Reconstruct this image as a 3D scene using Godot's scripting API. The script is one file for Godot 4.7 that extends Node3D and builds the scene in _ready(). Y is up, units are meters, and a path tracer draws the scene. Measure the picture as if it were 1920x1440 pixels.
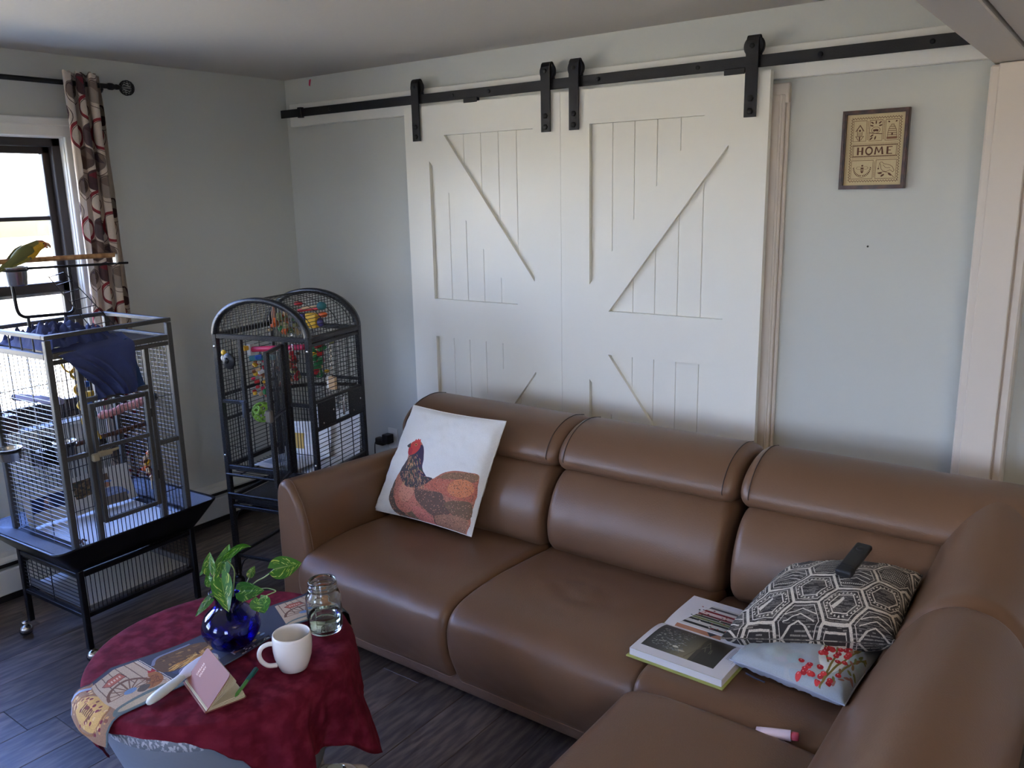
extends Node3D

# ------------------------------------------------------------------ mesh builder
class MB:
	var v := PackedVector3Array()
	var uv := PackedVector2Array()
	var g := PackedInt32Array()
	func mark() -> int:
		return v.size()
	func t(a: Vector3, b: Vector3, c: Vector3, ua := Vector2.ZERO, ub := Vector2.ZERO, uc := Vector2.ZERO, s := 0) -> void:
		v.append(a); v.append(b); v.append(c)
		uv.append(ua); uv.append(ub); uv.append(uc)
		g.append(s)
	func q(a: Vector3, b: Vector3, c: Vector3, d: Vector3, ua := Vector2.ZERO, ub := Vector2.ZERO, uc := Vector2.ZERO, ud := Vector2.ZERO, s := 0) -> void:
		t(a, b, c, ua, ub, uc, s)
		t(a, c, d, ua, uc, ud, s)
	func turn_over(from: int) -> void:
		for i in range(from, v.size(), 3):
			var p := v[i + 1]; v[i + 1] = v[i + 2]; v[i + 2] = p
			var w := uv[i + 1]; uv[i + 1] = uv[i + 2]; uv[i + 2] = w
	func closed(from: int) -> void:            # outward faces by signed volume
		var o := v[from]
		var sum := 0.0
		for i in range(from, v.size(), 3):
			sum += (v[i] - o).dot((v[i + 1] - o).cross(v[i + 2] - o))
		if sum < 0.0:
			turn_over(from)
	func facing(from: int, d: Vector3) -> void:
		var sum := 0.0
		for i in range(from, v.size(), 3):
			sum += (v[i + 1] - v[i]).cross(v[i + 2] - v[i]).dot(d)
		if sum < 0.0:
			turn_over(from)
	func shift(from: int, x: Transform3D) -> void:
		for i in range(from, v.size()):
			v[i] = x * v[i]
	func box(c: Vector3, s: Vector3, bev := 0.0, b := Basis.IDENTITY, scale_uv := 1.0) -> void:
		var m := mark()
		var h := s * 0.5
		var e := minf(bev, minf(h.x, minf(h.y, h.z)) * 0.95)
		var P := func(sx: int, sy: int, sz: int, ax: int) -> Vector3:
			var p := Vector3(sx * (h.x - e), sy * (h.y - e), sz * (h.z - e))
			if ax == 0: p.x = sx * h.x
			elif ax == 1: p.y = sy * h.y
			else: p.z = sz * h.z
			return p
		for ax in 3:
			var a1 := (ax + 1) % 3
			var a2 := (ax + 2) % 3
			for sg in [-1, 1]:
				var k: Array[Vector3] = []
				var u: Array[Vector2] = []
				for co in [[-1, -1], [1, -1], [1, 1], [-1, 1]]:
					var sgn := [0, 0, 0]
					sgn[ax] = sg; sgn[a1] = co[0]; sgn[a2] = co[1]
					var p: Vector3 = P.call(sgn[0], sgn[1], sgn[2], ax)
					k.append(p)
					if ax == 0: u.append(Vector2(p.z + h.z, h.y - p.y) * scale_uv)
					elif ax == 1: u.append(Vector2(p.x + h.x, p.z + h.z) * scale_uv)
					else: u.append(Vector2(p.x + h.x, h.y - p.y) * scale_uv)
				if sg > 0: q(k[0], k[1], k[2], k[3], u[0], u[1], u[2], u[3], -1)
				else: q(k[0], k[3], k[2], k[1], u[0], u[3], u[2], u[1], -1)
		if e > 0.0:
			for ax in 3:      # edges along axis ax
				var a1 := (ax + 1) % 3
				var a2 := (ax + 2) % 3
				for s1 in [-1, 1]:
					for s2 in [-1, 1]:
						var lo := [0, 0, 0]
						var hi := [0, 0, 0]
						lo[ax] = -1; hi[ax] = 1
						lo[a1] = s1; hi[a1] = s1; lo[a2] = s2; hi[a2] = s2
						var A: Vector3 = P.call(lo[0], lo[1], lo[2], a1)
						var B: Vector3 = P.call(hi[0], hi[1], hi[2], a1)
						var C: Vector3 = P.call(hi[0], hi[1], hi[2], a2)
						var D: Vector3 = P.call(lo[0], lo[1], lo[2], a2)
						if s1 * s2 > 0: q(A, D, C, B, Vector2.ZERO, Vector2.ZERO, Vector2.ZERO, Vector2.ZERO, -1)
						else: q(A, B, C, D, Vector2.ZERO, Vector2.ZERO, Vector2.ZERO, Vector2.ZERO, -1)
			for sx in [-1, 1]:
				for sy in [-1, 1]:
					for sz in [-1, 1]:
						var A: Vector3 = P.call(sx, sy, sz, 0)
						var B: Vector3 = P.call(sx, sy, sz, 1)
						var C: Vector3 = P.call(sx, sy, sz, 2)
						if sx * sy * sz > 0: t(A, B, C, Vector2.ZERO, Vector2.ZERO, Vector2.ZERO, -1)
						else: t(A, C, B, Vector2.ZERO, Vector2.ZERO, Vector2.ZERO, -1)
		shift(m, Transform3D(b, c))
	func lohi(lo: Vector3, hi: Vector3, bev := 0.0) -> void:
		box((lo + hi) * 0.5, (hi - lo).abs(), bev)
	# P: rows of points; wrap joins the last column to the first
	func grid(P: Array, wrap := false, u0 := Vector2.ZERO, u1 := Vector2.ONE, s := 0) -> void:
		var n := P.size()
		var mm: int = P[0].size()
		var cols := mm if wrap else mm - 1
		for i in n - 1:
			var A: PackedVector3Array = P[i]
			var B: PackedVector3Array = P[i + 1]
			var va := lerpf(u0.y, u1.y, float(i) / (n - 1))
			var vb := lerpf(u0.y, u1.y, float(i + 1) / (n - 1))
			for j in cols:
				var k := (j + 1) % mm
				var ua := lerpf(u0.x, u1.x, float(j) / cols)
				var ub := lerpf(u0.x, u1.x, float(j + 1) / cols)
				q(A[j], B[j], B[k], A[k], Vector2(ua, va), Vector2(ua, vb), Vector2(ub, vb), Vector2(ub, va), s)
	func fan(ring: PackedVector3Array, s := -1) -> void:
		var c := Vector3.ZERO
		for p in ring: c += p
		c /= ring.size()
		for j in ring.size():
			t(c, ring[j], ring[(j + 1) % ring.size()], Vector2.ZERO, Vector2.ZERO, Vector2.ZERO, s)
	# closed body through rings of equal length
	func skin(P: Array, u1 := Vector2.ONE, s := 0, cap_s := -1) -> void:
		var m := mark()
		grid(P, true, Vector2.ZERO, u1, s)
		var r0: PackedVector3Array = P[0].duplicate()
		fan(r0, cap_s)
		var r1: PackedVector3Array = P[P.size() - 1].duplicate()
		r1.reverse()
		fan(r1, cap_s)
		closed(m)
	func tube(path: PackedVector3Array, r, n := 8, loop := false) -> void:
		var m := mark()
		var rings := []
		var c := path.size()
		var up := Vector3.UP
		var d0 := (path[1] - path[0]).normalized()
		if absf(d0.dot(up)) > 0.9: up = Vector3.RIGHT
		var nx := d0.cross(up).normalized()
		for i in c:
			var d: Vector3
			if loop: d = (path[(i + 1) % c] - path[(i + c - 1) % c]).normalized()
			else: d = (path[mini(i + 1, c - 1)] - path[maxi(i - 1, 0)]).normalized()
			nx = (nx - d * nx.dot(d)).normalized()
			var ny := d.cross(nx)
			var ring := PackedVector3Array()
			var rr: float = r[i] if r is Array or r is PackedFloat32Array else r
			for k in n:
				var a := TAU * (k + 0.5) / n
				ring.append(path[i] + (nx * cos(a) + ny * sin(a)) * rr)
			rings.append(ring)
		if loop:
			rings.append(rings[0])
			grid(rings, true, Vector2.ZERO, Vector2.ONE, 0 if n > 5 else -1)
			closed(m)
		else:
			skin(rings, Vector2.ONE, 0 if n > 5 else -1)
	func rod(a: Vector3, b: Vector3, r: float, n := 6) -> void:
		tube(PackedVector3Array([a, b]), r, n)
	func wire(a: Vector3, b: Vector3, r := 0.0011) -> void:
		var m := mark()
		var d := (b - a).normalized()
		var nx := d.cross(Vector3.UP if absf(d.y) < 0.9 else Vector3.RIGHT).normalized()
		var ny := d.cross(nx)
		var o: Array[Vector3] = [(nx + ny) * r, (ny - nx) * r, (-nx - ny) * r, (nx - ny) * r]
		for k in 4:
			q(a + o[k], b + o[k], b + o[(k + 1) % 4], a + o[(k + 1) % 4], Vector2.ZERO, Vector2.ZERO, Vector2.ZERO, Vector2.ZERO, 0)
		closed(m)
	func lathe(prof: Array, n := 24, x := Transform3D.IDENTITY, sg := 0) -> void:   # prof: Vector2(r, y)
		var m := mark()
		var rings := []
		for p in prof:
			var ring := PackedVector3Array()
			for k in n:
				var a := TAU * k / n
				ring.append(Vector3(cos(a) * p.x, p.y, sin(a) * p.x))
			rings.append(ring)
		grid(rings, true, Vector2.ZERO, Vector2.ONE, sg)
		closed(m)
		shift(m, x)
	func ball(c: Vector3, r: Vector3, nu := 12, nv := 8, b := Basis.IDENTITY) -> void:
		var m := mark()
		var prof := []
		for i in nv + 1:
			var a := PI * i / nv
			prof.append(Vector2(maxf(sin(a), 0.0), -cos(a)))
		lathe(prof, nu)
		shift(m, Transform3D(b * Basis.from_scale(r), c))
	# polygon in xy, thickness along z, both ends bevelled
	func prism(poly: PackedVector2Array, z0: float, z1: float, x := Transform3D.IDENTITY, us := 1.0) -> void:
		var m := mark()
		var idx := Geometry2D.triangulate_polygon(poly)
		for k in [0, 1]:
			var z := z0 if k == 0 else z1
			for i in range(0, idx.size(), 3):
				var a := poly[idx[i]]
				var b := poly[idx[i + 1]]
				var c := poly[idx[i + 2]]
				if ((b - a).cross(c - a) > 0.0) != (k == 1):
					var w := b; b = c; c = w
				t(Vector3(a.x, a.y, z), Vector3(b.x, b.y, z), Vector3(c.x, c.y, z), a * us, b * us, c * us, -1)
		var n := poly.size()
		var mm := mark()
		for i in n:
			var a := poly[i]
			var b := poly[(i + 1) % n]
			q(Vector3(a.x, a.y, z0), Vector3(b.x, b.y, z0), Vector3(b.x, b.y, z1), Vector3(a.x, a.y, z1), a * us, b * us, b * us, a * us, -1)
		if Geometry2D.is_polygon_clockwise(poly):
			turn_over(mm)
		closed(m)
		shift(m, x)
	# box with round edges and a puffed top; segs per side
	func rbox(c: Vector3, s: Vector3, r: float, puff := 0.0, segs := 8, b := Basis.IDENTITY) -> void:
		var m := mark()
		var h := s * 0.5
		var rr := minf(r, minf(h.x, minf(h.y, h.z)))
		var stops := func(hh: float) -> PackedFloat32Array:
			var o := PackedFloat32Array()
			for k in 4: o.append(-hh + rr * k / 4.0)
			for k in segs + 1: o.append(lerpf(-hh + rr, hh - rr, float(k) / segs))
			for k in range(1, 5): o.append(hh - rr + rr * k / 4.0)
			return o
		for ax in 3:
			var a1 := (ax + 1) % 3
			var a2 := (ax + 2) % 3
			var U: PackedFloat32Array = stops.call(h[a1])
			var V: PackedFloat32Array = stops.call(h[a2])
			for sg in [-1, 1]:
				var P := []
				for i in U.size():
					var row := PackedVector3Array()
					for j in V.size():
						var p := Vector3.ZERO
						p[ax] = sg * h[ax]; p[a1] = U[i]; p[a2] = V[j]
						var qn := p.clamp(-h + Vector3.ONE * rr, h - Vector3.ONE * rr)
						var d := p - qn
						if d.length() > 0.0: p = qn + d.normalized() * rr
						if puff != 0.0:
							var fx := 1.0 - pow(p.x / h.x, 2.0)
							var fz := 1.0 - pow(p.z / h.z, 2.0)
							if p.y > 0.0: p.y += puff * fx * fz * (p.y / h.y)
						row.append(p)
					P.append(row)
				var k := mark()
				grid(P)
				var nd := Vector3.ZERO
				nd[ax] = sg
				facing(k, nd)
		shift(m, Transform3D(b, c))

var rng := RandomNumberGenerator.new()
var M := {}
var TX := {}

func mesh_of(mb: MB) -> ArrayMesh:
	var st := SurfaceTool.new()
	st.begin(Mesh.PRIMITIVE_TRIANGLES)
	for i in mb.g.size():
		st.set_smooth_group(mb.g[i])
		for k in [0, 2, 1]:
			st.set_uv(mb.uv[i * 3 + k])
			st.add_vertex(mb.v[i * 3 + k])
	st.generate_normals()
	st.index()
	return st.commit()

func obj(called: String, mb: MB, mat: Material, parent: Node = self, kind := "") -> MeshInstance3D:
	var o := MeshInstance3D.new()
	o.name = called
	o.mesh = mesh_of(mb)
	o.material_override = mat
	o.cast_shadow = GeometryInstance3D.SHADOW_CASTING_SETTING_ON
	parent.add_child(o, true)
	if kind: o.set_meta("kind", kind)
	return o

func put(called: String, mesh: Mesh, mat: Material, parent: Node, at := Transform3D.IDENTITY) -> MeshInstance3D:
	var o := MeshInstance3D.new()
	o.name = called
	o.mesh = mesh
	o.material_override = mat
	o.transform = at
	parent.add_child(o, true)
	return o

func thing(called: String, label: String, category: String, at := Transform3D.IDENTITY, group := "") -> Node3D:
	var o := Node3D.new()
	o.name = called
	add_child(o, true)
	o.transform = at
	tag(o, label, category, group)
	return o

func tag(o: Node, label: String, category: String, group := "") -> Node:
	o.set_meta("label", label)
	o.set_meta("category", category)
	if group: o.set_meta("group", group)
	return o

func struct(called: String, mb: MB, mat: Material, label := "") -> MeshInstance3D:
	var o := obj(called, mb, mat, self, "structure")
	if label: o.set_meta("label", label)
	return o

func at(x: float, y: float, z: float, ry := 0.0) -> Transform3D:
	return Transform3D(Basis(Vector3.UP, ry), Vector3(x, y, z))

func pv(a: Array) -> PackedVector3Array:
	var o := PackedVector3Array()
	for p in a: o.append(Vector3(p[0], p[1], p[2]))
	return o

func p2(a: Array) -> PackedVector2Array:
	var o := PackedVector2Array()
	for p in a: o.append(Vector2(p[0], p[1]))
	return o

# smooth curve through points (Catmull-Rom)
func smooth2(a: Array, per := 5, loop := false) -> PackedVector2Array:
	var o := PackedVector2Array()
	var n := a.size()
	var P := p2(a)
	for i in (n if loop else n - 1):
		var p0 := P[(i - 1 + n) % n] if loop or i > 0 else P[i]
		var q1 := P[i]
		var q2 := P[(i + 1) % n]
		var p3 := P[(i + 2) % n] if loop or i + 2 < n else q2
		for k in per:
			o.append(q1.cubic_interpolate(q2, p0, p3, float(k) / per))
	if not loop: o.append(P[n - 1])
	return o

func smooth3(a: Array, per := 6, loop := false) -> PackedVector3Array:
	var P := pv(a)
	var o := PackedVector3Array()
	var n := P.size()
	for i in (n if loop else n - 1):
		var p0 := P[(i - 1 + n) % n] if loop or i > 0 else P[i]
		var q1 := P[i]
		var q2 := P[(i + 1) % n]
		var p3 := P[(i + 2) % n] if loop or i + 2 < n else q2
		for k in per:
			o.append(q1.cubic_interpolate(q2, p0, p3, float(k) / per))
	if not loop: o.append(P[n - 1])
	return o

func arc3(c: Vector3, ax: Vector3, ay: Vector3, a0: float, a1: float, n: int) -> PackedVector3Array:
	var o := PackedVector3Array()
	for i in n + 1:
		var a := lerpf(a0, a1, float(i) / n)
		o.append(c + ax * cos(a) + ay * sin(a))
	return o

# ------------------------------------------------------------------ painting of prints
class CV:
	var im: Image
	var w: int
	var h: int
	var X := Transform2D.IDENTITY
	func _init(ww: int, hh: int, bg: Color) -> void:
		w = ww; h = hh
		im = Image.create(w, h, false, Image.FORMAT_RGB8)
		im.fill(bg)
	func poly(a, c: Color) -> void:
		var P := PackedVector2Array()
		for p in a: P.append(X * (p if p is Vector2 else Vector2(p[0], p[1])))
		var lo := h
		var hi := 0
		for p in P:
			lo = mini(lo, int(floor(p.y))); hi = maxi(hi, int(ceil(p.y)))
		for y in range(maxi(lo, 0), mini(hi + 1, h)):
			var yy := y + 0.5
			var xs: Array[float] = []
			for i in P.size():
				var A := P[i]
				var B := P[(i + 1) % P.size()]
				if (A.y <= yy) != (B.y <= yy):
					xs.append(A.x + (yy - A.y) / (B.y - A.y) * (B.x - A.x))
			xs.sort()
			for k in range(0, xs.size() - 1, 2):
				var x0 := int(round(xs[k]))
				var x1 := int(round(xs[k + 1]))
				if x1 > x0: im.fill_rect(Rect2i(x0, y, x1 - x0, 1), c)
	func disc(cx: float, cy: float, rx: float, ry: float, c: Color, turn := 0.0) -> void:
		var a := []
		for k in 28:
			var t := TAU * k / 28
			a.append(Vector2(cx, cy) + Vector2(cos(t) * rx, sin(t) * ry).rotated(turn))
		poly(a, c)
	func ring(cx: float, cy: float, r: float, wd: float, c: Color, a0 := 0.0, a1 := TAU, sy := 1.0) -> void:
		var n := 40
		for k in n:
			var t0 := lerpf(a0, a1, float(k) / n)
			var t1 := lerpf(a0, a1, float(k + 1.1) / n)
			poly([Vector2(cx + cos(t0) * (r - wd / 2), cy + sin(t0) * (r - wd / 2) * sy), Vector2(cx + cos(t0) * (r + wd / 2), cy + sin(t0) * (r + wd / 2) * sy), Vector2(cx + cos(t1) * (r + wd / 2), cy + sin(t1) * (r + wd / 2) * sy), Vector2(cx + cos(t1) * (r - wd / 2), cy + sin(t1) * (r - wd / 2) * sy)], c)
	func line(a, wd: float, c: Color) -> void:
		for i in a.size() - 1:
			var p: Vector2 = a[i] if a[i] is Vector2 else Vector2(a[i][0], a[i][1])
			var r: Vector2 = a[i + 1] if a[i + 1] is Vector2 else Vector2(a[i + 1][0], a[i + 1][1])
			var d := (r - p).normalized() * wd * 0.5
			var n := Vector2(-d.y, d.x)
			poly([p - d + n, r + d + n, r + d - n, p - d - n], c)
	func rect(x0: float, y0: float, x1: float, y1: float, c: Color) -> void:
		poly([Vector2(x0, y0), Vector2(x1, y0), Vector2(x1, y1), Vector2(x0, y1)], c)
	# weave / print grain: every pixel of the region times a random factor
	func grain(amount: float, sd: int) -> void:
		var r := RandomNumberGenerator.new()
		r.seed = sd
		var data := im.get_data()
		for i in range(0, data.size(), 3):
			var f := 1.0 + amount * (r.randf() - 0.5) * 2.0
			data[i] = clampi(int(data[i] * f), 0, 255)
			data[i + 1] = clampi(int(data[i + 1] * f), 0, 255)
			data[i + 2] = clampi(int(data[i + 2] * f), 0, 255)
		im = Image.create_from_data(w, h, false, Image.FORMAT_RGB8, data)
	func tex() -> ImageTexture:
		return ImageTexture.create_from_image(im)

func C(r: int, g: int, b: int) -> Color:
	return Color8(r, g, b)

func noise(freq: float, sd: int, size := 256, kind := FastNoiseLite.TYPE_SIMPLEX_SMOOTH, oct := 4, ramp: Array = [], as_normal := false) -> NoiseTexture2D:
	var n := FastNoiseLite.new()
	n.noise_type = kind
	n.frequency = freq
	n.seed = sd
	n.fractal_octaves = oct
	var t := NoiseTexture2D.new()
	t.width = size; t.height = size
	t.seamless = true
	t.noise = n
	t.as_normal_map = as_normal
	if ramp:
		var gr := Gradient.new()
		var offs := PackedFloat32Array()
		var cols := PackedColorArray()
		for k in ramp:
			offs.append(k[0]); cols.append(k[1])
		gr.offsets = offs; gr.colors = cols
		t.color_ramp = gr
	return t

func mat(c: Color, rough := 0.6, metal := 0.0) -> StandardMaterial3D:
	var m := StandardMaterial3D.new()
	m.albedo_color = c
	m.roughness = rough
	m.metallic = metal
	return m

func tri_mat(m: StandardMaterial3D, sc: float, world := true) -> StandardMaterial3D:
	m.uv1_triplanar = true
	m.uv1_world_triplanar = world
	m.uv1_scale = Vector3.ONE * sc
	return m

func relief(m: StandardMaterial3D, t: Texture2D, cm: float) -> StandardMaterial3D:
	m.heightmap_enabled = true
	m.heightmap_texture = t
	m.heightmap_scale = cm
	return m

# ------------------------------------------------------------------ camera, sky, sun, exposure
func set_camera_and_light() -> void:
	var cam := Camera3D.new()
	cam.name = "camera"
	cam.transform = Transform3D(Basis(Vector3.UP, 0.63807) * Basis(Vector3.RIGHT, -0.22342) * Basis(Vector3.BACK, -0.02123), Vector3(3.84, 1.70, 3.15))
	cam.fov = rad_to_deg(2.0 * atan(720.0 / 1565.49))
	cam.near = 0.05
	cam.far = 200.0
	add_child(cam)
	cam.current = true
	var e := Environment.new()
	e.background_mode = Environment.BG_SKY
	var sm := ProceduralSkyMaterial.new()
	sm.sky_top_color = Color(0.40, 0.56, 0.93)
	sm.sky_horizon_color = Color(0.84, 0.90, 0.98)
	sm.sky_curve = 0.25
	sm.ground_horizon_color = Color(0.62, 0.62, 0.52)
	sm.ground_bottom_color = Color(0.42, 0.42, 0.34)
	sm.sky_energy_multiplier = 2.0
	sm.ground_energy_multiplier = 1.0
	var sky := Sky.new()
	sky.sky_material = sm
	e.sky = sky
	e.tonemap_mode = Environment.TONE_MAPPER_LINEAR
	e.tonemap_exposure = 5.5
	e.sdfgi_enabled = true
	e.ssao_enabled = true
	e.ssil_enabled = true
	var we := WorldEnvironment.new()
	we.name = "world"
	we.environment = e
	add_child(we)
	var sun := DirectionalLight3D.new()
	sun.name = "sun"
	sun.basis = Basis(Vector3.UP, deg_to_rad(112.0)) * Basis(Vector3.RIGHT, deg_to_rad(-46.0))
	sun.light_color = Color(1.0, 0.95, 0.90)
	sun.light_energy = 7.0
	sun.light_angular_distance = 0.6
	sun.shadow_enabled = true
	add_child(sun)

# ------------------------------------------------------------------ materials
func make_materials() -> void:
	var fine := noise(0.06, 3, 256)
	var coarse := noise(0.015, 5, 256)
	var peel := noise(0.05, 9, 256, FastNoiseLite.TYPE_SIMPLEX_SMOOTH, 3)
	M.wall = relief(tri_mat(mat(C(196, 197, 190), 0.75), 1.6), peel, 0.06)
	M.ceiling = relief(tri_mat(mat(C(202, 196, 186), 0.85), 2.0), peel, 0.05)
	M.trim = mat(C(226, 224, 216), 0.45)
	M.door_white = mat(C(232, 229, 218), 0.42)
	M.beige = mat(C(214, 203, 190), 0.5)
	M.iron = relief(tri_mat(mat(C(24, 24, 27), 0.5, 0.25), 6.0), fine, 0.03)
	M.bronze = mat(C(52, 46, 44), 0.4, 0.2)
	M.heater = mat(C(196, 192, 182), 0.5)
	M.dark = mat(C(14, 14, 15), 0.6)
	M.glass = mat(Color(1, 1, 1, 0.05), 0.0)
	M.glass.transparency = BaseMaterial3D.TRANSPARENCY_ALPHA
	# floor planks
	var grain := noise(0.02, 21, 512, FastNoiseLite.TYPE_SIMPLEX_SMOOTH, 5, [[0.0, C(62, 56, 53)], [0.45, C(86, 78, 73)], [0.6, C(98, 89, 83)], [1.0, C(116, 106, 99)]])
	var streak := noise(0.03, 33, 256)
	M.planks = []
	for k in 5:
		var f: float = [0.86, 0.94, 1.0, 1.08, 0.90][k]
		var m := mat(Color(f * 1.02, f * 0.975, f * 0.93), 0.46)
		m.albedo_texture = grain
		m.uv1_scale = Vector3(0.55, 3.4, 1.0)
		m.uv1_offset = Vector3(0.17 * k, 0.31 * k, 0)
		relief(m, streak, 0.05)
		M.planks.append(m)
	# leather
	var hide := noise(0.16, 41, 256, FastNoiseLite.TYPE_CELLULAR, 2)
	M.leather = relief(tri_mat(mat(C(114, 84, 62), 0.38), 5.0), hide, 0.035)
	M.leather.metallic_specular = 0.5
	M.leather_side = relief(tri_mat(mat(C(110, 83, 64), 0.42), 5.0), hide, 0.035)
	M.seam = mat(C(44, 31, 25), 0.6)
	# cage paint
	var ham := noise(0.22, 51, 256, FastNoiseLite.TYPE_SIMPLEX_SMOOTH, 2, [[0.0, C(30, 29, 28)], [0.5, C(52, 50, 47)], [0.62, C(92, 90, 84)], [1.0, C(132, 130, 122)]])
	M.hammer = tri_mat(mat(Color.WHITE, 0.5, 0.1), 9.0, false)
	M.hammer.albedo_texture = ham
	M.black_steel = relief(tri_mat(mat(C(20, 21, 25), 0.34, 0.3), 8.0, false), fine, 0.02)
	M.cage_wire = mat(C(30, 30, 33), 0.35, 0.4)
	M.chrome = mat(C(204, 202, 196), 0.24, 1.0)
	M.tray_grey = relief(tri_mat(mat(C(108, 110, 116), 0.4, 0.1), 6.0, false), fine, 0.06)
	M.paper = mat(C(206, 204, 196), 0.8)
	# plain colours
	M.wood = tri_mat(mat(Color.WHITE, 0.6), 2.5, false)
	M.wood.albedo_texture = noise(0.02, 61, 256, FastNoiseLite.TYPE_SIMPLEX_SMOOTH, 4, [[0.0, C(120, 84, 52)], [0.5, C(168, 124, 80)], [1.0, C(196, 156, 108)]])
	M.wood.uv1_scale = Vector3(6, 2, 6)
	M.bark = relief(tri_mat(mat(C(92, 58, 40), 0.8), 6.0, false), fine, 0.3)
	M.cement = relief(tri_mat(mat(C(176, 116, 108), 0.9), 8.0, false), fine, 0.4)
	for d in [["red", 178, 34, 38], ["yellow", 222, 176, 44], ["green", 40, 112, 62], ["blue", 48, 96, 176], ["teal", 38, 104, 108], ["orange", 214, 98, 42], ["purple", 60, 48, 110], ["natural", 206, 170, 126], ["pink", 206, 82, 112], ["lime", 128, 172, 62], ["rope", 180, 164, 130], ["white", 226, 226, 222], ["brown", 134, 84, 52], ["olive", 128, 128, 78], ["magenta", 200, 42, 84]]:
		M[d[0]] = mat(C(d[1], d[2], d[3]), 0.55)
	M.blanket = relief(tri_mat(mat(C(46, 56, 100), 0.85), 14.0, false), fine, 0.06)
	M.blanket.rim_enabled = true
	M.blanket.rim = 0.4
	# tablecloth: dyed cloth with small uneven patches
	var cloth_t := noise(0.02, 71, 512, FastNoiseLite.TYPE_SIMPLEX_SMOOTH, 5, [[0.0, C(76, 18, 32)], [0.45, C(98, 26, 42)], [0.62, C(114, 34, 52)], [1.0, C(128, 48, 66)]])
	M.cloth = tri_mat(mat(Color.WHITE, 0.85), 1.6, false)
	M.cloth.albedo_texture = cloth_t
	relief(M.cloth, coarse, 0.5)
	M.cloth.metallic_specular = 0.2
	M.tub = relief(tri_mat(mat(C(132, 140, 152), 0.5, 0.1), 4.0, false), fine, 0.05)
	M.lacquer = mat(C(236, 234, 228), 0.22)
	M.ceramic = mat(C(236, 233, 228), 0.12)
	M.ceramic.clearcoat_enabled = true
	M.ceramic.clearcoat = 0.5
	M.cobalt = mat(Color(0.15, 0.16, 0.74, 0.0), 0.02)
	M.cobalt.refraction_enabled = true
	M.cobalt.refraction_scale = 0.05
	M.clear = mat(Color(0.96, 0.99, 0.97, 0.0), 0.01)
	M.clear.refraction_enabled = true
	M.clear.refraction_scale = 0.05
	M.water = mat(Color(0.97, 0.99, 0.96, 0.0), 0.0)
	M.water.refraction_enabled = true
	M.water.refraction_scale = 0.033
	M.plastic_black = mat(C(20, 20, 22), 0.38)

func leaf_texture() -> Texture2D:
	var c := CV.new(256, 256, C(58, 112, 38))
	var r := RandomNumberGenerator.new()
	r.seed = 77
	for k in 60:
		var y := r.randf() * 256.0
		var x := 128.0 + (r.randf() - 0.5) * 200.0
		var l := 10.0 + r.randf() * 46.0
		var d := Vector2(signf(x - 128.0) * 0.8, -0.6) * l
		var col: Color = [C(176, 194, 92), C(120, 162, 62), C(40, 92, 34), C(206, 214, 140), C(80, 134, 46)][k % 5]
		c.line([Vector2(x, y), Vector2(x, y) + d], 3.0 + r.randf() * 9.0, col)
	c.line([Vector2(128, 0), Vector2(128, 256)], 4.0, C(150, 178, 96))
	c.grain(0.06, 5)
	return c.tex()

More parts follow.
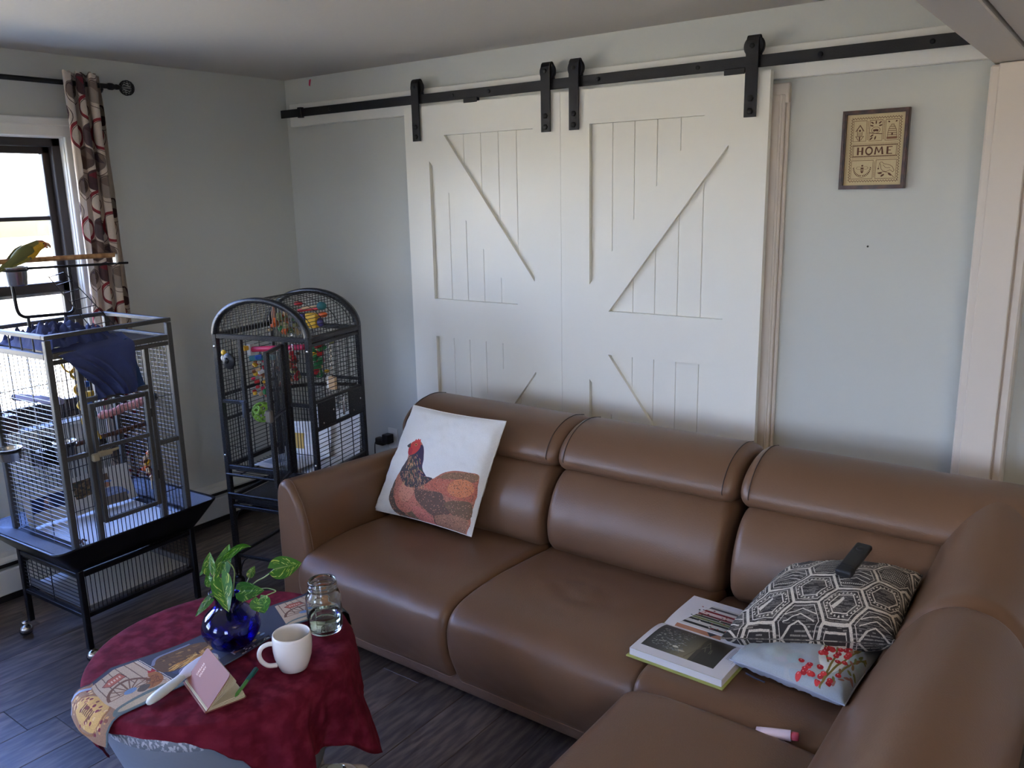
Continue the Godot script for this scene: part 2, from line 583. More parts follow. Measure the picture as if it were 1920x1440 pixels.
# ------------------------------------------------------------------ the room
func build_room() -> void:
	var XR := 7.0
	var ZF := 6.2
	var H := 2.33
	var T := 0.16
	# floor with boards running along z
	var sub := MB.new()
	sub.lohi(Vector3(-T, -0.2, -T), Vector3(XR + T, -0.012, ZF + T))
	var fl := struct("floor", sub, M.dark, "dark grey brown plank floor of the living room")
	var W := 0.178
	var L := 1.22
	var shapes := {}
	rng.seed = 11
	var z := 0.0
	var row := 0
	while z < XR:
		var zz := minf(W, XR - z)
		var x := -fposmod(row * 0.47 + (row % 3) * 0.19, L)
		while x < ZF:
			var x0 := maxf(x, 0.0)
			var x1 := minf(x + L, ZF)
			if x1 - x0 > 0.02:
				var key := "%.2f %.2f" % [x1 - x0, zz]
				if not shapes.has(key):
					var mb := MB.new()
					mb.box(Vector3.ZERO, Vector3(x1 - x0 - 0.0012, 0.012, zz - 0.0012), 0.0012)
					shapes[key] = mesh_of(mb)
				var o := put("plank", shapes[key], M.planks[rng.randi() % 5], fl, at(z + zz / 2, -0.006, (x0 + x1) / 2))
				o.rotation.y = PI / 2 if rng.randf() < 0.5 else -PI / 2
			x += L
		z += W
		row += 1
	var ce := MB.new()
	ce.lohi(Vector3(-T, H, -T), Vector3(XR + T, H + 0.2, ZF + T))
	struct("ceiling", ce, M.ceiling, "smooth off white ceiling")
	var wb := MB.new()
	wb.lohi(Vector3(-T, -0.2, -T), Vector3(XR + T, H, 0.0))
	struct("wall_back", wb, M.wall, "pale grey wall behind the sliding doors and the sofa")
	# left wall with its windows
	var wl := MB.new()
	var spans := [[0.0, 1.235], [2.75, 3.3], [4.9, ZF + T]]
	wl.lohi(Vector3(-T, -0.2, 0.0), Vector3(0, 0.73, ZF + T))
	wl.lohi(Vector3(-T, 1.99, 0.0), Vector3(0, H, ZF + T))
	for s in spans:
		wl.lohi(Vector3(-T, 0.73, s[0]), Vector3(0, 1.99, s[1]))
	struct("wall_left", wl, M.wall, "pale grey wall with the window")
	var wr := MB.new()
	wr.lohi(Vector3(XR, -0.2, 0), Vector3(XR + T, H, ZF + T))
	struct("wall_right", wr, M.wall)
	var wf := MB.new()
	wf.lohi(Vector3(0, -0.2, ZF), Vector3(XR, 0.85, ZF + T))
	wf.lohi(Vector3(0, 2.08, ZF), Vector3(XR, H, ZF + T))
	wf.lohi(Vector3(0, 0.85, ZF), Vector3(0.9, 2.08, ZF + T))
	wf.lohi(Vector3(2.0, 0.85, ZF), Vector3(4.5, 2.08, ZF + T))
	wf.lohi(Vector3(5.9, 0.85, ZF), Vector3(XR, 2.08, ZF + T))
	struct("wall_front", wf, M.wall)
	build_window("window_1", 1.235, 2.75, "dark framed double hung window with white casing beside the patterned curtain")
	build_window("window_2", 3.3, 4.9, "second dark framed window further along the same wall")
	# windows in the wall behind the camera
	for e in [["window_3", 4.5, 5.9], ["window_4", 0.9, 2.0]]:
		var w3 := MB.new()
		var xm: float = (e[1] + e[2]) / 2 - 0.03
		for x in [e[1], xm, e[2] - 0.06]: w3.lohi(Vector3(x, 0.85, ZF + 0.03), Vector3(x + 0.06, 2.08, ZF + 0.09), 0.003)
		for y in [0.85, 1.44, 2.02]: w3.lohi(Vector3(e[1], y, ZF + 0.03), Vector3(e[2], y + 0.06, ZF + 0.09), 0.003)
		var o3 := struct(e[0], w3, M.trim, "white framed window in the wall behind the camera")
		for x in [e[1] + 0.06, xm + 0.06]:
			for y in [0.91, 1.50]:
				var g3 := MB.new()
				g3.lohi(Vector3(x, y, ZF + 0.058), Vector3(x + xm - e[1] - 0.06, y + 0.53, ZF + 0.061))
				obj("pane", g3, M.glass, o3)
	# globe lamp on the ceiling of the room beside the beam
	var lamp := thing("ceiling_lamp", "round white globe lamp on the ceiling of the next room", "lamp", at(5.0, 0, 3.0))
	var lg := MB.new()
	lg.ball(Vector3(0, 2.17, 0), Vector3(0.13, 0.13, 0.13), 24, 16)
	var lm := mat(C(255, 250, 240), 0.4)
	lm.emission_enabled = true
	lm.emission = Color(1.0, 0.92, 0.82)
	lm.emission_energy_multiplier = 0.3
	obj("globe", lg, lm, lamp)
	var lb := MB.new()
	lb.lathe([Vector2(0, 2.29), Vector2(0.08, 2.29), Vector2(0.085, 2.33), Vector2(0, 2.33)], 24)
	obj("ceiling_plate", lb, M.trim, lamp)
	var ol := OmniLight3D.new()
	ol.name = "lamp_light"
	ol.position = Vector3(0, 2.17, 0)
	ol.light_color = Color(1.0, 0.92, 0.82)
	ol.light_energy = 0.19
	ol.light_size = 0.12
	ol.omni_range = 12.0
	ol.omni_attenuation = 2.0
	ol.shadow_enabled = true
	lamp.add_child(ol)
	# ground outside
	var gm := relief(tri_mat(mat(Color.WHITE, 0.95), 0.6), noise(0.09, 15, 256), 2.0)
	gm.albedo_texture = noise(0.03, 14, 256, FastNoiseLite.TYPE_SIMPLEX_SMOOTH, 4, [[0.0, C(128, 128, 96)], [0.5, C(156, 150, 122)], [1.0, C(186, 176, 148)]])
	var gr := MB.new()
	gr.lohi(Vector3(-60, -0.8, -45), Vector3(60, -0.55, 55))
	struct("ground", gr, gm, "sunlit lawn outside the window")
	# stub wall, cased post and beam of the wide opening
	var post := MB.new()
	post.lohi(Vector3(3.46, 0, 0.0), Vector3(3.56, 2.06, 0.09), 0.002)
	post.lohi(Vector3(3.425, 0, 0.0), Vector3(3.455, 2.055, 0.10), 0.006)
	post.lohi(Vector3(3.450, 0, 0.0), Vector3(3.545, 2.058, 0.112), 0.003)
	post.lohi(Vector3(3.545, 0, 0.0), Vector3(3.575, 2.055, 0.10), 0.006)
	struct("trim_1", post, M.beige, "cream cased post at the right end of the back wall")
	var beam := MB.new()
	beam.lohi(Vector3(3.43, 2.06, 0.0), Vector3(3.535, H, ZF), 0.003)
	beam.lohi(Vector3(3.541, 2.066, 0.0), Vector3(3.62, H, ZF), 0.003)
	struct("trim_2", beam, M.beige, "cream boxed beam across the top right corner")
	# header board behind the rail
	var hb := MB.new()
	hb.lohi(Vector3(0.055, 2.083, 0.0), Vector3(3.43, 2.198, 0.026), 0.003)
	struct("trim_3", hb, M.trim, "long white header board behind the black door rail")
	# casing of the doorway that the sliding doors cover
	var ca := MB.new()
	for k in 2:
		var s := 1.0 if k == 0 else -1.0
		var xc := 2.75 if k == 0 else 0.975
		ca.lohi(Vector3(xc - s * 0.06, 0, 0.0), Vector3(xc + s * 0.022, 2.03, 0.030), 0.003)
		ca.lohi(Vector3(xc + s * 0.004, 0, 0.0), Vector3(xc + s * 0.014, 2.03, 0.036), 0.003)
		ca.lohi(Vector3(xc + s * 0.022, 0, 0.0), Vector3(xc + s * 0.034, 2.03, 0.016), 0.003)
	ca.lohi(Vector3(0.94, 2.0, 0.0), Vector3(2.785, 2.07, 0.025), 0.003)
	struct("trim_4", ca, M.beige, "cream doorway casing showing past the right sliding door edge")
	var bb := MB.new()
	bb.lohi(Vector3(0.08, 0, 0), Vector3(0.93, 0.09, 0.014), 0.003)
	bb.lohi(Vector3(2.79, 0, 0), Vector3(3.42, 0.09, 0.014), 0.003)
	bb.lohi(Vector3(3.58, 0, 0), Vector3(7.0, 0.09, 0.014), 0.003)
	struct("baseboard_back", bb, M.trim)
	# baseboard heater along the left wall
	var hn := thing("baseboard_heater", "long cream baseboard heater under the window behind both cages", "heater")
	var hs := MB.new()
	hs.prism(p2([[0.0, 0.045], [0.062, 0.045], [0.066, 0.05], [0.066, 0.15], [0.06, 0.156], [0.0, 0.156]]), 0.12, 5.6, Transform3D(Basis.IDENTITY, Vector3.ZERO))
	obj("front_cover", hs, M.heater, hn)
	var hc := MB.new()
	hc.prism(p2([[0.0, 0.178], [0.045, 0.178], [0.07, 0.188], [0.07, 0.196], [0.05, 0.21], [0.0, 0.215]]), 0.12, 5.6)
	obj("damper_flap", hc, M.heater, hn)
	var hd := MB.new()
	hd.lohi(Vector3(0.0, 0.156, 0.13), Vector3(0.03, 0.178, 5.59))
	hd.lohi(Vector3(0.0, 0.0, 0.13), Vector3(0.03, 0.045, 5.59))
	obj("fin_slot", hd, M.dark, hn)
	# small wall marks
	var tp := MB.new()
	tp.prism(p2([[0.198, 2.288], [0.208, 2.283], [0.218, 2.318], [0.203, 2.315]]), 0.0, 0.0015)
	tag(obj("tape_scrap", tp, M.magenta), "tiny red tape scrap on the grey wall under the ceiling", "tape")
	var hole := MB.new()
	hole.ball(Vector3(3.083, 1.494, 0.001), Vector3(0.0035, 0.0035, 0.003), 10, 6)
	tag(obj("wall_nail", hole, M.dark), "dark nail head in the bare wall below the sampler", "nail")

func build_window(called: String, z0: float, z1: float, label: String) -> void:
	var wf := MB.new()
	# bronze frame in the opening
	var y0 := 0.73
	var y1 := 1.99
	wf.lohi(Vector3(-0.13, y0, z0), Vector3(-0.03, y1, z0 + 0.045), 0.003)
	wf.lohi(Vector3(-0.13, y0, z1 - 0.045), Vector3(-0.03, y1, z1), 0.003)
	wf.lohi(Vector3(-0.13, y1 - 0.045, z0), Vector3(-0.03, y1, z1), 0.003)
	wf.lohi(Vector3(-0.13, y0, z0), Vector3(-0.03, y0 + 0.04, z1), 0.003)
	var w := struct(called, wf, M.bronze, label)
	var s1 := MB.new()       # upper sash
	var a := z0 + 0.04
	var b := z1 - 0.04
	s1.lohi(Vector3(-0.10, 1.30, a), Vector3(-0.065, 1.95, a + 0.035), 0.003)
	s1.lohi(Vector3(-0.10, 1.30, b - 0.035), Vector3(-0.065, 1.95, b), 0.003)
	s1.lohi(Vector3(-0.10, 1.915, a), Vector3(-0.065, 1.95, b), 0.003)
	s1.lohi(Vector3(-0.10, 1.30, a), Vector3(-0.065, 1.345, b), 0.003)
	obj("upper_sash", s1, M.bronze, w)
	var mu := MB.new()
	mu.lohi(Vector3(-0.09, 1.63, a), Vector3(-0.075, 1.648, b), 0.002)
	obj("muntin", mu, M.bronze, w)
	var s2 := MB.new()       # lower sash
	s2.lohi(Vector3(-0.062, 0.77, a), Vector3(-0.030, 1.36, a + 0.04), 0.003)
	s2.lohi(Vector3(-0.062, 0.77, b - 0.04), Vector3(-0.030, 1.36, b), 0.003)
	s2.lohi(Vector3(-0.062, 1.315, a), Vector3(-0.030, 1.36, b), 0.003)
	s2.lohi(Vector3(-0.062, 0.77, a), Vector3(-0.030, 0.825, b), 0.003)
	obj("lower_sash", s2, M.bronze, w)
	var g1 := MB.new()
	g1.lohi(Vector3(-0.084, 1.345, a + 0.035), Vector3(-0.081, 1.915, b - 0.035))
	obj("pane", g1, M.glass, w)
	var g2 := MB.new()
	g2.lohi(Vector3(-0.047, 0.825, a + 0.04), Vector3(-0.044, 1.315, b - 0.04))
	obj("pane", g2, M.glass, w)
	# white casing and sill
	var cs := MB.new()
	for e in [[z0 - 0.07, z0 + 0.006], [z1 - 0.006, z1 + 0.07]]:
		cs.lohi(Vector3(0.0, 0.70, e[0]), Vector3(0.016, 2.0, e[1]), 0.003)
	cs.lohi(Vector3(0.0, 1.984, z0 - 0.08), Vector3(0.018, 2.05, z1 + 0.08), 0.004)
	cs.lohi(Vector3(0.0, 2.03, z0 - 0.085), Vector3(0.026, 2.064, z1 + 0.085), 0.004)
	obj("casing", cs, M.trim, w)
	var jm := MB.new()
	jm.lohi(Vector3(-0.03, y0, z0 - 0.002), Vector3(0.002, y1, z0 + 0.010))
	jm.lohi(Vector3(-0.03, y0, z1 - 0.010), Vector3(0.002, y1, z1 + 0.002))
	jm.lohi(Vector3(-0.03, y1 - 0.010, z0), Vector3(0.002, y1 + 0.002, z1))
	obj("jamb", jm, M.trim, w)
	var sl := MB.new()
	sl.lohi(Vector3(-0.03, 0.715, z0 - 0.09), Vector3(0.05, 0.742, z1 + 0.09), 0.006)
	sl.lohi(Vector3(0.0, 0.64, z0 - 0.07), Vector3(0.016, 0.715, z1 + 0.07), 0.003)
	obj("sill", sl, M.trim, w)

# ------------------------------------------------------------------ sliding barn doors
func strap_hanger(d: Node3D, x: float) -> void:
	var st := MB.new()
	# steel strap: up the door face, round over the wheel and down behind it
	var prof: Array = [[0.081, 1.955], [0.081, 2.205]]
	for k in range(1, 9):
		var a := PI * k / 8
		prof.append([0.064 + 0.017 * cos(a), 2.205 + 0.030 * sin(a)])
	prof.append([0.047, 2.17])
	var th := 0.0052
	var outer := PackedVector2Array()
	var inner := PackedVector2Array()
	for i in prof.size():
		var p := Vector2(prof[i][0], prof[i][1])
		var pa := Vector2(prof[maxi(i - 1, 0)][0], prof[maxi(i - 1, 0)][1])
		var pb := Vector2(prof[mini(i + 1, prof.size() - 1)][0], prof[mini(i + 1, prof.size() - 1)][1])
		var n := (pb - pa).normalized().orthogonal()
		outer.append(p - n * th * 0.5)
		inner.append(p + n * th * 0.5)
	inner.reverse()
	var pl := outer.duplicate()
	pl.append_array(inner)
	st.prism(pl, -0.023, 0.023, Transform3D(Basis(Vector3(0, 0, 1), Vector3(0, 1, 0), Vector3(-1, 0, 0)), Vector3(x, 0, 0)))
	var s := obj("hanger_strap", st, M.iron, d)
	for y in [2.02, 1.975]:
		var bo := MB.new()
		bo.lathe([Vector2(0, 0), Vector2(0.0115, 0), Vector2(0.0115, 0.006), Vector2(0.008, 0.010), Vector2(0, 0.010)], 6, Transform3D(Basis(Vector3.RIGHT, PI / 2), Vector3(x, y, 0.0835)))
		obj("bolt", bo, M.iron, s)
	var wh := MB.new()
	wh.lathe([Vector2(0, -0.009), Vector2(0.036, -0.009), Vector2(0.038, -0.006), Vector2(0.030, -0.002), Vector2(0.030, 0.002), Vector2(0.038, 0.006), Vector2(0.036, 0.009), Vector2(0, 0.009)], 28, Transform3D(Basis(Vector3.RIGHT, PI / 2), Vector3(x, 2.199, 0.062)), -1)
	obj("wheel", wh, M.plastic_black, d)
	var ax := MB.new()
	ax.lathe([Vector2(0, 0), Vector2(0.009, 0), Vector2(0.009, 0.004), Vector2(0.006, 0.007), Vector2(0, 0.007)], 8, Transform3D(Basis(Vector3.RIGHT, PI / 2), Vector3(x, 2.199, 0.083)))
	obj("axle_bolt", ax, M.iron, d)

func build_doors() -> void:
	var tr := thing("door_rail", "long flat black steel barn door rail on the white header board", "rail")
	var r := MB.new()
	r.lohi(Vector3(0.030, 2.126, 0.058), Vector3(3.43, 2.167, 0.066), 0.001)
	obj("rail_bar", r, M.iron, tr)
	var st := MB.new()
	st.lohi(Vector3(0.175, 2.120, 0.052), Vector3(0.205, 2.173, 0.074), 0.002)
	obj("end_stop", st, M.iron, tr)
	for x in [0.42, 1.25, 1.46, 2.02, 2.45, 2.90, 3.25]:
		var b := MB.new()
		b.lathe([Vector2(0, 0), Vector2(0.0085, 0), Vector2(0.0085, 0.004), Vector2(0.005, 0.007), Vector2(0, 0.007)], 10, Transform3D(Basis(Vector3.RIGHT, PI / 2), Vector3(x, 2.147, 0.066)))
		b.rod(Vector3(x, 2.147, 0.02), Vector3(x, 2.147, 0.06), 0.011, 12)
		obj("bolt", b, M.iron, tr)
	for x in [1.36, 2.60]:
		var g := MB.new()
		g.lohi(Vector3(x - 0.045, 2.108, 0.052), Vector3(x + 0.035, 2.13, 0.072), 0.002)
		obj("door_guide", g, M.iron, tr)
	for side in [0, 1]:
		var sx := 1.0 if side == 0 else -1.0
		var cx := 1.391 if side == 0 else 2.284
		var X := func(x: float) -> float: return cx + sx * (x - 1.391)
		var names := ["left white barn door with diagonal braces and black strap hangers", "right white barn door with diagonal braces and black strap hangers"]
		var d := Node3D.new()
		d.name = "door_%d" % (side + 1)
		add_child(d)
		d.set_meta("kind", "structure")
		d.set_meta("label", names[side])
		var F := 0.070      # face of the frame
		var B := 0.046
		var fr := MB.new()
		for e in [[0.9445, 1.093], [1.695, 1.8368]]:
			fr.lohi(Vector3(X.call(e[0]), 0.02, B - 0.006), Vector3(X.call(e[1]), 2.112, F))
		obj("stile", fr, M.door_white, d)
		var rl := MB.new()
		for e in [[1.975, 2.112], [1.019, 1.206], [0.02, 0.235]]:
			rl.lohi(Vector3(X.call(1.093), e[0], B - 0.006), Vector3(X.call(1.695), e[1], F))
		obj("cross_rail", rl, M.door_white, d)
		# panel boards with open joints
		for k in 6:
			var xa := 1.093 + 0.1003 * k
			for yy in [[1.206, 1.975], [0.235, 1.019]]:
				var pb := MB.new()
				pb.lohi(Vector3(X.call(xa + 0.0006), yy[0], B - 0.016), Vector3(X.call(xa + 0.1003 - 0.0006), yy[1], B + 0.006), 0.0018)
				obj("plank", pb, M.door_white, d)
		var bk := MB.new()
		bk.lohi(Vector3(X.call(1.09), 0.2, B - 0.018), Vector3(X.call(1.70), 2.0, B - 0.0135))
		obj("backing", bk, M.door_white, d)
		var br := [[[1.093, 1.862], [1.093, 1.975], [1.190, 1.975], [1.695, 1.316], [1.695, 1.206], [1.600, 1.206]], [[1.093, 0.350], [1.093, 0.235], [1.190, 0.235], [1.695, 0.903], [1.695, 1.019], [1.602, 1.019]]]
		for a in br:
			var pl := PackedVector2Array()
			for p in a: pl.append(Vector2(X.call(p[0]), p[1]))
			var bb := MB.new()
			bb.prism(pl, B, F)
			obj("brace", bb, M.door_white, d)
		strap_hanger(d, 1.030 if side == 0 else 1.912)
		strap_hanger(d, 1.772 if side == 0 else 2.664)

# ------------------------------------------------------------------ sampler in its frame, outlet
func sampler_texture() -> Texture2D:
	var c := CV.new(640, 800, C(198, 180, 142))
	var k := C(92, 58, 44)
	# units below are taken on a 0..1 by 0..1.25 sheet
	c.X = Transform2D(0, Vector2(640, 640), 0, Vector2.ZERO)
	var zig := func(a: Vector2, b: Vector2, n: int, amp: float) -> void:
		var pts := []
		var d := b - a
		var nn := Vector2(-d.y, d.x).normalized()
		for i in n * 2 + 1:
			pts.append(a + d * i / (n * 2.0) + nn * (amp if i % 2 else -amp))
		c.line(pts, 0.008, k)
	for r in [[0.09, 0.07, 0.93, 0.07], [0.09, 1.18, 0.93, 1.18]]: zig.call(Vector2(r[0], r[1]), Vector2(r[2], r[3]), 18, 0.014)
	for r in [[0.09, 0.07, 0.09, 1.18], [0.93, 0.07, 0.93, 1.18]]: zig.call(Vector2(r[0], r[1]), Vector2(r[2], r[3]), 23, 0.014)
	var frame := func(x0: float, y0: float, x1: float, y1: float) -> void:
		c.line([Vector2(x0, y0), Vector2(x1, y0), Vector2(x1, y1), Vector2(x0, y1), Vector2(x0, y0)], 0.007, k)
	frame.call(0.12, 0.11, 0.345, 0.47)
	frame.call(0.40, 0.11, 0.62, 0.47)
	frame.call(0.675, 0.11, 0.90, 0.47)
	frame.call(0.12, 0.81, 0.50, 1.14)
	frame.call(0.55, 0.81, 0.90, 1.14)
	frame.call(0.12, 0.54, 0.90, 0.75)
	frame.call(0.14, 0.555, 0.88, 0.735)
	for i in 30:
		var x := 0.13 + 0.026 * i
		if x < 0.89:
			c.rect(x, 0.505, x + 0.010, 0.522, C(150, 122, 96))
			c.rect(x, 0.772, x + 0.010, 0.788, C(150, 122, 96))
			c.rect(x, 0.540, x + 0.012, 0.556, k)
			c.rect(x, 0.735, x + 0.012, 0.750, k)
	for r in [[0.372, 0.13, 0.45], [0.648, 0.13, 0.45], [0.525, 0.84, 1.12]]:
		var y: float = r[1]
		while y < r[2]:
			c.rect(r[0] - 0.010, y, r[0] + 0.010, y + 0.012, C(140, 108, 82))
			y += 0.022
	# HOME
	var y0 := 0.578
	var y1 := 0.712
	c.rect(0.205, y0, 0.238, y1, k); c.rect(0.282, y0, 0.315, y1, k); c.rect(0.205, 0.640, 0.315, 0.654, k)
	c.ring(0.415, 0.645, 0.055, 0.024, k, 0.0, TAU, 1.15)
	c.poly([[0.505, y1], [0.525, y0], [0.545, y0], [0.535, y1]], k)
	c.poly([[0.530, y0], [0.550, y0], [0.592, 0.672], [0.580, 0.690]], k)
	c.poly([[0.640, y0], [0.622, y0], [0.580, 0.672], [0.590, 0.690]], k)
	c.poly([[0.622, y0], [0.645, y0], [0.668, y1], [0.634, y1]], k)
	c.rect(0.715, y0, 0.748, y1, k)
	for y in [y0, 0.638, y1 - 0.014]: c.rect(0.715, y, 0.815 if y != 0.638 else 0.79, y + 0.014, k)
	# birdhouse
	c.line([[0.165, 0.29], [0.232, 0.19], [0.300, 0.29]], 0.014, k)
	c.line([[0.19, 0.27], [0.19, 0.37], [0.275, 0.37], [0.275, 0.27]], 0.007, k)
	c.disc(0.232, 0.282, 0.018, 0.020, k)
	for y in [0.315, 0.332, 0.35]: c.line([[0.19, y], [0.275, y]], 0.005, k)
	c.line([[0.16, 0.385], [0.305, 0.385]], 0.009, k)
	c.line([[0.17, 0.39], [0.21, 0.45]], 0.009, k); c.line([[0.295, 0.39], [0.255, 0.45]], 0.009, k); c.rect(0.222, 0.39, 0.243, 0.465, k)
	# nest and sprigs
	for a in [[0.44, 0.155, 0.6], [0.505, 0.15, 1.57], [0.575, 0.155, 2.5], [0.435, 0.205, 0.3], [0.585, 0.205, 2.85]]: c.disc(a[0], a[1], 0.030, 0.012, k, a[2])
	c.ring(0.508, 0.285, 0.072, 0.008, k, 0.0, TAU, 0.75)
	c.disc(0.48, 0.29, 0.018, 0.022, k); c.disc(0.508, 0.285, 0.016, 0.022, k); c.disc(0.535, 0.29, 0.018, 0.022, k)
	c.line([[0.40, 0.33], [0.62, 0.355]], 0.012, k)
	for a in [[0.445, 0.38, -0.6], [0.435, 0.43, -0.8], [0.505, 0.42, -1.3]]: c.disc(a[0], a[1], 0.034, 0.013, k, a[2])
	# skep
	for i in 6:
		var y := 0.20 + i * 0.036
		var w: float = [0.022, 0.045, 0.060, 0.068, 0.072, 0.074][i]
		c.line([Vector2(0.79 - w, y), Vector2(0.79 + w, y)], 0.010, k)
		c.line([Vector2(0.79 - w, y), Vector2(0.79 - w - 0.008, y + 0.036)], 0.007, k)
		c.line([Vector2(0.79 + w, y), Vector2(0.79 + w + 0.008, y + 0.036)], 0.007, k)
	c.disc(0.79, 0.365, 0.014, 0.026, k)
	c.rect(0.70, 0.41, 0.88, 0.45, C(128, 92, 70))
	c.disc(0.725, 0.15, 0.018, 0.012, k, 0.5); c.disc(0.85, 0.145, 0.018, 0.012, k, -0.5)
	# bee in a wreath
	c.disc(0.315, 0.985, 0.028, 0.052, k); c.disc(0.315, 0.905, 0.018, 0.016, k)
	c.rect(0.29, 0.965, 0.34, 0.975, C(198, 180, 142)); c.rect(0.29, 0.99, 0.34, 1.0, C(198, 180, 142))
	c.ring(0.255, 0.945, 0.042, 0.007, k, 0.0, TAU, 0.55); c.ring(0.375, 0.945, 0.042, 0.007, k, 0.0, TAU, 0.55)
	c.ring(0.312, 0.955, 0.148, 0.006, k, 0.3, PI - 0.3, 1.05)
	for i in 8:
		for s in [-1, 1]:
			var a := 0.1 + i * 0.19
			c.disc(0.312 + s * cos(a) * 0.150, 0.93 + sin(a) * 0.155, 0.016, 0.008, k, s * 0.8)
	# bird on a twig
	c.line([[0.615, 0.87], [0.625, 0.85], [0.655, 0.85], [0.69, 0.88], [0.79, 0.905], [0.835, 0.935], [0.87, 1.0], [0.85, 1.03], [0.80, 0.99], [0.74, 1.02], [0.68, 1.01], [0.645, 0.97], [0.635, 0.90], [0.615, 0.87]], 0.007, k)
	c.line([[0.675, 0.90], [0.72, 0.95], [0.80, 0.955]], 0.006, k)
	c.line([[0.585, 1.04], [0.70, 1.02], [0.80, 1.05], [0.87, 1.12]], 0.007, k)
	for a in [[0.63, 1.045, 0.0], [0.675, 1.085, -0.6], [0.80, 1.07, 0.6]]: c.disc(a[0], a[1], 0.036, 0.016, k, a[2])
	c.line([[0.615, 0.87], [0.60, 0.95]], 0.005, k); c.disc(0.598, 0.965, 0.014, 0.014, k)
	c.X = Transform2D.IDENTITY
	c.grain(0.10, 4)
	return c.tex()

func build_wall_things() -> void:
	var x0 := 2.975
	var x1 := 3.191
	var y0 := 1.692
	var y1 := 1.956
	var f := thing("framed_sampler", "small brown framed stitched sampler reading HOME on the wall right of the doors", "picture", at((x0 + x1) / 2, (y0 + y1) / 2, 0.0))
	var w := (x1 - x0) / 2
	var h := (y1 - y0) / 2
	var b := 0.0135
	var wood := tri_mat(mat(Color.WHITE, 0.35), 6.0, false)
	wood.albedo_texture = noise(0.03, 63, 128, FastNoiseLite.TYPE_SIMPLEX_SMOOTH, 4, [[0.0, C(40, 24, 18)], [0.5, C(66, 38, 27)], [1.0, C(92, 56, 38)]])
	for k in 4:
		var mb := MB.new()
		var lw := w if k % 2 == 0 else h
		var poly := [[-lw, 0.0], [lw, 0.0], [lw - b, -b], [-lw + b, -b]]
		mb.prism(p2(poly), 0.002, 0.022)
		mb.prism(p2([[-lw + 0.003, -0.003], [lw - 0.003, -0.003], [lw - b + 0.004, -b + 0.004], [-lw + b - 0.004, -b + 0.004]]), 0.022, 0.0255)
		var tb := Basis(Vector3.BACK, -PI / 2 * k)
		mb.shift(0, Transform3D(tb, tb * Vector3(0, h if k % 2 == 0 else w, 0)))
		obj("frame_side", mb, wood, f)
	var s := MB.new()
	s.box(Vector3(0, 0, 0.008), Vector3(w * 2 - 0.022, h * 2 - 0.022, 0.006))
	var m := s.mark()
	var sw := w - b - 0.0005
	var sh := h - b - 0.0005
	s.q(Vector3(-sw, sh, 0.0115), Vector3(-sw, -sh, 0.0115), Vector3(sw, -sh, 0.0115), Vector3(sw, sh, 0.0115), Vector2(0, 0), Vector2(0, 1), Vector2(1, 1), Vector2(1, 0), -1)
	s.facing(m, Vector3.BACK)
	for i in 36:
		s.uv[i] = Vector2(0.02, 0.02)
	var sm := mat(Color.WHITE, 0.9)
	sm.albedo_texture = sampler_texture()
	obj("stitched_cloth", s, sm, f)
	# power outlet and the plug-in adapter
	var o := thing("power_outlet", "white wall outlet low on the back wall behind the sofa arm", "outlet", at(0.688, 0.408, 0.0))
	var op := MB.new()
	op.box(Vector3(0, 0, 0.003), Vector3(0.07, 0.115, 0.006), 0.002)
	obj("face_plate", op, M.trim, o)
	var os := MB.new()
	os.box(Vector3(0, 0.024, 0.007), Vector3(0.033, 0.028, 0.003), 0.001)
	os.box(Vector3(0, -0.024, 0.007), Vector3(0.033, 0.028, 0.003), 0.001)
	obj("socket", os, M.lacquer, o)
	var ad := thing("plug_adapter", "black plug adapter sticking out of the white outlet", "adapter", at(0.688, 0.40, 0.008))
	var am := MB.new()
	am.rbox(Vector3(-0.012, 0.012, 0.026), Vector3(0.046, 0.052, 0.048), 0.006, 0.0, 2)
	am.rbox(Vector3(-0.058, -0.008, 0.032), Vector3(0.06, 0.040, 0.040), 0.008, 0.0, 2)
	obj("adapter_body", am, M.plastic_black, ad)
	var cord := MB.new()
	cord.tube(smooth3([[-0.088, -0.012, 0.032], [-0.105, -0.03, 0.034], [-0.112, -0.12, 0.03], [-0.11, -0.30, 0.02], [-0.11, -0.385, 0.02]], 5), 0.0032, 6)
	obj("cord", cord, M.plastic_black, ad)

# ------------------------------------------------------------------ curtain and rod
func curtain_texture() -> Texture2D:
	var N := 512
	var c := CV.new(N, N, C(206, 190, 172))
	var tau := [C(122, 104, 92), C(98, 78, 70), C(110, 26, 34), C(72, 46, 46), C(84, 68, 70), C(150, 136, 122)]
	var spots := [[80, 90, 66, 0, 4], [80, 330, 74, 1, -1], [225, 60, 60, 3, 2], [235, 180, 62, 2, -1], [240, 330, 72, 4, 3], [385, 95, 66, 5, 0], [390, 320, 80, 1, -1], [470, 215, 58, 3, 5], [160, 450, 64, 1, 0], [330, 470, 56, 0, 4]]
	for oy in [-N, 0, N]:
		for ox in [-N, 0, N]:
			for s in spots:
				var x: float = s[0] + ox
				var y: float = s[1] + oy
				if x < -120 or y < -120 or x > N + 120 or y > N + 120: continue
				if s[4] < 0:
					c.ring(x, y, s[2], 15, C(134, 34, 40) if s[3] != 1 or s[0] > 200 else C(128, 30, 38))
					c.ring(x + 10, y + 12, s[2] * 1.05, 3, C(70, 50, 46))
				else:
					c.disc(x, y, s[2], s[2], tau[s[3]])
					c.poly([Vector2(x - s[2] * 0.8, y - s[2] * 0.5), Vector2(x + s[2] * 0.2, y - s[2] * 0.9), Vector2(x + s[2] * 0.85, y + s[2] * 0.2), Vector2(x, y)], tau[s[4]])
					c.ring(x + 8, y + 16, s[2] * 1.12, 3, C(70, 50, 46))
	c.grain(0.05, 8)
	return c.tex()

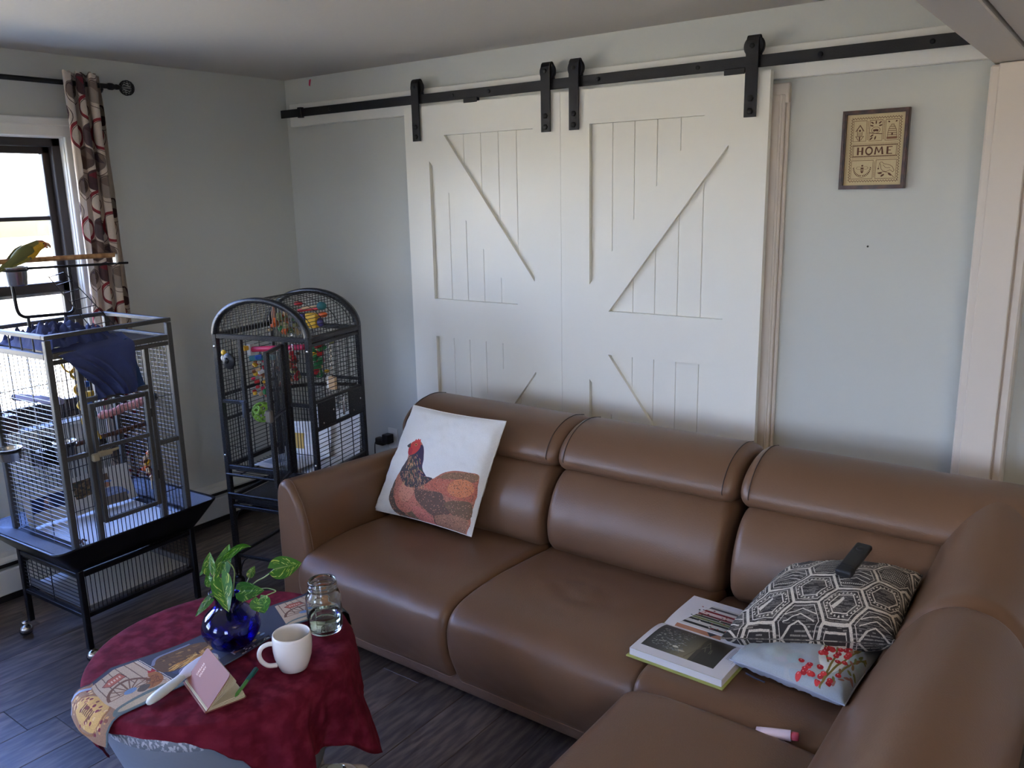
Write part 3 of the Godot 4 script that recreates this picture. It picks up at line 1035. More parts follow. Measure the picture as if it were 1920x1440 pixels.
func build_curtain() -> void:
	var rod := thing("curtain_rod", "black curtain rod with a wire ball finial above the window", "curtain rod")
	var rb := MB.new()
	rb.rod(Vector3(0.10, 2.203, 1.05), Vector3(0.10, 2.203, 3.05), 0.0105, 14)
	obj("pole", rb, M.iron, rod)
	var nk := MB.new()
	nk.lathe([Vector2(0, 0), Vector2(0.012, 0), Vector2(0.015, 0.008), Vector2(0.015, 0.022), Vector2(0.010, 0.032), Vector2(0.012, 0.040), Vector2(0.010, 0.058), Vector2(0, 0.06)], 14, Transform3D(Basis(Vector3.RIGHT, -PI / 2), Vector3(0.10, 2.203, 1.065)))
	obj("finial_neck", nk, M.iron, rod)
	var fn := MB.new()
	var fc := Vector3(0.10, 2.203, 0.975)
	for k in 9:
		var a := PI * k / 9
		fn.tube(arc3(fc, Vector3(0, 0, 0.032), Vector3(cos(a), sin(a), 0) * 0.032, 0, TAU, 22), 0.0018, 5)
	fn.ball(fc + Vector3(0, 0, -0.032), Vector3.ONE * 0.006, 8, 6)
	obj("ball_finial", fn, M.iron, rod)
	for z in [1.09, 2.9]:
		var br := MB.new()
		br.tube(pv([[0.0, 2.17, z], [0.03, 2.175, z], [0.09, 2.18, z], [0.10, 2.19, z]]), 0.006, 8)
		br.box(Vector3(0.004, 2.17, z), Vector3(0.008, 0.07, 0.022), 0.002)
		obj("bracket", br, M.iron, rod)
	# cloth: folds hang from the rod, gathered into a narrow stack
	var n := 84
	var rows := 44
	var P := []
	var uvu := PackedFloat32Array()
	var nf := FastNoiseLite.new()
	nf.seed = 4
	nf.frequency = 2.2
	for i in rows + 1:
		var t := float(i) / rows
		var y := 2.245 - t * 1.86
		var row := PackedVector3Array()
		for j in n + 1:
			var s := float(j) / n
			var ph := s * TAU * 3.0
			var flare := lerpf(0.9, 1.12, t)
			var z := 1.182 + (0.5 - s) * 0.175 * flare + 0.010 * sin(ph * 2.0 + 0.6)
			var amp := lerpf(0.040, 0.034, t) * (0.8 + 0.35 * nf.get_noise_2d(s * 2.0, y * 0.4))
			var x := 0.108 + amp * sin(ph + 0.5) + 0.012 * nf.get_noise_2d(s * 3.0 + 7.0, y)
			if t < 0.03: y += 0.006 * sin(ph * 3.0)
			row.append(Vector3(x, y, z))
			y = 2.245 - t * 1.86
		P.append(row)
	var cu := MB.new()
	cu.grid(P, false, Vector2(0, 0), Vector2(1.0, 1.86 / 0.40))
	cu.facing(0, Vector3.RIGHT)
	var cm := mat(Color.WHITE, 0.8)
	cm.albedo_texture = curtain_texture()
	cm.backlight_enabled = true
	cm.backlight = Color(0.45, 0.45, 0.45)
	var ct := thing("curtain", "cream curtain printed with maroon and taupe circles gathered at the right end of the rod", "curtain")
	obj("panel", cu, cm, ct)
	for k in 3:
		var g := MB.new()
		g.tube(arc3(Vector3(0.10, 2.203, 1.125 + 0.052 * k), Vector3(0.022, 0, 0.004), Vector3(0, 0.022, 0), 0, TAU, 20), 0.004, 6)
		obj("grommet", g, M.bronze, ct)

# ------------------------------------------------------------------ sofa
# body with the same outline (a, b) at every station along t, ends rounded by r; to3 maps (a, b, t) to a point
func roll(mb: MB, outline: PackedVector2Array, t0: float, t1: float, r: float, to3: Callable, mid := 10, wob := 0.0, sd := 1) -> void:
	var c := Vector2.ZERO
	var lo := outline[0]
	var hi := outline[0]
	for p in outline:
		c += p
		lo = lo.min(p); hi = hi.max(p)
	c /= outline.size()
	var half := (hi - lo) * 0.5
	var st := []
	for k in 7:
		var a := PI / 2 * k / 6
		st.append([t0 + r * (1.0 - sin(a)), r * (1.0 - cos(a))])
	st.reverse()
	# st now runs from the tip inwards
	var ring := []
	for k in 7:
		var a := PI / 2 * k / 6
		ring.append([t0 + r * (1.0 - cos(a)), r * (1.0 - sin(a))])
	for k in range(1, mid):
		ring.append([lerpf(t0 + r, t1 - r, float(k) / mid), 0.0])
	for k in 7:
		var a := PI / 2 * k / 6
		ring.append([t1 - r * (1.0 - sin(a)), r * (1.0 - cos(a))])
	var nf := FastNoiseLite.new()
	nf.seed = sd
	nf.frequency = 3.2
	var P := []
	for e in ring:
		var row := PackedVector3Array()
		var f := Vector2(1.0 - e[1] / half.x, 1.0 - e[1] / half.y)
		for p in outline:
			var d := p - c
			var w := 1.0 + wob * nf.get_noise_3d(p.x, p.y, e[0])
			row.append(to3.call(c.x + d.x * f.x * w, c.y + d.y * f.y * w, e[0]))
		P.append(row)
	mb.skin(P, Vector2.ONE, 0, 0)

func build_sofa() -> void:
	var s := thing("sofa", "large brown leather corner sofa with a chaise and padded headrests", "sofa")
	var along_x := func(a: float, b: float, t: float) -> Vector3: return Vector3(t, b, a)
	var along_z := func(a: float, b: float, t: float) -> Vector3: return Vector3(a, b, t)
	# base skirt and feet
	var sk := MB.new()
	sk.rbox(Vector3(2.08, 0.105, 0.75), Vector3(1.58, 0.09, 0.98), 0.02, 0.0, 4)
	sk.rbox(Vector3(3.28, 0.105, 1.45), Vector3(0.86, 0.09, 2.50), 0.02, 0.0, 4)
	obj("base_skirt", sk, M.leather_side, s)
	for p in [[1.42, 1.16], [1.42, 0.30], [2.70, 1.16], [2.95, 2.6], [3.62, 2.6], [3.62, 0.35], [2.2, 0.32]]:
		var ft := MB.new()
		ft.lathe([Vector2(0, 0), Vector2(0.022, 0), Vector2(0.026, 0.008), Vector2(0.026, 0.065), Vector2(0, 0.065)], 14, at(p[0], 0.0, p[1]))
		obj("foot", ft, M.plastic_black, s)
	# two long seats: (z, y) outline
	var seat := smooth2([[0.62, 0.36], [0.72, 0.392], [0.86, 0.404], [1.04, 0.410], [1.17, 0.404], [1.245, 0.388], [1.288, 0.355], [1.303, 0.300], [1.296, 0.230], [1.272, 0.160], [1.252, 0.118], [1.225, 0.108], [1.0, 0.108], [0.62, 0.108]], 9, true)
	var k := 0
	for e in [[1.435, 2.166], [2.172, 2.872]]:
		var mb := MB.new()
		roll(mb, seat, e[0], e[1], 0.030, along_x, 44, 0.016, 3 + k)
		if k == 1:      # sat-in creases towards the back corner
			for i in mb.v.size():
				var p := mb.v[i]
				if p.y > 0.33 and p.z < 1.2:
					var q := Vector2((p.x - 2.50) / 0.16, (p.z - 0.98) / 0.10)
					p.y += 0.0035 * sin(q.length() * 7.0 + q.angle() * 0.6) * exp(-q.length_squared() * 0.9)
					mb.v[i] = p
		obj("seat_cushion", mb, M.leather, s)
		k += 1
	# corner seat with its rolled front edge and the chaise seat
	var cs := MB.new()
	var cseat := smooth2([[0.62, 0.34], [0.74, 0.385], [0.95, 0.402], [1.16, 0.410], [1.255, 0.412], [1.300, 0.404], [1.326, 0.380], [1.330, 0.340], [1.310, 0.25], [1.30, 0.12], [0.62, 0.12]], 4, true)
	roll(cs, cseat, 2.874, 3.46, 0.022, along_x, 16, 0.012, 9)
	obj("corner_seat", cs, M.leather, s)
	var ch := MB.new()
	var chs := smooth2([[3.50, 0.36], [3.42, 0.398], [3.28, 0.412], [3.06, 0.416], [2.95, 0.410], [2.885, 0.392], [2.860, 0.355], [2.856, 0.30], [2.868, 0.20], [2.885, 0.112], [2.93, 0.106], [3.2, 0.106], [3.50, 0.106]], 4, true)
	roll(ch, chs, 1.345, 2.78, 0.030, along_z, 20, 0.010, 12)
	obj("chaise_seat", ch, M.leather, s)
	# back cushions and headrests: (z, y)
	var low := smooth2([[0.50, 0.36], [0.66, 0.37], [0.722, 0.41], [0.738, 0.47], [0.726, 0.545], [0.690, 0.620], [0.640, 0.668], [0.585, 0.682], [0.48, 0.66], [0.42, 0.5], [0.43, 0.38]], 5, true)
	var head := smooth2([[0.575, 0.668], [0.615, 0.684], [0.628, 0.715], [0.610, 0.758], [0.565, 0.800], [0.500, 0.828], [0.425, 0.836], [0.350, 0.822], [0.290, 0.784], [0.255, 0.72], [0.30, 0.665], [0.45, 0.655]], 5, true)
	k = 0
	for e in [[1.352, 2.160], [2.166, 2.866], [2.884, 3.60]]:
		var mb := MB.new()
		roll(mb, low, e[0] + 0.02, e[1] - (0.03 if k == 2 else 0.0), 0.034, along_x, 18, 0.018, 20 + k)
		var bc := obj("back_cushion", mb, M.leather, s)
		var hb := MB.new()
		roll(hb, head, e[0], e[1] + (0.17 if k == 2 else 0.0), 0.038, along_x, 18, 0.020, 30 + k)
		var hd := obj("headrest", hb, M.leather, s)
		for x in ([e[0] + 0.036, e[1] - 0.036] if k < 2 else [e[0] + 0.036]):
			var pz := MB.new()
			var ln := PackedVector3Array()
			for q in smooth2([[0.612, 0.700], [0.630, 0.716], [0.612, 0.759], [0.567, 0.802], [0.501, 0.830], [0.425, 0.838], [0.350, 0.824]], 5): ln.append(Vector3(x, q.y, q.x))
			pz.tube(ln, 0.0016, 5)
			obj("seam", pz, M.seam, hd)
		k += 1
	# back shells
	var sh := MB.new()
	sh.rbox(Vector3(2.44, 0.40, 0.30), Vector3(2.28, 0.60, 0.30), 0.04, 0.0, 6)
	obj("back_shell", sh, M.leather_side, s)
	# left arm: (x, y) outline changing along z
	var arm := MB.new()
	var rows := []
	var zs := []
	for i in 12: zs.append([lerpf(0.27, 1.225, i / 11.0), 0.0])
	for i in range(1, 6):
		var a := PI / 2 * i / 5
		zs.append([1.225 + 0.028 * sin(a), 0.028 * (1.0 - cos(a))])
	for e in zs:
		var f := clampf((1.25 - e[0]) / 0.75, 0.0, 1.0)
		var top := lerpf(0.655, 0.617, f)
		var inn := lerpf(0.0, -0.055, smoothstep(0.0, 0.75, f))
		var o := smooth2([[1.287, 0.070], [1.280, 0.25], [1.279, 0.45], [1.284, 0.58], [1.292, top - 0.03], [1.312, top - 0.006], [1.340, top], [1.368, top - 0.010], [1.392 + inn * 0.25, top - 0.045], [1.420 + inn * 0.5, 0.56], [1.447 + inn * 0.8, 0.468], [1.458 + inn, 0.390], [1.455 + inn, 0.320], [1.430, 0.20], [1.420, 0.075]], 4, true)
		var c := Vector2(1.36, 0.36)
		var row := PackedVector3Array()
		for p in o:
			var d := p - c
			row.append(Vector3(c.x + d.x * (1.0 - e[1] / 0.085), c.y + d.y * (1.0 - e[1] / 0.29), e[0]))
		rows.append(row)
	arm.skin(rows, Vector2.ONE, 0, 0)
	var am := obj("armrest", arm, M.leather, s)
	var asm_ := MB.new()
	var al := PackedVector3Array()
	for q in smooth2([[1.318, 0.650], [1.345, 0.656], [1.372, 0.645], [1.394, 0.610], [1.421, 0.562], [1.448, 0.468], [1.459, 0.390], [1.456, 0.320]], 5): al.append(Vector3(q.x, q.y, 1.228))
	asm_.tube(al, 0.0022, 5)
	obj("seam", asm_, M.leather_side, am)
	# right side back: two cushions along z, (x, y) outline
	k = 0
	for e in [[0.28, 1.006], [1.004, 2.82]]:
		var dy: float = [0.0, 0.0][k]
		var o := smooth2([[3.46, 0.30], [3.385, 0.385], [3.383, 0.425], [3.415, 0.468], [3.462, 0.565], [3.520, 0.655 + dy], [3.580, 0.697 + dy], [3.640, 0.704 + dy], [3.700, 0.683 + dy], [3.745, 0.63], [3.768, 0.54], [3.765, 0.40], [3.745, 0.20], [3.735, 0.10], [3.55, 0.10]], 4, true)
		if k == 0:
			# rises towards the corner
			var mb0 := MB.new()
			var P := []
			for i in 22:
				var t := i / 21.0
				var z := lerpf(0.37, 1.002, t)
				var lift := 0.128 * (1.0 - smoothstep(0.40, 1.0, z))
				var rr := 0.0
				if z > 0.975: rr = 0.030 * (1.0 - sqrt(maxf(0.0, 1.0 - pow((z - 0.975) / 0.027, 2.0))))
				if z < 0.40: rr = 0.02 * (1.0 - (z - 0.37) / 0.03)
				var row := PackedVector3Array()
				var cc := Vector2(3.60, 0.40)
				for p in o:
					var q := p
					q.y += lift * smoothstep(0.45, 0.70, p.y)
					var d := q - cc
					row.append(Vector3(cc.x + d.x * (1.0 - rr / 0.18), cc.y + d.y * (1.0 - rr / 0.30), z))
				P.append(row)
			mb0.skin(P, Vector2.ONE, 0, 0)
			obj("side_back", mb0, M.leather, s)
		else:
			var mb := MB.new()
			roll(mb, o, e[0], e[1], 0.030, along_z, 26, 0.010, 44)
			obj("side_back", mb, M.leather, s)
		k += 1

# ------------------------------------------------------------------ cushions
# corners a (left bottom), b (right bottom), c (right top), d (left top) of the seam plane; thick at the middle
func pillow(called: String, label: String, A: Vector3, B: Vector3, Cc: Vector3, D: Vector3, thick: float, m: Material, plain: Material, pinch := 0.10, sd := 1, crease := 0.006, flat := 0.42) -> Node3D:
	var t := thing(called, label, "cushion")
	var n := 40
	var nf := FastNoiseLite.new()
	nf.seed = sd
	nf.frequency = 1.7
	var nrm := (B - A).cross(D - A).normalized()
	for side in [1, -1]:
		var P := []
		for i in n + 1:
			var v := -1.0 + 2.0 * i / n
			var row := PackedVector3Array()
			for j in n + 1:
				var u := -1.0 + 2.0 * j / n
				var uu := u * (1.0 - pinch * (1.0 - v * v) * absf(u))
				var vv := v * (1.0 - pinch * (1.0 - u * u) * absf(v))
				var p := A.lerp(B, (uu + 1) / 2).lerp(D.lerp(Cc, (uu + 1) / 2), (1.0 - vv) / 2)
				var z := pow(maxf(0.0, (1.0 - u * u) * (1.0 - v * v)), flat)
				var w := nf.get_noise_2d(u * 1.2, v * 1.2) * crease * (0.3 + z)
				w += crease * 0.8 * sin(atan2(v, u) * 9.0 + nf.get_noise_2d(u * 3.0, v * 3.0) * 4.0) * pow(maxf(absf(u), absf(v)), 5.0) * pow(z, 0.5)
				p += nrm * side * (z * thick * 0.5 + w * (1.0 if z > 0.0 else 0.0) + 0.0012)
				row.append(p)
			P.append(row)
		var mb := MB.new()
		mb.grid(P)
		mb.facing(0, nrm * side)
		obj("front_cover" if side > 0 else "back_cover", mb, m if side > 0 else plain, t)
	var edge := PackedVector3Array()
	for q in 4:
		for i in n:
			var f := -1.0 + 2.0 * i / n
			var u: float = [f, 1.0, -f, -1.0][q]
			var v: float = [1.0, -f, -1.0, f][q]
			var uu := u * (1.0 - pinch * (1.0 - v * v) * absf(u))
			var vv := v * (1.0 - pinch * (1.0 - u * u) * absf(v))
			edge.append(A.lerp(B, (uu + 1) / 2).lerp(D.lerp(Cc, (uu + 1) / 2), (1.0 - vv) / 2))
	var sm := MB.new()
	sm.tube(edge, 0.0024, 5, true)
	obj("edge_seam", sm, plain, t)
	return t

func hen_texture() -> Texture2D:
	var N := 768
	var c := CV.new(N, N, C(226, 224, 218))
	# drawing is laid out in the hen's own units, mapped onto the cover
	var det := 890.0 * 1040.0 + 290.0 * 200.0
	c.X = Transform2D(Vector2(1040.0, -200.0) / det * N, Vector2(290.0, 890.0) / det * N, Vector2.ZERO)
	c.X = Transform2D(c.X.x * Vector2(1.06, 1.03), c.X.y * Vector2(1.06, 1.03), Vector2.ZERO)
	c.X.origin = -(c.X.basis_xform(Vector2(480, 100))) + Vector2(-8, -4)
	var body := smooth2([[560, 640], [500, 740], [440, 830], [398, 950], [392, 1050], [425, 1140], [480, 1210], [545, 1258], [660, 1292], [800, 1318], [900, 1345], [985, 1345], [1015, 1290], [1050, 1225], [1072, 1140], [1108, 1010], [1140, 890], [1152, 785], [1085, 765], [985, 752], [900, 768], [835, 802], [790, 826], [740, 812], [712, 770], [704, 690], [714, 620], [706, 560], [682, 505], [650, 475], [600, 480], [565, 540]], 4, true)
	c.poly(body, C(176, 112, 92))
	c.poly(smooth2([[440, 830], [398, 950], [392, 1050], [425, 1140], [480, 1210], [545, 1258], [660, 1292], [640, 1250], [540, 1180], [470, 1090], [435, 980]], 4, true), C(96, 84, 76))
	c.poly(smooth2([[500, 1090], [560, 1190], [660, 1270], [800, 1312], [770, 1240], [650, 1190], [560, 1110]], 4, true), C(122, 104, 82))
	c.disc(565, 980, 110, 170, C(196, 122, 104), 0.35)
	c.disc(560, 940, 70, 110, C(206, 140, 116), 0.3)
	c.disc(690, 1180, 60, 120, C(196, 116, 104), -0.7)
	c.poly(smooth2([[690, 880], [800, 830], [930, 775], [1080, 770], [1145, 800], [1110, 1000], [1000, 1020], [880, 960], [780, 930]], 4, true), C(184, 104, 84))
	c.poly(smooth2([[850, 820], [930, 772], [1085, 770], [1150, 790], [1120, 850], [1000, 830]], 4, true), C(140, 106, 80))
	c.disc(1020, 905, 100, 80, C(206, 128, 88), -0.2)
	c.poly(smooth2([[640, 915], [740, 935], [860, 950], [890, 1010], [925, 1120], [860, 1152], [780, 1160], [715, 1105], [655, 1030]], 4, true), C(104, 82, 72))
	c.poly(smooth2([[885, 1040], [980, 1015], [1085, 1030], [1062, 1165], [960, 1150], [915, 1110]], 4, true), C(118, 94, 74))
	c.poly(smooth2([[780, 1170], [900, 1140], [1045, 1175], [1012, 1275], [950, 1325], [820, 1315], [785, 1250]], 4, true), C(156, 114, 92))
	c.line(smooth2([[780, 1165], [778, 1240], [820, 1315]], 6), 8, C(84, 66, 60))
	c.poly(smooth2([[565, 640], [640, 545], [690, 520], [712, 620], [702, 740], [725, 800], [790, 828], [690, 905], [610, 910], [540, 888], [488, 800], [500, 735]], 4, true), C(74, 66, 70))
	c.poly(smooth2([[640, 545], [690, 520], [714, 620], [704, 740], [740, 810], [680, 790], [640, 700]], 4, true), C(66, 52, 76))
	var r := RandomNumberGenerator.new()
	r.seed = 6
	for i in 150:
		var u := r.randf()
		var v := r.randf()
		var x := lerpf(lerpf(585, 500, v), lerpf(660, 740, v), u)
		var y := lerpf(610, 880, v) + 30.0 * sin(u * PI) - (1.0 - v) * 20.0 * u
		var d := Vector2(lerpf(-0.25, 0.45, u), 1.0).normalized() * (16 + 14 * v)
		c.line([Vector2(x, y), Vector2(x, y) + d], 5, [C(204, 158, 112), C(176, 120, 86), C(60, 84, 66)][i % 3])
	c.poly(smooth2([[555, 545], [575, 490], [620, 470], [660, 490], [668, 540], [640, 590], [590, 612], [565, 600]], 4, true), C(194, 66, 62))
	c.poly([[600, 475], [610, 455], [622, 468], [636, 450], [644, 466], [658, 455], [662, 490], [620, 485]], C(202, 70, 66))
	c.disc(578, 575, 22, 36, C(172, 52, 60))
	c.poly([[532, 518], [566, 490], [570, 540], [545, 534]], C(72, 68, 66))
	c.disc(622, 512, 13, 13, C(210, 140, 80)); c.disc(622, 512, 7, 7, C(30, 24, 24))
	# feather speckle inside the body only
	for i in 2600:
		var p := Vector2(r.randf_range(390, 1150), r.randf_range(760, 1345))
		if Geometry2D.is_point_in_polygon(p, body):
			c.disc(p.x, p.y, 3, 3, [C(128, 86, 72), C(206, 146, 120), C(96, 74, 64)][i % 3])
	c.X = Transform2D.IDENTITY
	c.grain(0.05, 9)
	return c.tex()

func geo_texture() -> Texture2D:
	var N := 1024
	var dk := C(56, 52, 50)
	var cr := C(206, 198, 182)
	var c := CV.new(N, N, dk)
	var r := RandomNumberGenerator.new()
	r.seed = 14
	# woven rows
	for y in range(0, N, 7):
		var x := 0.0
		while x < N:
			var l := 10 + r.randf() * 60
			if r.randf() < 0.6: c.rect(x, y, x + l, y + 3, C(138, 132, 122))
			x += l + 4
	var R := 150.0
	var hex := func(cx: float, cy: float, rr: float) -> Array:
		var a := []
		for k in 7:
			var t := TAU * k / 6
			a.append(Vector2(cx + cos(t) * rr, cy + sin(t) * rr))
		return a
	var row := 0
	var dx := R * 1.5
	var dy := R * sqrt(3.0)
	for i in range(-1, 7):
		for j in range(-1, 6):
			var cx := i * dx
			var cy := j * dy + (dy / 2 if i % 2 != 0 else 0.0)
			var kind := (i * 2 + j * 3 + 30) % 4
			c.line(hex.call(cx, cy, R * 0.97), 9, cr)
			c.line(hex.call(cx, cy, R * 0.80), 5, cr)
			if kind == 0 or kind == 2:
				c.line(hex.call(cx, cy, R * 0.55), 7, cr)
				for k in 24:
					var t := TAU * k / 24
					var q := Vector2(cx + cos(t) * R * 0.64, cy + sin(t) * R * 0.60)
					c.poly([q + Vector2(-8, 6), q + Vector2(8, 6), q + Vector2(0, -9)], cr)
			if kind == 1:
				for k in 9:
					c.rect(cx - R * 0.55, cy - R * 0.5 + k * R * 0.12, cx + R * 0.55, cy - R * 0.5 + k * R * 0.12 + 5, cr)
				for k in 14: c.rect(cx - R * 0.5 + k * R * 0.075, cy - R * 0.5, cx - R * 0.5 + k * R * 0.075 + 4, cy + R * 0.5, dk)
			if kind == 2:
				c.poly([Vector2(cx - R * 0.45, cy + 20), Vector2(cx - R * 0.1, cy - 60), Vector2(cx - R * 0.02, cy - 40), Vector2(cx - R * 0.3, cy + 46)], cr)
			if kind == 3:
				for k in 3:
					c.line([Vector2(cx - R * 0.6, cy - 40 + k * 40), Vector2(cx, cy - 80 + k * 40), Vector2(cx + R * 0.6, cy - 40 + k * 40)], 7, cr)
				for k in 12:
					var q := Vector2(cx - R * 0.5 + k * R * 0.09, cy + 66)
					c.poly([q + Vector2(-6, 8), q + Vector2(6, 8), q + Vector2(0, -10)], cr)
	c.grain(0.22, 3)
	return c.tex()

func floral_texture() -> Texture2D:
	var N := 512
	var c := CV.new(N, N, C(168, 178, 184))
	var r := RandomNumberGenerator.new()
	r.seed = 19
	for i in 40: c.disc(r.randf() * N, r.randf() * N, 20 + r.randf() * 40, 10 + r.randf() * 30, C(164 + r.randi() % 12, 176 + r.randi() % 10, 180 + r.randi() % 10))
	c.poly(smooth2([[330, 250], [400, 240], [440, 300], [440, 380], [400, 430], [350, 400], [320, 330]], 4, true), C(218, 222, 218))
	for l in [[[360, 240], [390, 330], [400, 470]], [[470, 210], [440, 300], [410, 420], [400, 500]], [[330, 300], [380, 380]], [[500, 260], [460, 340], [440, 420]]]:
		c.line(smooth2(l, 6), 9, C(130, 116, 58))
	for i in 18: c.disc(430 + r.randf() * 70, 250 + r.randf() * 230, 14, 6, [C(116, 120, 62), C(140, 104, 60), C(160, 110, 96)][i % 3], r.randf() * 3.0)
	for i in 46:
		var p := Vector2(r.randf_range(320, 440), r.randf_range(210, 360)) if i < 30 else Vector2(r.randf_range(270, 470), r.randf_range(400, 500))
		c.disc(p.x, p.y, 13, 12, [C(196, 44, 52), C(214, 62, 66), C(176, 34, 46)][i % 3])
		c.disc(p.x - 4, p.y - 4, 3, 3, C(234, 150, 150))
	c.grain(0.04, 12)
	return c.tex()

func page_texture(which: int) -> Texture2D:
	var W := 512
	var Hh := 384
	var c := CV.new(W, Hh, C(224, 224, 228))
	var r := RandomNumberGenerator.new()
	r.seed = 100 + which
	if which == 0:     # misty picture across most of the page, caption at its right end
		for y in range(22, 318):
			for k in 20:
				var t := k / 20.0
				var fy := (y - 22) / 296.0
				var a := C(52, 58, 60).lerp(C(132, 124, 96), smoothstep(0.1, 0.58, t) * (0.35 + 0.65 * fy))
				if t > 0.60: a = C(70, 66, 52).lerp(C(36, 38, 34), smoothstep(0.60, 0.72, t))
				c.rect(30 + k * 20.4, y, 30 + (k + 1) * 20.4, y + 1, a)
		for i in 200:
			var p := Vector2(r.randf_range(60, 230), r.randf_range(60, 280))
			c.disc(p.x, p.y, 2 + r.randf() * 7, 1 + r.randf() * 4, [C(128, 136, 136), C(100, 108, 112), C(168, 170, 160)][i % 3])
		c.disc(190, 238, 16, 10, C(214, 214, 200)); c.disc(232, 258, 20, 8, C(186, 180, 156))
		c.line([[268, 300], [300, 180], [286, 70]], 5, C(96, 88, 66))
		for i in 8:
			var p := Vector2(r.randf_range(310, 380), r.randf_range(70, 190))
			c.line([p, p + Vector2(r.randf_range(-20, 20), 40)], 4, C(104, 106, 88))
		for i in 5: c.rect(452 + i * 7, 60 + i * 6, 454 + i * 7, 200, C(150, 150, 156))
		c.rect(494, 120, 496, 230, C(170, 170, 176))
	else:              # a plan of a garden bed: coloured bands and greenery
		c.poly([[70, 330], [150, 60], [360, 60], [330, 330]], C(206, 204, 200))
		var bands := [C(96, 96, 100), C(214, 210, 206), C(150, 40, 48), C(216, 190, 186), C(120, 42, 50), C(64, 70, 56), C(110, 124, 74), C(40, 52, 46), C(196, 196, 190), C(30, 34, 36)]
		for i in 10:
			var y := 76 + i * 24
			c.poly([Vector2(146 - i * 7, y), Vector2(352 - i * 2, y), Vector2(350 - i * 2, y + 20), Vector2(140 - i * 7, y + 20)], bands[i])
		c.rect(380, 60, 500, 330, C(150, 126, 84))
		for i in 160: c.disc(r.randf_range(380, 500), r.randf_range(60, 330), 8, 4, [C(146, 136, 74), C(110, 132, 62), C(160, 96, 60), C(92, 120, 54)][i % 4], r.randf() * 3)
		for i in 50: c.disc(r.randf_range(90, 340), r.randf_range(90, 320), 6, 4, [C(44, 84, 58), C(170, 60, 60), C(220, 214, 204), C(40, 40, 44)][i % 4])
		c.rect(60, 340, 330, 372, C(176, 120, 92))
		c.poly([[240, 340], [300, 340], [270, 372]], C(46, 50, 60))
	return c.tex()

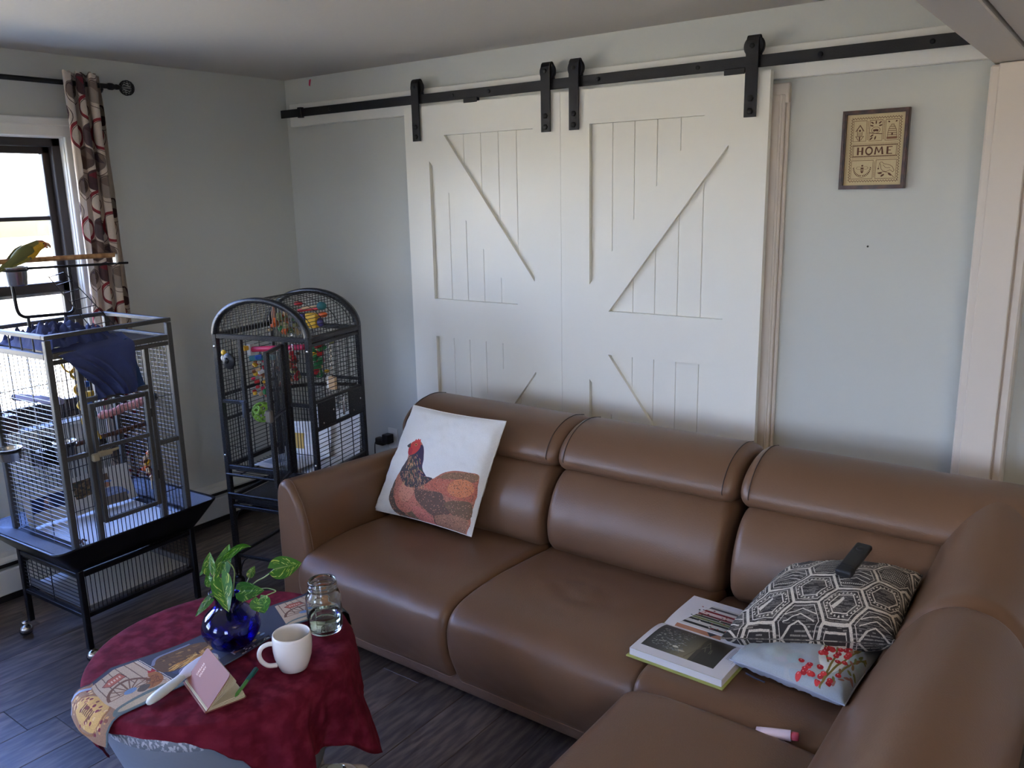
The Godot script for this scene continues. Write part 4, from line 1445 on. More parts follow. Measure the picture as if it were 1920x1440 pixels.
func build_sofa_things() -> void:
	# hen cushion leaning in the corner of the arm
	var hm := mat(Color.WHITE, 0.85)
	hm.albedo_texture = hen_texture()
	var lin := mat(C(222, 219, 210), 0.9)
	var hp := pillow("hen_cushion", "white square cushion printed with a brown hen leaning beside the sofa arm", Vector3(1.405, 0.425, 0.855), Vector3(1.925, 0.425, 0.850), Vector3(1.965, 0.845, 0.665), Vector3(1.482, 0.845, 0.665), 0.125, hm, lin, 0.035, 5, 0.008)
	hp.set_meta("category", "cushion")
	# flat floral cushion under the black one
	var fm := mat(Color.WHITE, 0.8)
	fm.albedo_texture = floral_texture()
	var fb := mat(C(176, 184, 198), 0.85)
	var fc := pillow("floral_cushion", "pale blue cushion printed with red berries lying flat beneath the black patterned cushion", Vector3(3.085, 0.455, 1.165), Vector3(3.395, 0.452, 1.200), Vector3(3.43, 0.470, 0.83), Vector3(3.12, 0.470, 0.80), 0.085, fm, fb, 0.05, 8, 0.006, 0.32)
	var zp := MB.new()
	zp.tube(pv([[3.135, 0.437, 1.176], [3.165, 0.434, 1.181], [3.19, 0.434, 1.184]]), 0.003, 6)
	obj("zip_tab", zp, mat(C(40, 44, 66), 0.7), fc)
	# black and cream woven cushion
	var gm := mat(Color.WHITE, 0.95)
	gm.albedo_texture = geo_texture()
	gm.uv1_scale = Vector3(1.0, 0.8, 1)
	relief(gm, noise(0.2, 88, 256), 0.08)
	pillow("woven_cushion", "plump black and cream geometric woven cushion in the sofa corner", Vector3(3.046, 0.494, 1.140), Vector3(3.462, 0.535, 0.985), Vector3(3.464, 0.618, 0.700), Vector3(3.115, 0.585, 0.790), 0.195, gm, gm, 0.04, 13, 0.006, 0.40)
	# remote on top of it
	var rm := thing("remote_control", "small black remote control lying on top of the woven cushion", "remote", Transform3D(Basis(Vector3.UP, -0.12) * Basis(Vector3.RIGHT, 0.20), Vector3(3.318, 0.690, 0.87)))
	var rb := MB.new()
	rb.rbox(Vector3(0, 0.008, -0.01), Vector3(0.044, 0.018, 0.125), 0.007, 0.0, 4)
	obj("body", rb, M.plastic_black, rm)
	var rl := MB.new()
	rl.rbox(Vector3(0, 0.006, 0.065), Vector3(0.046, 0.022, 0.034), 0.008, 0.0, 3)
	obj("battery_end", rl, mat(C(26, 26, 28), 0.55), rm)
	var rk := MB.new()
	rk.lathe([Vector2(0, 0.0), Vector2(0.012, 0.0), Vector2(0.011, 0.002), Vector2(0, 0.002)], 16, at(0, 0.0165, -0.04))
	obj("button", rk, mat(C(34, 34, 36), 0.3), rm)
	# open book
	var bk := thing("open_book", "large open picture book lying on the seat beside the woven cushion", "book", Transform3D(Basis(Vector3.UP, -0.03), Vector3(2.962, 0.412, 1.035)))
	var cv := MB.new()
	cv.box(Vector3(0.0, 0.0025, 0.105), Vector3(0.292, 0.004, 0.218), 0.001)
	cv.box(Vector3(0.0, 0.0025, -0.105), Vector3(0.292, 0.004, 0.218), 0.001)
	var cvm := mat(C(166, 172, 92), 0.5)
	obj("cover", cv, cvm, bk)
	for half in [0, 1]:
		var sgn := 1.0 if half == 0 else -1.0
		var thick := 0.021 if half == 0 else 0.010
		var prof := PackedVector2Array()      # (distance from gutter, height)
		for i in 15:
			var t := i / 14.0
			prof.append(Vector2(t * 0.205, 0.006 + thick * (1.0 - 0.82 * pow(1.0 - t, 6.0)) * (1.0 - 0.10 * pow(t, 3.0))))
		var P := []
		var B := []
		for p in prof:
			P.append(PackedVector3Array([Vector3(-0.139, p.y, p.x * sgn), Vector3(0.139, p.y, p.x * sgn)]))
			B.append(PackedVector3Array([Vector3(-0.139, 0.0045, p.x * sgn), Vector3(0.139, 0.0045, p.x * sgn)]))
		var blk := MB.new()
		for i in prof.size() - 1:
			for e in [0, 1]:
				var m := blk.mark()
				blk.q(P[i][e], P[i + 1][e], B[i + 1][e], B[i][e], Vector2.ZERO, Vector2.ZERO, Vector2.ZERO, Vector2.ZERO, -1)
				blk.facing(m, Vector3(-1 if e == 0 else 1, 0, 0))
		var l := prof.size() - 1
		var m2 := blk.mark()
		blk.q(P[l][0], P[l][1], B[l][1], B[l][0], Vector2.ZERO, Vector2.ZERO, Vector2.ZERO, Vector2.ZERO, -1)
		blk.facing(m2, Vector3(0, 0, sgn))
		if half == 0:      # a gathering line between the two blocks of leaves
			blk.box(Vector3(0, 0.006 + thick * 0.66, 0.2052), Vector3(0.278, 0.0012, 0.0008))
		var pm := mat(C(220, 220, 222), 0.8)
		var ob := obj("page_block", blk, pm, bk)
		var top := MB.new()
		top.grid(P, false, Vector2(0, 0), Vector2(1, 1))
		top.facing(0, Vector3.UP)
		for i in top.uv.size():
			top.uv[i] = Vector2(top.uv[i].x, top.uv[i].y if half == 0 else 1.0 - top.uv[i].y)
		top.shift(0, at(0, 0.0006, 0))
		var tm := mat(Color.WHITE, 0.35)
		tm.albedo_texture = page_texture(half)
		obj("printed_page", top, tm, ob)
	# small tube stuck between the seats
	var tb := thing("cream_tube", "small pink and white tube with a pink cap wedged between the seat cushions", "tube", Transform3D(Basis(Vector3.UP, 0.20) * Basis(Vector3.BACK, 0.10), Vector3(3.288, 0.408, 1.337)))
	var tm := MB.new()
	var rings := []
	for i in 9:
		var t := i / 8.0
		var row := PackedVector3Array()
		for k in 16:
			var a := TAU * k / 16
			row.append(Vector3(lerpf(-0.062, 0.022, t), sin(a) * lerpf(0.002, 0.0135, sqrt(t)), cos(a) * lerpf(0.017, 0.0135, t)))
		rings.append(row)
	tm.skin(rings)
	obj("body", tm, mat(C(232, 212, 220), 0.35), tb)
	var cp := MB.new()
	cp.lathe([Vector2(0, 0), Vector2(0.0085, 0), Vector2(0.0105, 0.003), Vector2(0.0105, 0.016), Vector2(0.008, 0.018), Vector2(0, 0.018)], 16, Transform3D(Basis(Vector3.BACK, -PI / 2), Vector3(0.022, 0, 0)))
	obj("cap", cp, mat(C(214, 88, 112), 0.35), tb)

# ------------------------------------------------------------------ low round table and what stands on it
const TC := Vector3(2.03, 0.0, 2.01)
const TR := 0.328
const TY := 0.55

func curve_at(a: Array, x: float) -> float:
	for i in a.size() - 1:
		if x <= a[i + 1][0]:
			var t: float = (x - a[i][0]) / (a[i + 1][0] - a[i][0])
			t = t * t * (3.0 - 2.0 * t) * 0.5 + t * 0.5
			return lerpf(a[i][1], a[i + 1][1], clampf(t, 0.0, 1.0))
	return a[a.size() - 1][1]

func runner_texture() -> Texture2D:
	var W := 1400
	var Hh := 384
	var c := CV.new(W, Hh, C(62, 66, 84))
	var r := RandomNumberGenerator.new()
	r.seed = 31
	var scene := func(x0: float) -> void:
		# weathered barn wall, wagon wheel, rooster, sign
		c.poly([Vector2(x0, 30), Vector2(x0 + 250, 20), Vector2(x0 + 256, 330), Vector2(x0, 340)], C(190, 166, 140))
		for k in 6: c.line([Vector2(x0 + 20 + k * 42, 24), Vector2(x0 + 24 + k * 42, 200 + (k % 3) * 30)], 4, C(110, 84, 70))
		for k in 3: c.line([Vector2(x0 + 238 + k * 9, 20), Vector2(x0 + 244 + k * 9, 340)], 4, C(206, 196, 184))
		c.poly([Vector2(x0 + 40, 96), Vector2(x0 + 78, 70), Vector2(x0 + 140, 74), Vector2(x0 + 150, 120), Vector2(x0 + 66, 134)], C(176, 96, 74))
		c.line([Vector2(x0 + 40, 96), Vector2(x0 + 78, 70), Vector2(x0 + 140, 74), Vector2(x0 + 150, 120), Vector2(x0 + 66, 134), Vector2(x0 + 40, 96)], 4, C(92, 52, 44))
		for k in 5: c.rect(x0 + 68 + k * 14, 92, x0 + 76 + k * 14, 110, C(214, 176, 150))
		c.ring(x0 + 110, 240, 92, 14, C(112, 78, 60), PI, TAU + 0.5)
		for k in 9:
			var a := PI + k * PI / 8.0
			c.line([Vector2(x0 + 110, 240), Vector2(x0 + 110 + cos(a) * 86, 240 + sin(a) * 86)], 6, C(122, 88, 68))
		c.disc(x0 + 110, 240, 28, 20, C(112, 138, 172))
		c.poly(smooth2([[x0 + 150, 262], [x0 + 200, 236], [x0 + 214, 180], [x0 + 236, 160], [x0 + 254, 186], [x0 + 250, 240], [x0 + 222, 282], [x0 + 176, 292]], 4, true), C(166, 104, 56))
		for k in 26: c.line([Vector2(x0 + 170 + r.randf() * 70, 190 + r.randf() * 80), Vector2(x0 + 180 + r.randf() * 70, 200 + r.randf() * 80)], 3, C(126, 76, 44))
		c.poly(smooth2([[x0 + 128, 268], [x0 + 160, 240], [x0 + 186, 262], [x0 + 150, 290]], 4, true), C(96, 84, 72))
		c.poly([Vector2(x0 + 222, 166), Vector2(x0 + 232, 140), Vector2(x0 + 240, 154), Vector2(x0 + 252, 138), Vector2(x0 + 256, 172)], C(168, 48, 48))
		c.poly(smooth2([[x0 - 10, 330], [x0 + 100, 300], [x0 + 250, 310], [x0 + 250, 384], [x0 - 10, 384]], 4, true), C(104, 116, 112))
		c.poly(smooth2([[x0 + 10, 336], [x0 + 120, 318], [x0 + 240, 330], [x0 + 240, 356], [x0 + 20, 362]], 4, true), C(190, 172, 142))
	var hay := func(x0: float) -> void:
		c.poly(smooth2([[x0, 120], [x0 + 60, 60], [x0 + 200, 50], [x0 + 260, 110], [x0 + 250, 240], [x0 + 20, 230]], 4, true), C(104, 76, 52))
		c.line(smooth2([[x0 + 6, 110], [x0 + 60, 54], [x0 + 200, 42]], 6), 14, C(124, 126, 146))
		for k in 90:
			var t := r.randf()
			var p := Vector2(x0 + 20 + t * 230, 222 - t * 60 + r.randf_range(-22, 22))
			c.line([p, p + Vector2(34, -14)], 5, [C(206, 150, 74), C(180, 122, 58), C(220, 178, 106)][k % 3])
		for k in 30: c.disc(x0 + 40 + r.randf() * 180, 80 + r.randf() * 90, 12, 6, [C(128, 92, 56), C(90, 64, 46), C(150, 112, 66)][k % 3], r.randf() * 3)
		c.poly([Vector2(x0 + 20, 240), Vector2(x0 + 270, 190), Vector2(x0 + 270, 300), Vector2(x0 + 40, 330)], C(70, 80, 108))
		c.ring(x0 + 90, 286, 52, 8, C(136, 140, 168))
		for k in 12:
			var a := k * TAU / 12
			c.line([Vector2(x0 + 90, 286), Vector2(x0 + 90 + cos(a) * 50, 286 + sin(a) * 50)], 3, C(142, 146, 172))
		c.disc(x0 + 90, 286, 8, 8, C(176, 178, 196))
		c.poly(smooth2([[x0 + 160, 290], [x0 + 186, 250], [x0 + 214, 270], [x0 + 206, 310]], 4, true), C(134, 128, 140))
	# basket of grain at the hanging end
	c.rect(0, 0, 170, 384, C(150, 116, 92))
	c.disc(96, 210, 74, 120, C(204, 162, 96)); c.ring(96, 200, 92, 10, C(150, 104, 66), 0, TAU, 1.3)
	for k in 70: c.disc(20 + r.randf() * 130, 30 + r.randf() * 320, 8, 7, [C(196, 150, 96), C(132, 84, 66), C(214, 178, 128), C(120, 44, 62)][k % 4])
	for k in 7: c.rect(76, 150 + k * 14, 112, 158 + k * 14, C(110, 76, 52))
	c.line([[0, 20], [60, 10], [150, 40]], 16, C(150, 168, 196))
	scene.call(160.0)
	hay.call(425.0)
	c.rect(704, 20, 770, 330, C(166, 110, 92)); c.rect(698, 20, 708, 340, C(206, 206, 210)); c.rect(764, 20, 774, 340, C(206, 206, 210))
	for k in 40: c.disc(810 + r.randf() * 100, 40 + r.randf() * 280, 14, 10, [C(122, 144, 160), C(48, 46, 50), C(186, 160, 98), C(30, 32, 40)][k % 4])
	c.rect(730, 340, 930, 384, C(40, 38, 42))
	for k in 30: c.disc(740 + r.randf() * 190, 350 + r.randf() * 24, 9, 6, [C(196, 184, 168), C(110, 100, 98), C(28, 28, 34)][k % 3])
	scene.call(1040.0)
	hay.call(1306.0)
	# bound edge
	c.rect(0, 0, W, 8, C(60, 58, 66)); c.rect(0, Hh - 10, W, Hh, C(84, 100, 104))
	c.grain(0.16, 13)
	return c.tex()

func build_table() -> void:
	# the tub that carries the top
	var tb := thing("tub_table", "round grey tub with a white speckled band serving as a table under the red cloth", "table", at(TC.x, 0, TC.z))
	var t := MB.new()
	t.lathe([Vector2(0, 0.205), Vector2(0.232, 0.205), Vector2(0.238, 0.212), Vector2(0.265, 0.30), Vector2(0.297, 0.40), Vector2(0.322, 0.50), Vector2(0.330, 0.528), Vector2(0, 0.528)], 72)
	obj("tub_body", t, M.tub, tb)
	var bm := mat(Color.WHITE, 0.5)
	bm.albedo_texture = noise(0.028, 91, 512, FastNoiseLite.TYPE_SIMPLEX_SMOOTH, 3, [[0.0, C(132, 140, 152)], [0.52, C(134, 142, 154)], [0.54, C(206, 208, 216)], [1.0, C(226, 228, 232)]])
	bm.uv1_scale = Vector3(13, 0.36, 1)
	var bd := MB.new()
	bd.lathe([Vector2(0.3160, 0.472), Vector2(0.3177, 0.473), Vector2(0.3265, 0.509), Vector2(0.3255, 0.511)], 72)
	obj("painted_band", bd, bm, tb)
	var ft := MB.new()
	ft.lathe([Vector2(0, 0), Vector2(0.236, 0), Vector2(0.242, 0.01), Vector2(0.230, 0.19), Vector2(0.226, 0.205), Vector2(0, 0.205)], 60)
	obj("foot_ring", ft, M.lacquer, tb)
	var tp := MB.new()
	tp.lathe([Vector2(0, 0.528), Vector2(0.322, 0.528), Vector2(0.330, 0.532), Vector2(0.330, 0.543), Vector2(0.326, 0.547), Vector2(0, 0.547)], 72)
	obj("table_top", tp, M.wood, tb)
	# cloth
	var drop := [[-100, 0.12], [-82, 0.14], [-62, 0.33], [-50, 0.36], [-40, 0.335], [-28, 0.28], [-16, 0.205], [-6, 0.19], [0, 0.195], [4, 0.25], [8, 0.26], [14, 0.23], [20, 0.175], [25, 0.135], [30, 0.095], [40, 0.055], [50, 0.034], [60, 0.026], [72, 0.026], [84, 0.035], [92, 0.04], [100, 0.05], [106, 0.11], [112, 0.205], [120, 0.23], [126, 0.20], [130, 0.12], [136, 0.105], [148, 0.09], [165, 0.10], [190, 0.22], [215, 0.18], [240, 0.12], [260, 0.12]]
	var out := [[-100, 0.10], [-62, 0.04], [-48, 0.02], [-38, 0.22], [-30, 0.26], [-22, 0.16], [-10, -0.06], [-0.5, -0.08], [3, 0.14], [9, 0.22], [15, 0.20], [24, 0.14], [40, 0.2], [72, 0.2], [90, 0.2], [100, 0.1], [107, -0.10], [113, -0.22], [121, -0.22], [126, -0.05], [131, 0.42], [140, 0.42], [165, 0.2], [190, 0.22], [215, 0.1], [260, 0.10]]
	var nf := FastNoiseLite.new()
	nf.seed = 8
	nf.frequency = 5.0
	var n := 300
	var P := []
	var rl := []
	for i in 15: rl.append([TR * i / 14.0, -1.0])
	for i in range(1, 17): rl.append([TR, i / 16.0])
	for e in rl:
		var row := PackedVector3Array()
		for k in n:
			var deg := -100.0 + 360.0 * k / n
			var a := deg_to_rad(deg)
			var x := cos(a)
			var z := sin(a)
			var p: Vector3
			if e[1] < 0.0:
				var wr := nf.get_noise_2d(x * e[0] * 2.0, z * e[0] * 5.0 + x * 0.4) * 0.0016
				p = Vector3(x * e[0], TY + wr + 0.0008, z * e[0])
				if e[0] >= TR * 0.99: p.y = TY - 0.0005
			else:
				var L := curve_at(drop, deg)
				var o := curve_at(out, deg)
				var s: float = L * e[1]
				var b := minf(s / 0.022, 1.0)
				var r: float = TR + 0.012 * sin(b * PI / 2) + o * maxf(s - 0.01, 0.0) * (0.55 + 0.45 * e[1])
				r += nf.get_noise_3d(x * 1.4, s * 2.0, z * 1.4) * 0.012 * clampf(s / 0.1, 0.0, 1.0)
				r += 0.006 * sin(deg * 0.22) * clampf(s / 0.12, 0.0, 1.0)
				r = maxf(r, lerpf(0.327, 0.285, clampf((s - 0.03) / 0.12, 0.0, 1.0)))
				p = Vector3(x * r, TY - 0.0006 - s * (1.0 if s > 0.02 else s / 0.02), z * r)
			row.append(p)
		P.append(row)
	var cl := MB.new()
	cl.grid(P, true)
	cl.facing(0, Vector3.UP)
	# the cloth has an underside a little below
	var m := cl.mark()
	var Q := []
	for i in P.size():
		var row := PackedVector3Array()
		for p in P[i]: row.append(Vector3(p.x * 0.9965, p.y - 0.0011, p.z * 0.9965))
		Q.append(row)
	cl.grid(Q, true)
	cl.facing(m, Vector3.DOWN)
	m = cl.mark()
	cl.grid([P[P.size() - 1], Q[Q.size() - 1]], true)
	var ct := obj("tablecloth", cl, M.cloth)
	ct.position = TC
	tag(ct, "wrinkled burgundy cloth draped unevenly over the round tub table", "tablecloth")
	# runner: chords across the top, arcs round the rim where its ends hang down
	var G := []
	var G2 := []
	var add_row := func(pts: PackedVector3Array) -> void:
		G.append(pts)
		var low := PackedVector3Array()
		for p in pts:
			var out_by := Vector3(p.x - TC.x, 0, p.z - TC.z).normalized() * (0.0009 if p.y < 0.552 else 0.0)
			low.append(p - Vector3(0, 0.0009, 0) - out_by)
		G2.append(low)
	var arc_row := func(r: float, y: float, f0: float, f1: float) -> void:
		var row := PackedVector3Array()
		for j in 13:
			var a := deg_to_rad(lerpf(f0, f1, j / 12.0))
			row.append(Vector3(TC.x + cos(a) * r, y + 0.0016 * sin(j * 1.3 + y * 60.0), TC.z + sin(a) * r))
		add_row.call(row)
	for e in [[0.366, 0.496], [0.364, 0.505], [0.362, 0.515], [0.361, 0.528], [0.352, 0.543], [0.342, 0.5515], [0.330, 0.5542], [0.318, 0.5545]]: arc_row.call(e[0], e[1], 112.0, 79.0)
	var rw := [[1.880, 2.235, 2.101, 2.255], [1.888, 2.200, 2.102, 2.210], [1.922, 2.068, 2.112, 2.062], [1.933, 1.90, 2.102, 1.95], [1.953, 1.78, 2.092, 1.84], [1.966, 1.735, 2.118, 1.765]]
	var la := []
	var lb := []
	for e in rw:
		la.append([e[0], 0.5540, e[1]])
		lb.append([e[2], 0.5540, e[3]])
	var A := smooth3(la, 6)
	var B := smooth3(lb, 6)
	for i in A.size():
		var row := PackedVector3Array()
		for j in 13:
			var p := A[i].lerp(B[i], j / 12.0)
			p.y += absf(nf.get_noise_2d(p.x * 5.0, p.z * 3.0)) * 0.0022
			row.append(p)
		add_row.call(row)
	for e in [[0.318, 0.5545], [0.330, 0.5542], [0.342, 0.551], [0.352, 0.540], [0.358, 0.50]]: arc_row.call(e[0], e[1], -100.0, -70.0)
	var ru := MB.new()
	ru.grid(G)
	var run := PackedFloat32Array([0.0])
	for q in range(1, G.size()): run.append(run[q - 1] + (G[q][6] - G[q - 1][6]).length())
	for q in ru.uv.size():
		var fr := ru.uv[q].y * (G.size() - 1)
		ru.uv[q] = Vector2(run[clampi(int(round(fr)), 0, run.size() - 1)] / run[run.size() - 1], ru.uv[q].x)
	ru.facing(0, Vector3.UP)
	m = ru.mark()
	ru.grid(G2)
	for i in range(m * 1, ru.uv.size()): ru.uv[i] = Vector2(0.5, 0.01)
	ru.facing(m, Vector3.DOWN)
	var rm := mat(Color.WHITE, 0.9)
	rm.albedo_texture = runner_texture()
	tag(obj("table_runner", ru, rm), "woven tapestry runner with barn wall, wagon wheel and rooster scenes across the burgundy cloth", "table runner")
	build_vase()
	# mug
	var mg := thing("mug", "plain white mug with a round handle near the front edge of the table", "mug", at(2.262, 0.5525, 1.966, 0.0))
	var mb := MB.new()
	mb.lathe([Vector2(0, 0.004), Vector2(0.027, 0.004), Vector2(0.0295, 0.0), Vector2(0.0335, 0.002), Vector2(0.040, 0.018), Vector2(0.0455, 0.036), Vector2(0.0482, 0.056), Vector2(0.0486, 0.074), Vector2(0.0472, 0.090), Vector2(0.0458, 0.0955), Vector2(0.0440, 0.0962), Vector2(0.0425, 0.094), Vector2(0.0440, 0.086), Vector2(0.0446, 0.070), Vector2(0.0435, 0.046), Vector2(0.038, 0.022), Vector2(0.030, 0.010), Vector2(0, 0.008)], 48)
	obj("cup_body", mb, M.ceramic, mg)
	var hd := Vector3(-0.50, 0, 0.86)
	var hp := PackedVector3Array()
	for q in smooth2([[0.044, 0.076], [0.058, 0.078], [0.074, 0.072], [0.081, 0.056], [0.077, 0.037], [0.062, 0.021], [0.0405, 0.017]], 5): hp.append(hd * q.x + Vector3(0, q.y, 0))
	var hm := MB.new()
	hm.tube(hp, 0.0058, 10)
	obj("handle", hm, M.ceramic, mg)
	var cf := MB.new()
	cf.lathe([Vector2(0, 0.0095), Vector2(0.0325, 0.0135), Vector2(0.0365, 0.0215), Vector2(0, 0.0215)], 32)
	obj("coffee", cf, mat(C(74, 46, 28), 0.15), mg)
	# jar of water
	var jr := thing("glass_jar", "clear glass canning jar half full of water at the back right of the table", "jar", at(2.183, 0.5525, 1.793, 0.4))
	var jo := [Vector2(0, 0.003), Vector2(0.030, 0.003), Vector2(0.036, 0.0), Vector2(0.043, 0.003), Vector2(0.0468, 0.010), Vector2(0.0475, 0.022), Vector2(0.0475, 0.095), Vector2(0.0465, 0.104), Vector2(0.042, 0.113), Vector2(0.0375, 0.118), Vector2(0.0368, 0.123), Vector2(0.0400, 0.1255), Vector2(0.0400, 0.128), Vector2(0.0375, 0.130), Vector2(0.0375, 0.133), Vector2(0.0392, 0.1345), Vector2(0.0392, 0.1365), Vector2(0.0375, 0.139), Vector2(0.0375, 0.145), Vector2(0.0362, 0.147), Vector2(0.0345, 0.145)]
	var ji := [Vector2(0.0342, 0.139), Vector2(0.0345, 0.118), Vector2(0.039, 0.110), Vector2(0.0436, 0.102), Vector2(0.0446, 0.094), Vector2(0.0446, 0.018), Vector2(0.042, 0.011), Vector2(0.036, 0.0085), Vector2(0, 0.0105)]
	var ja := MB.new()
	ja.lathe(jo + ji, 56)
	obj("jar_wall", ja, M.clear, jr)
	var wt := MB.new()
	wt.lathe([Vector2(0, 0.0107), Vector2(0.036, 0.0088), Vector2(0.0418, 0.0113), Vector2(0.0443, 0.0183), Vector2(0.0443, 0.0485), Vector2(0.0430, 0.0478), Vector2(0, 0.0475)], 48)
	obj("water", wt, M.water, jr)
	var em := MB.new()      # raised moulded panel on the side
	var ring := PackedVector3Array()
	for k in 40:
		var a := TAU * k / 40
		var u := clampf(cos(a) * 1.35, -1.0, 1.0) * 0.56
		var y := 0.062 + clampf(sin(a) * 1.5, -1.0, 1.0) * 0.023
		ring.append(Vector3(sin(u + 0.55) * 0.0477, y, cos(u + 0.55) * 0.0477))
	em.tube(ring, 0.0012, 6, true)
	obj("moulded_panel", em, M.clear, jr)
	# notebook, half open and standing on its back cover
	var ds := Vector3(-0.9634, 0, -0.2681)
	var dn := Vector3(0.2681, 0, -0.9634)
	var nb := thing("notebook", "small dusty pink notebook half open on the table with its cover tilted up", "notebook", Transform3D(Basis(-ds, Vector3.UP, -dn), Vector3(2.095, 0.5525, 2.166)))
	var ln := 0.158
	var wd := 0.097
	var pink := relief(tri_mat(mat(C(140, 86, 74), 0.6), 16.0, false), noise(0.2, 97, 128), 0.02)
	var page := mat(C(216, 206, 176), 0.8)
	var rr := func(x0: float, x1: float, y0: float, y1: float, q: float) -> PackedVector2Array:
		var o := PackedVector2Array()
		o.append(Vector2(x0, y0))
		for k in 6:
			var a := PI / 2 * k / 5
			o.append(Vector2(x0 + q - q * cos(a), y1 - q + q * sin(a)))
		for k in 6:
			var a := PI / 2 * k / 5
			o.append(Vector2(x1 - q + q * sin(a), y1 - q + q * cos(a)))
		o.append(Vector2(x1, y0))
		return o
	# polygon x runs along the spine, polygon y away from it; laid flat by turning about x
	var flat := func(deg: float) -> Transform3D:
		return Transform3D(Basis(Vector3.RIGHT, -PI / 2 + deg_to_rad(deg)), Vector3.ZERO)
	var c1 := MB.new()
	c1.prism(rr.call(0.0, ln, 0.0, wd, 0.008), 0.0, 0.0016, flat.call(0.0))
	obj("back_cover", c1, pink, nb)
	var p1 := MB.new()
	for k in 3: p1.prism(rr.call(0.002, ln - 0.002, 0.002, wd - 0.002 - 0.001 * k, 0.007), 0.0019 + k * 0.0022, 0.0019 + k * 0.0022 + 0.0019, flat.call(0.0 + k * 1.6))
	obj("page_block", p1, page, nb)
	var p3 := MB.new()
	for k in 3: p3.prism(rr.call(0.002, ln - 0.002, 0.004, wd - 0.003 - 0.0012 * (2 - k), 0.007), 0.001, 0.0022, flat.call([31.0, 38.0, 43.0][k]))
	obj("raised_pages", p3, page, nb)
	var c2 := MB.new()
	c2.prism(rr.call(0.0, ln, 0.0, wd, 0.008), 0.0, 0.0016, flat.call(48.0))
	var fc := obj("front_cover", c2, pink, nb)
	var sp := MB.new()
	sp.rod(Vector3(0.0, 0.0022, 0), Vector3(ln, 0.0022, 0), 0.0026, 8)
	obj("spine", sp, pink, nb)
	var gold := mat(C(224, 186, 164), 0.35, 0.4)
	var i := 0
	for word in ["DREAM", "DIARY"]:
		var tm := TextMesh.new()
		tm.text = word
		var sf := SystemFont.new()
		sf.font_names = PackedStringArray(["Droid Sans"])
		tm.font = sf
		tm.font_size = 16
		tm.pixel_size = 0.00062
		tm.depth = 0.0004
		var lt := MeshInstance3D.new()
		lt.name = "lettering"
		lt.mesh = tm
		lt.material_override = gold
		# text runs away from the spine, its top towards the far end
		var fb: Transform3D = flat.call(48.0)
		lt.transform = fb * Transform3D(Basis(Vector3(0, 1, 0), Vector3(-1, 0, 0), Vector3(0, 0, 1)), Vector3(0.031 + 0.0145 * i, 0.052, 0.0018))
		fc.add_child(lt, true)
		i += 1
	# green pen lying out of the notebook
	var pa := Vector3(2.262, 0.5665, 2.134)
	var pb := Vector3(2.196, 0.5595, 2.030)
	var d := (pb - pa).normalized()
	var pn := thing("pen", "short green and teal pen tucked into the open notebook", "pen")
	var pm := MB.new()
	pm.tube(PackedVector3Array([pa - d * 0.010, pa, pa.lerp(pb, 0.52)]), PackedFloat32Array([0.0012, 0.0044, 0.0046]), 12)
	obj("barrel", pm, mat(C(84, 150, 66), 0.35), pn)
	var pc := MB.new()
	pc.tube(PackedVector3Array([pa.lerp(pb, 0.50), pa.lerp(pb, 0.97), pb]), PackedFloat32Array([0.0051, 0.0050, 0.0036]), 12)
	obj("pen_cap", pc, mat(C(24, 108, 100), 0.35), pn)
	var pk := MB.new()
	var side := Vector3(0.85, 0, -0.53) * 0.0066
	pk.tube(PackedVector3Array([pa.lerp(pb, 0.97) + side, pa.lerp(pb, 0.66) + side]), 0.0013, 6)
	pk.tube(PackedVector3Array([pa.lerp(pb, 0.97), pa.lerp(pb, 0.97) + side]), 0.0013, 6)
	obj("clip", pk, mat(C(24, 108, 100), 0.35), pn)
	# hairbrush under the notebook
	var hb := thing("hairbrush", "white hairbrush with a rounded pale handle lying half under the notebook", "hairbrush", at(2.114, 0.5545, 2.270))
	var hx := (Vector3(2.080, 0, 2.105) - Vector3(2.114, 0, 2.270)).normalized()
	var hz := Vector3(-hx.z, 0, hx.x)
	var H := []
	for e in [[-0.003, 0.002, 0.003, 0.007], [0.0, 0.007, 0.006, 0.0075], [0.008, 0.011, 0.009, 0.0095], [0.022, 0.0132, 0.0105, 0.011], [0.045, 0.0138, 0.011, 0.0125], [0.070, 0.0125, 0.010, 0.014], [0.090, 0.0105, 0.009, 0.0155], [0.104, 0.0102, 0.009, 0.017]]:
		var row := PackedVector3Array()
		for k in 18:
			var a := TAU * k / 18
			row.append(hx * e[0] + hz * cos(a) * e[1] * 1.2 + Vector3.UP * (e[3] + sin(a) * e[2] * 0.75))
		H.append(row)
	var h1 := MB.new()
	h1.skin(H)
	obj("handle", h1, mat(C(196, 200, 194), 0.3), hb)
	H = []
	for e in [[0.100, 0.0108, 0.0092, 0.0168], [0.112, 0.015, 0.008, 0.0175], [0.128, 0.023, 0.0065, 0.0175], [0.150, 0.028, 0.0058, 0.0175], [0.180, 0.0285, 0.0055, 0.0175], [0.200, 0.024, 0.0052, 0.0175], [0.212, 0.012, 0.004, 0.0175]]:
		var row := PackedVector3Array()
		for k in 20:
			var a := TAU * k / 20
			row.append(hx * e[0] + hz * cos(a) * e[1] + Vector3.UP * (e[3] + sin(a) * e[2] * 0.75))
		H.append(row)
	var h2 := MB.new()
	h2.skin(H)
	obj("brush_head", h2, mat(C(214, 210, 220), 0.3), hb)
	var h3 := MB.new()
	for a in 7:
		for b in 4:
			var q := hx * (0.132 + a * 0.010) + hz * (-0.015 + b * 0.010)
			h3.rod(q + Vector3.UP * 0.0005, q + Vector3.UP * 0.014, 0.0008, 4)
	obj("bristles", h3, mat(C(120, 40, 52), 0.5), hb, "stuff")
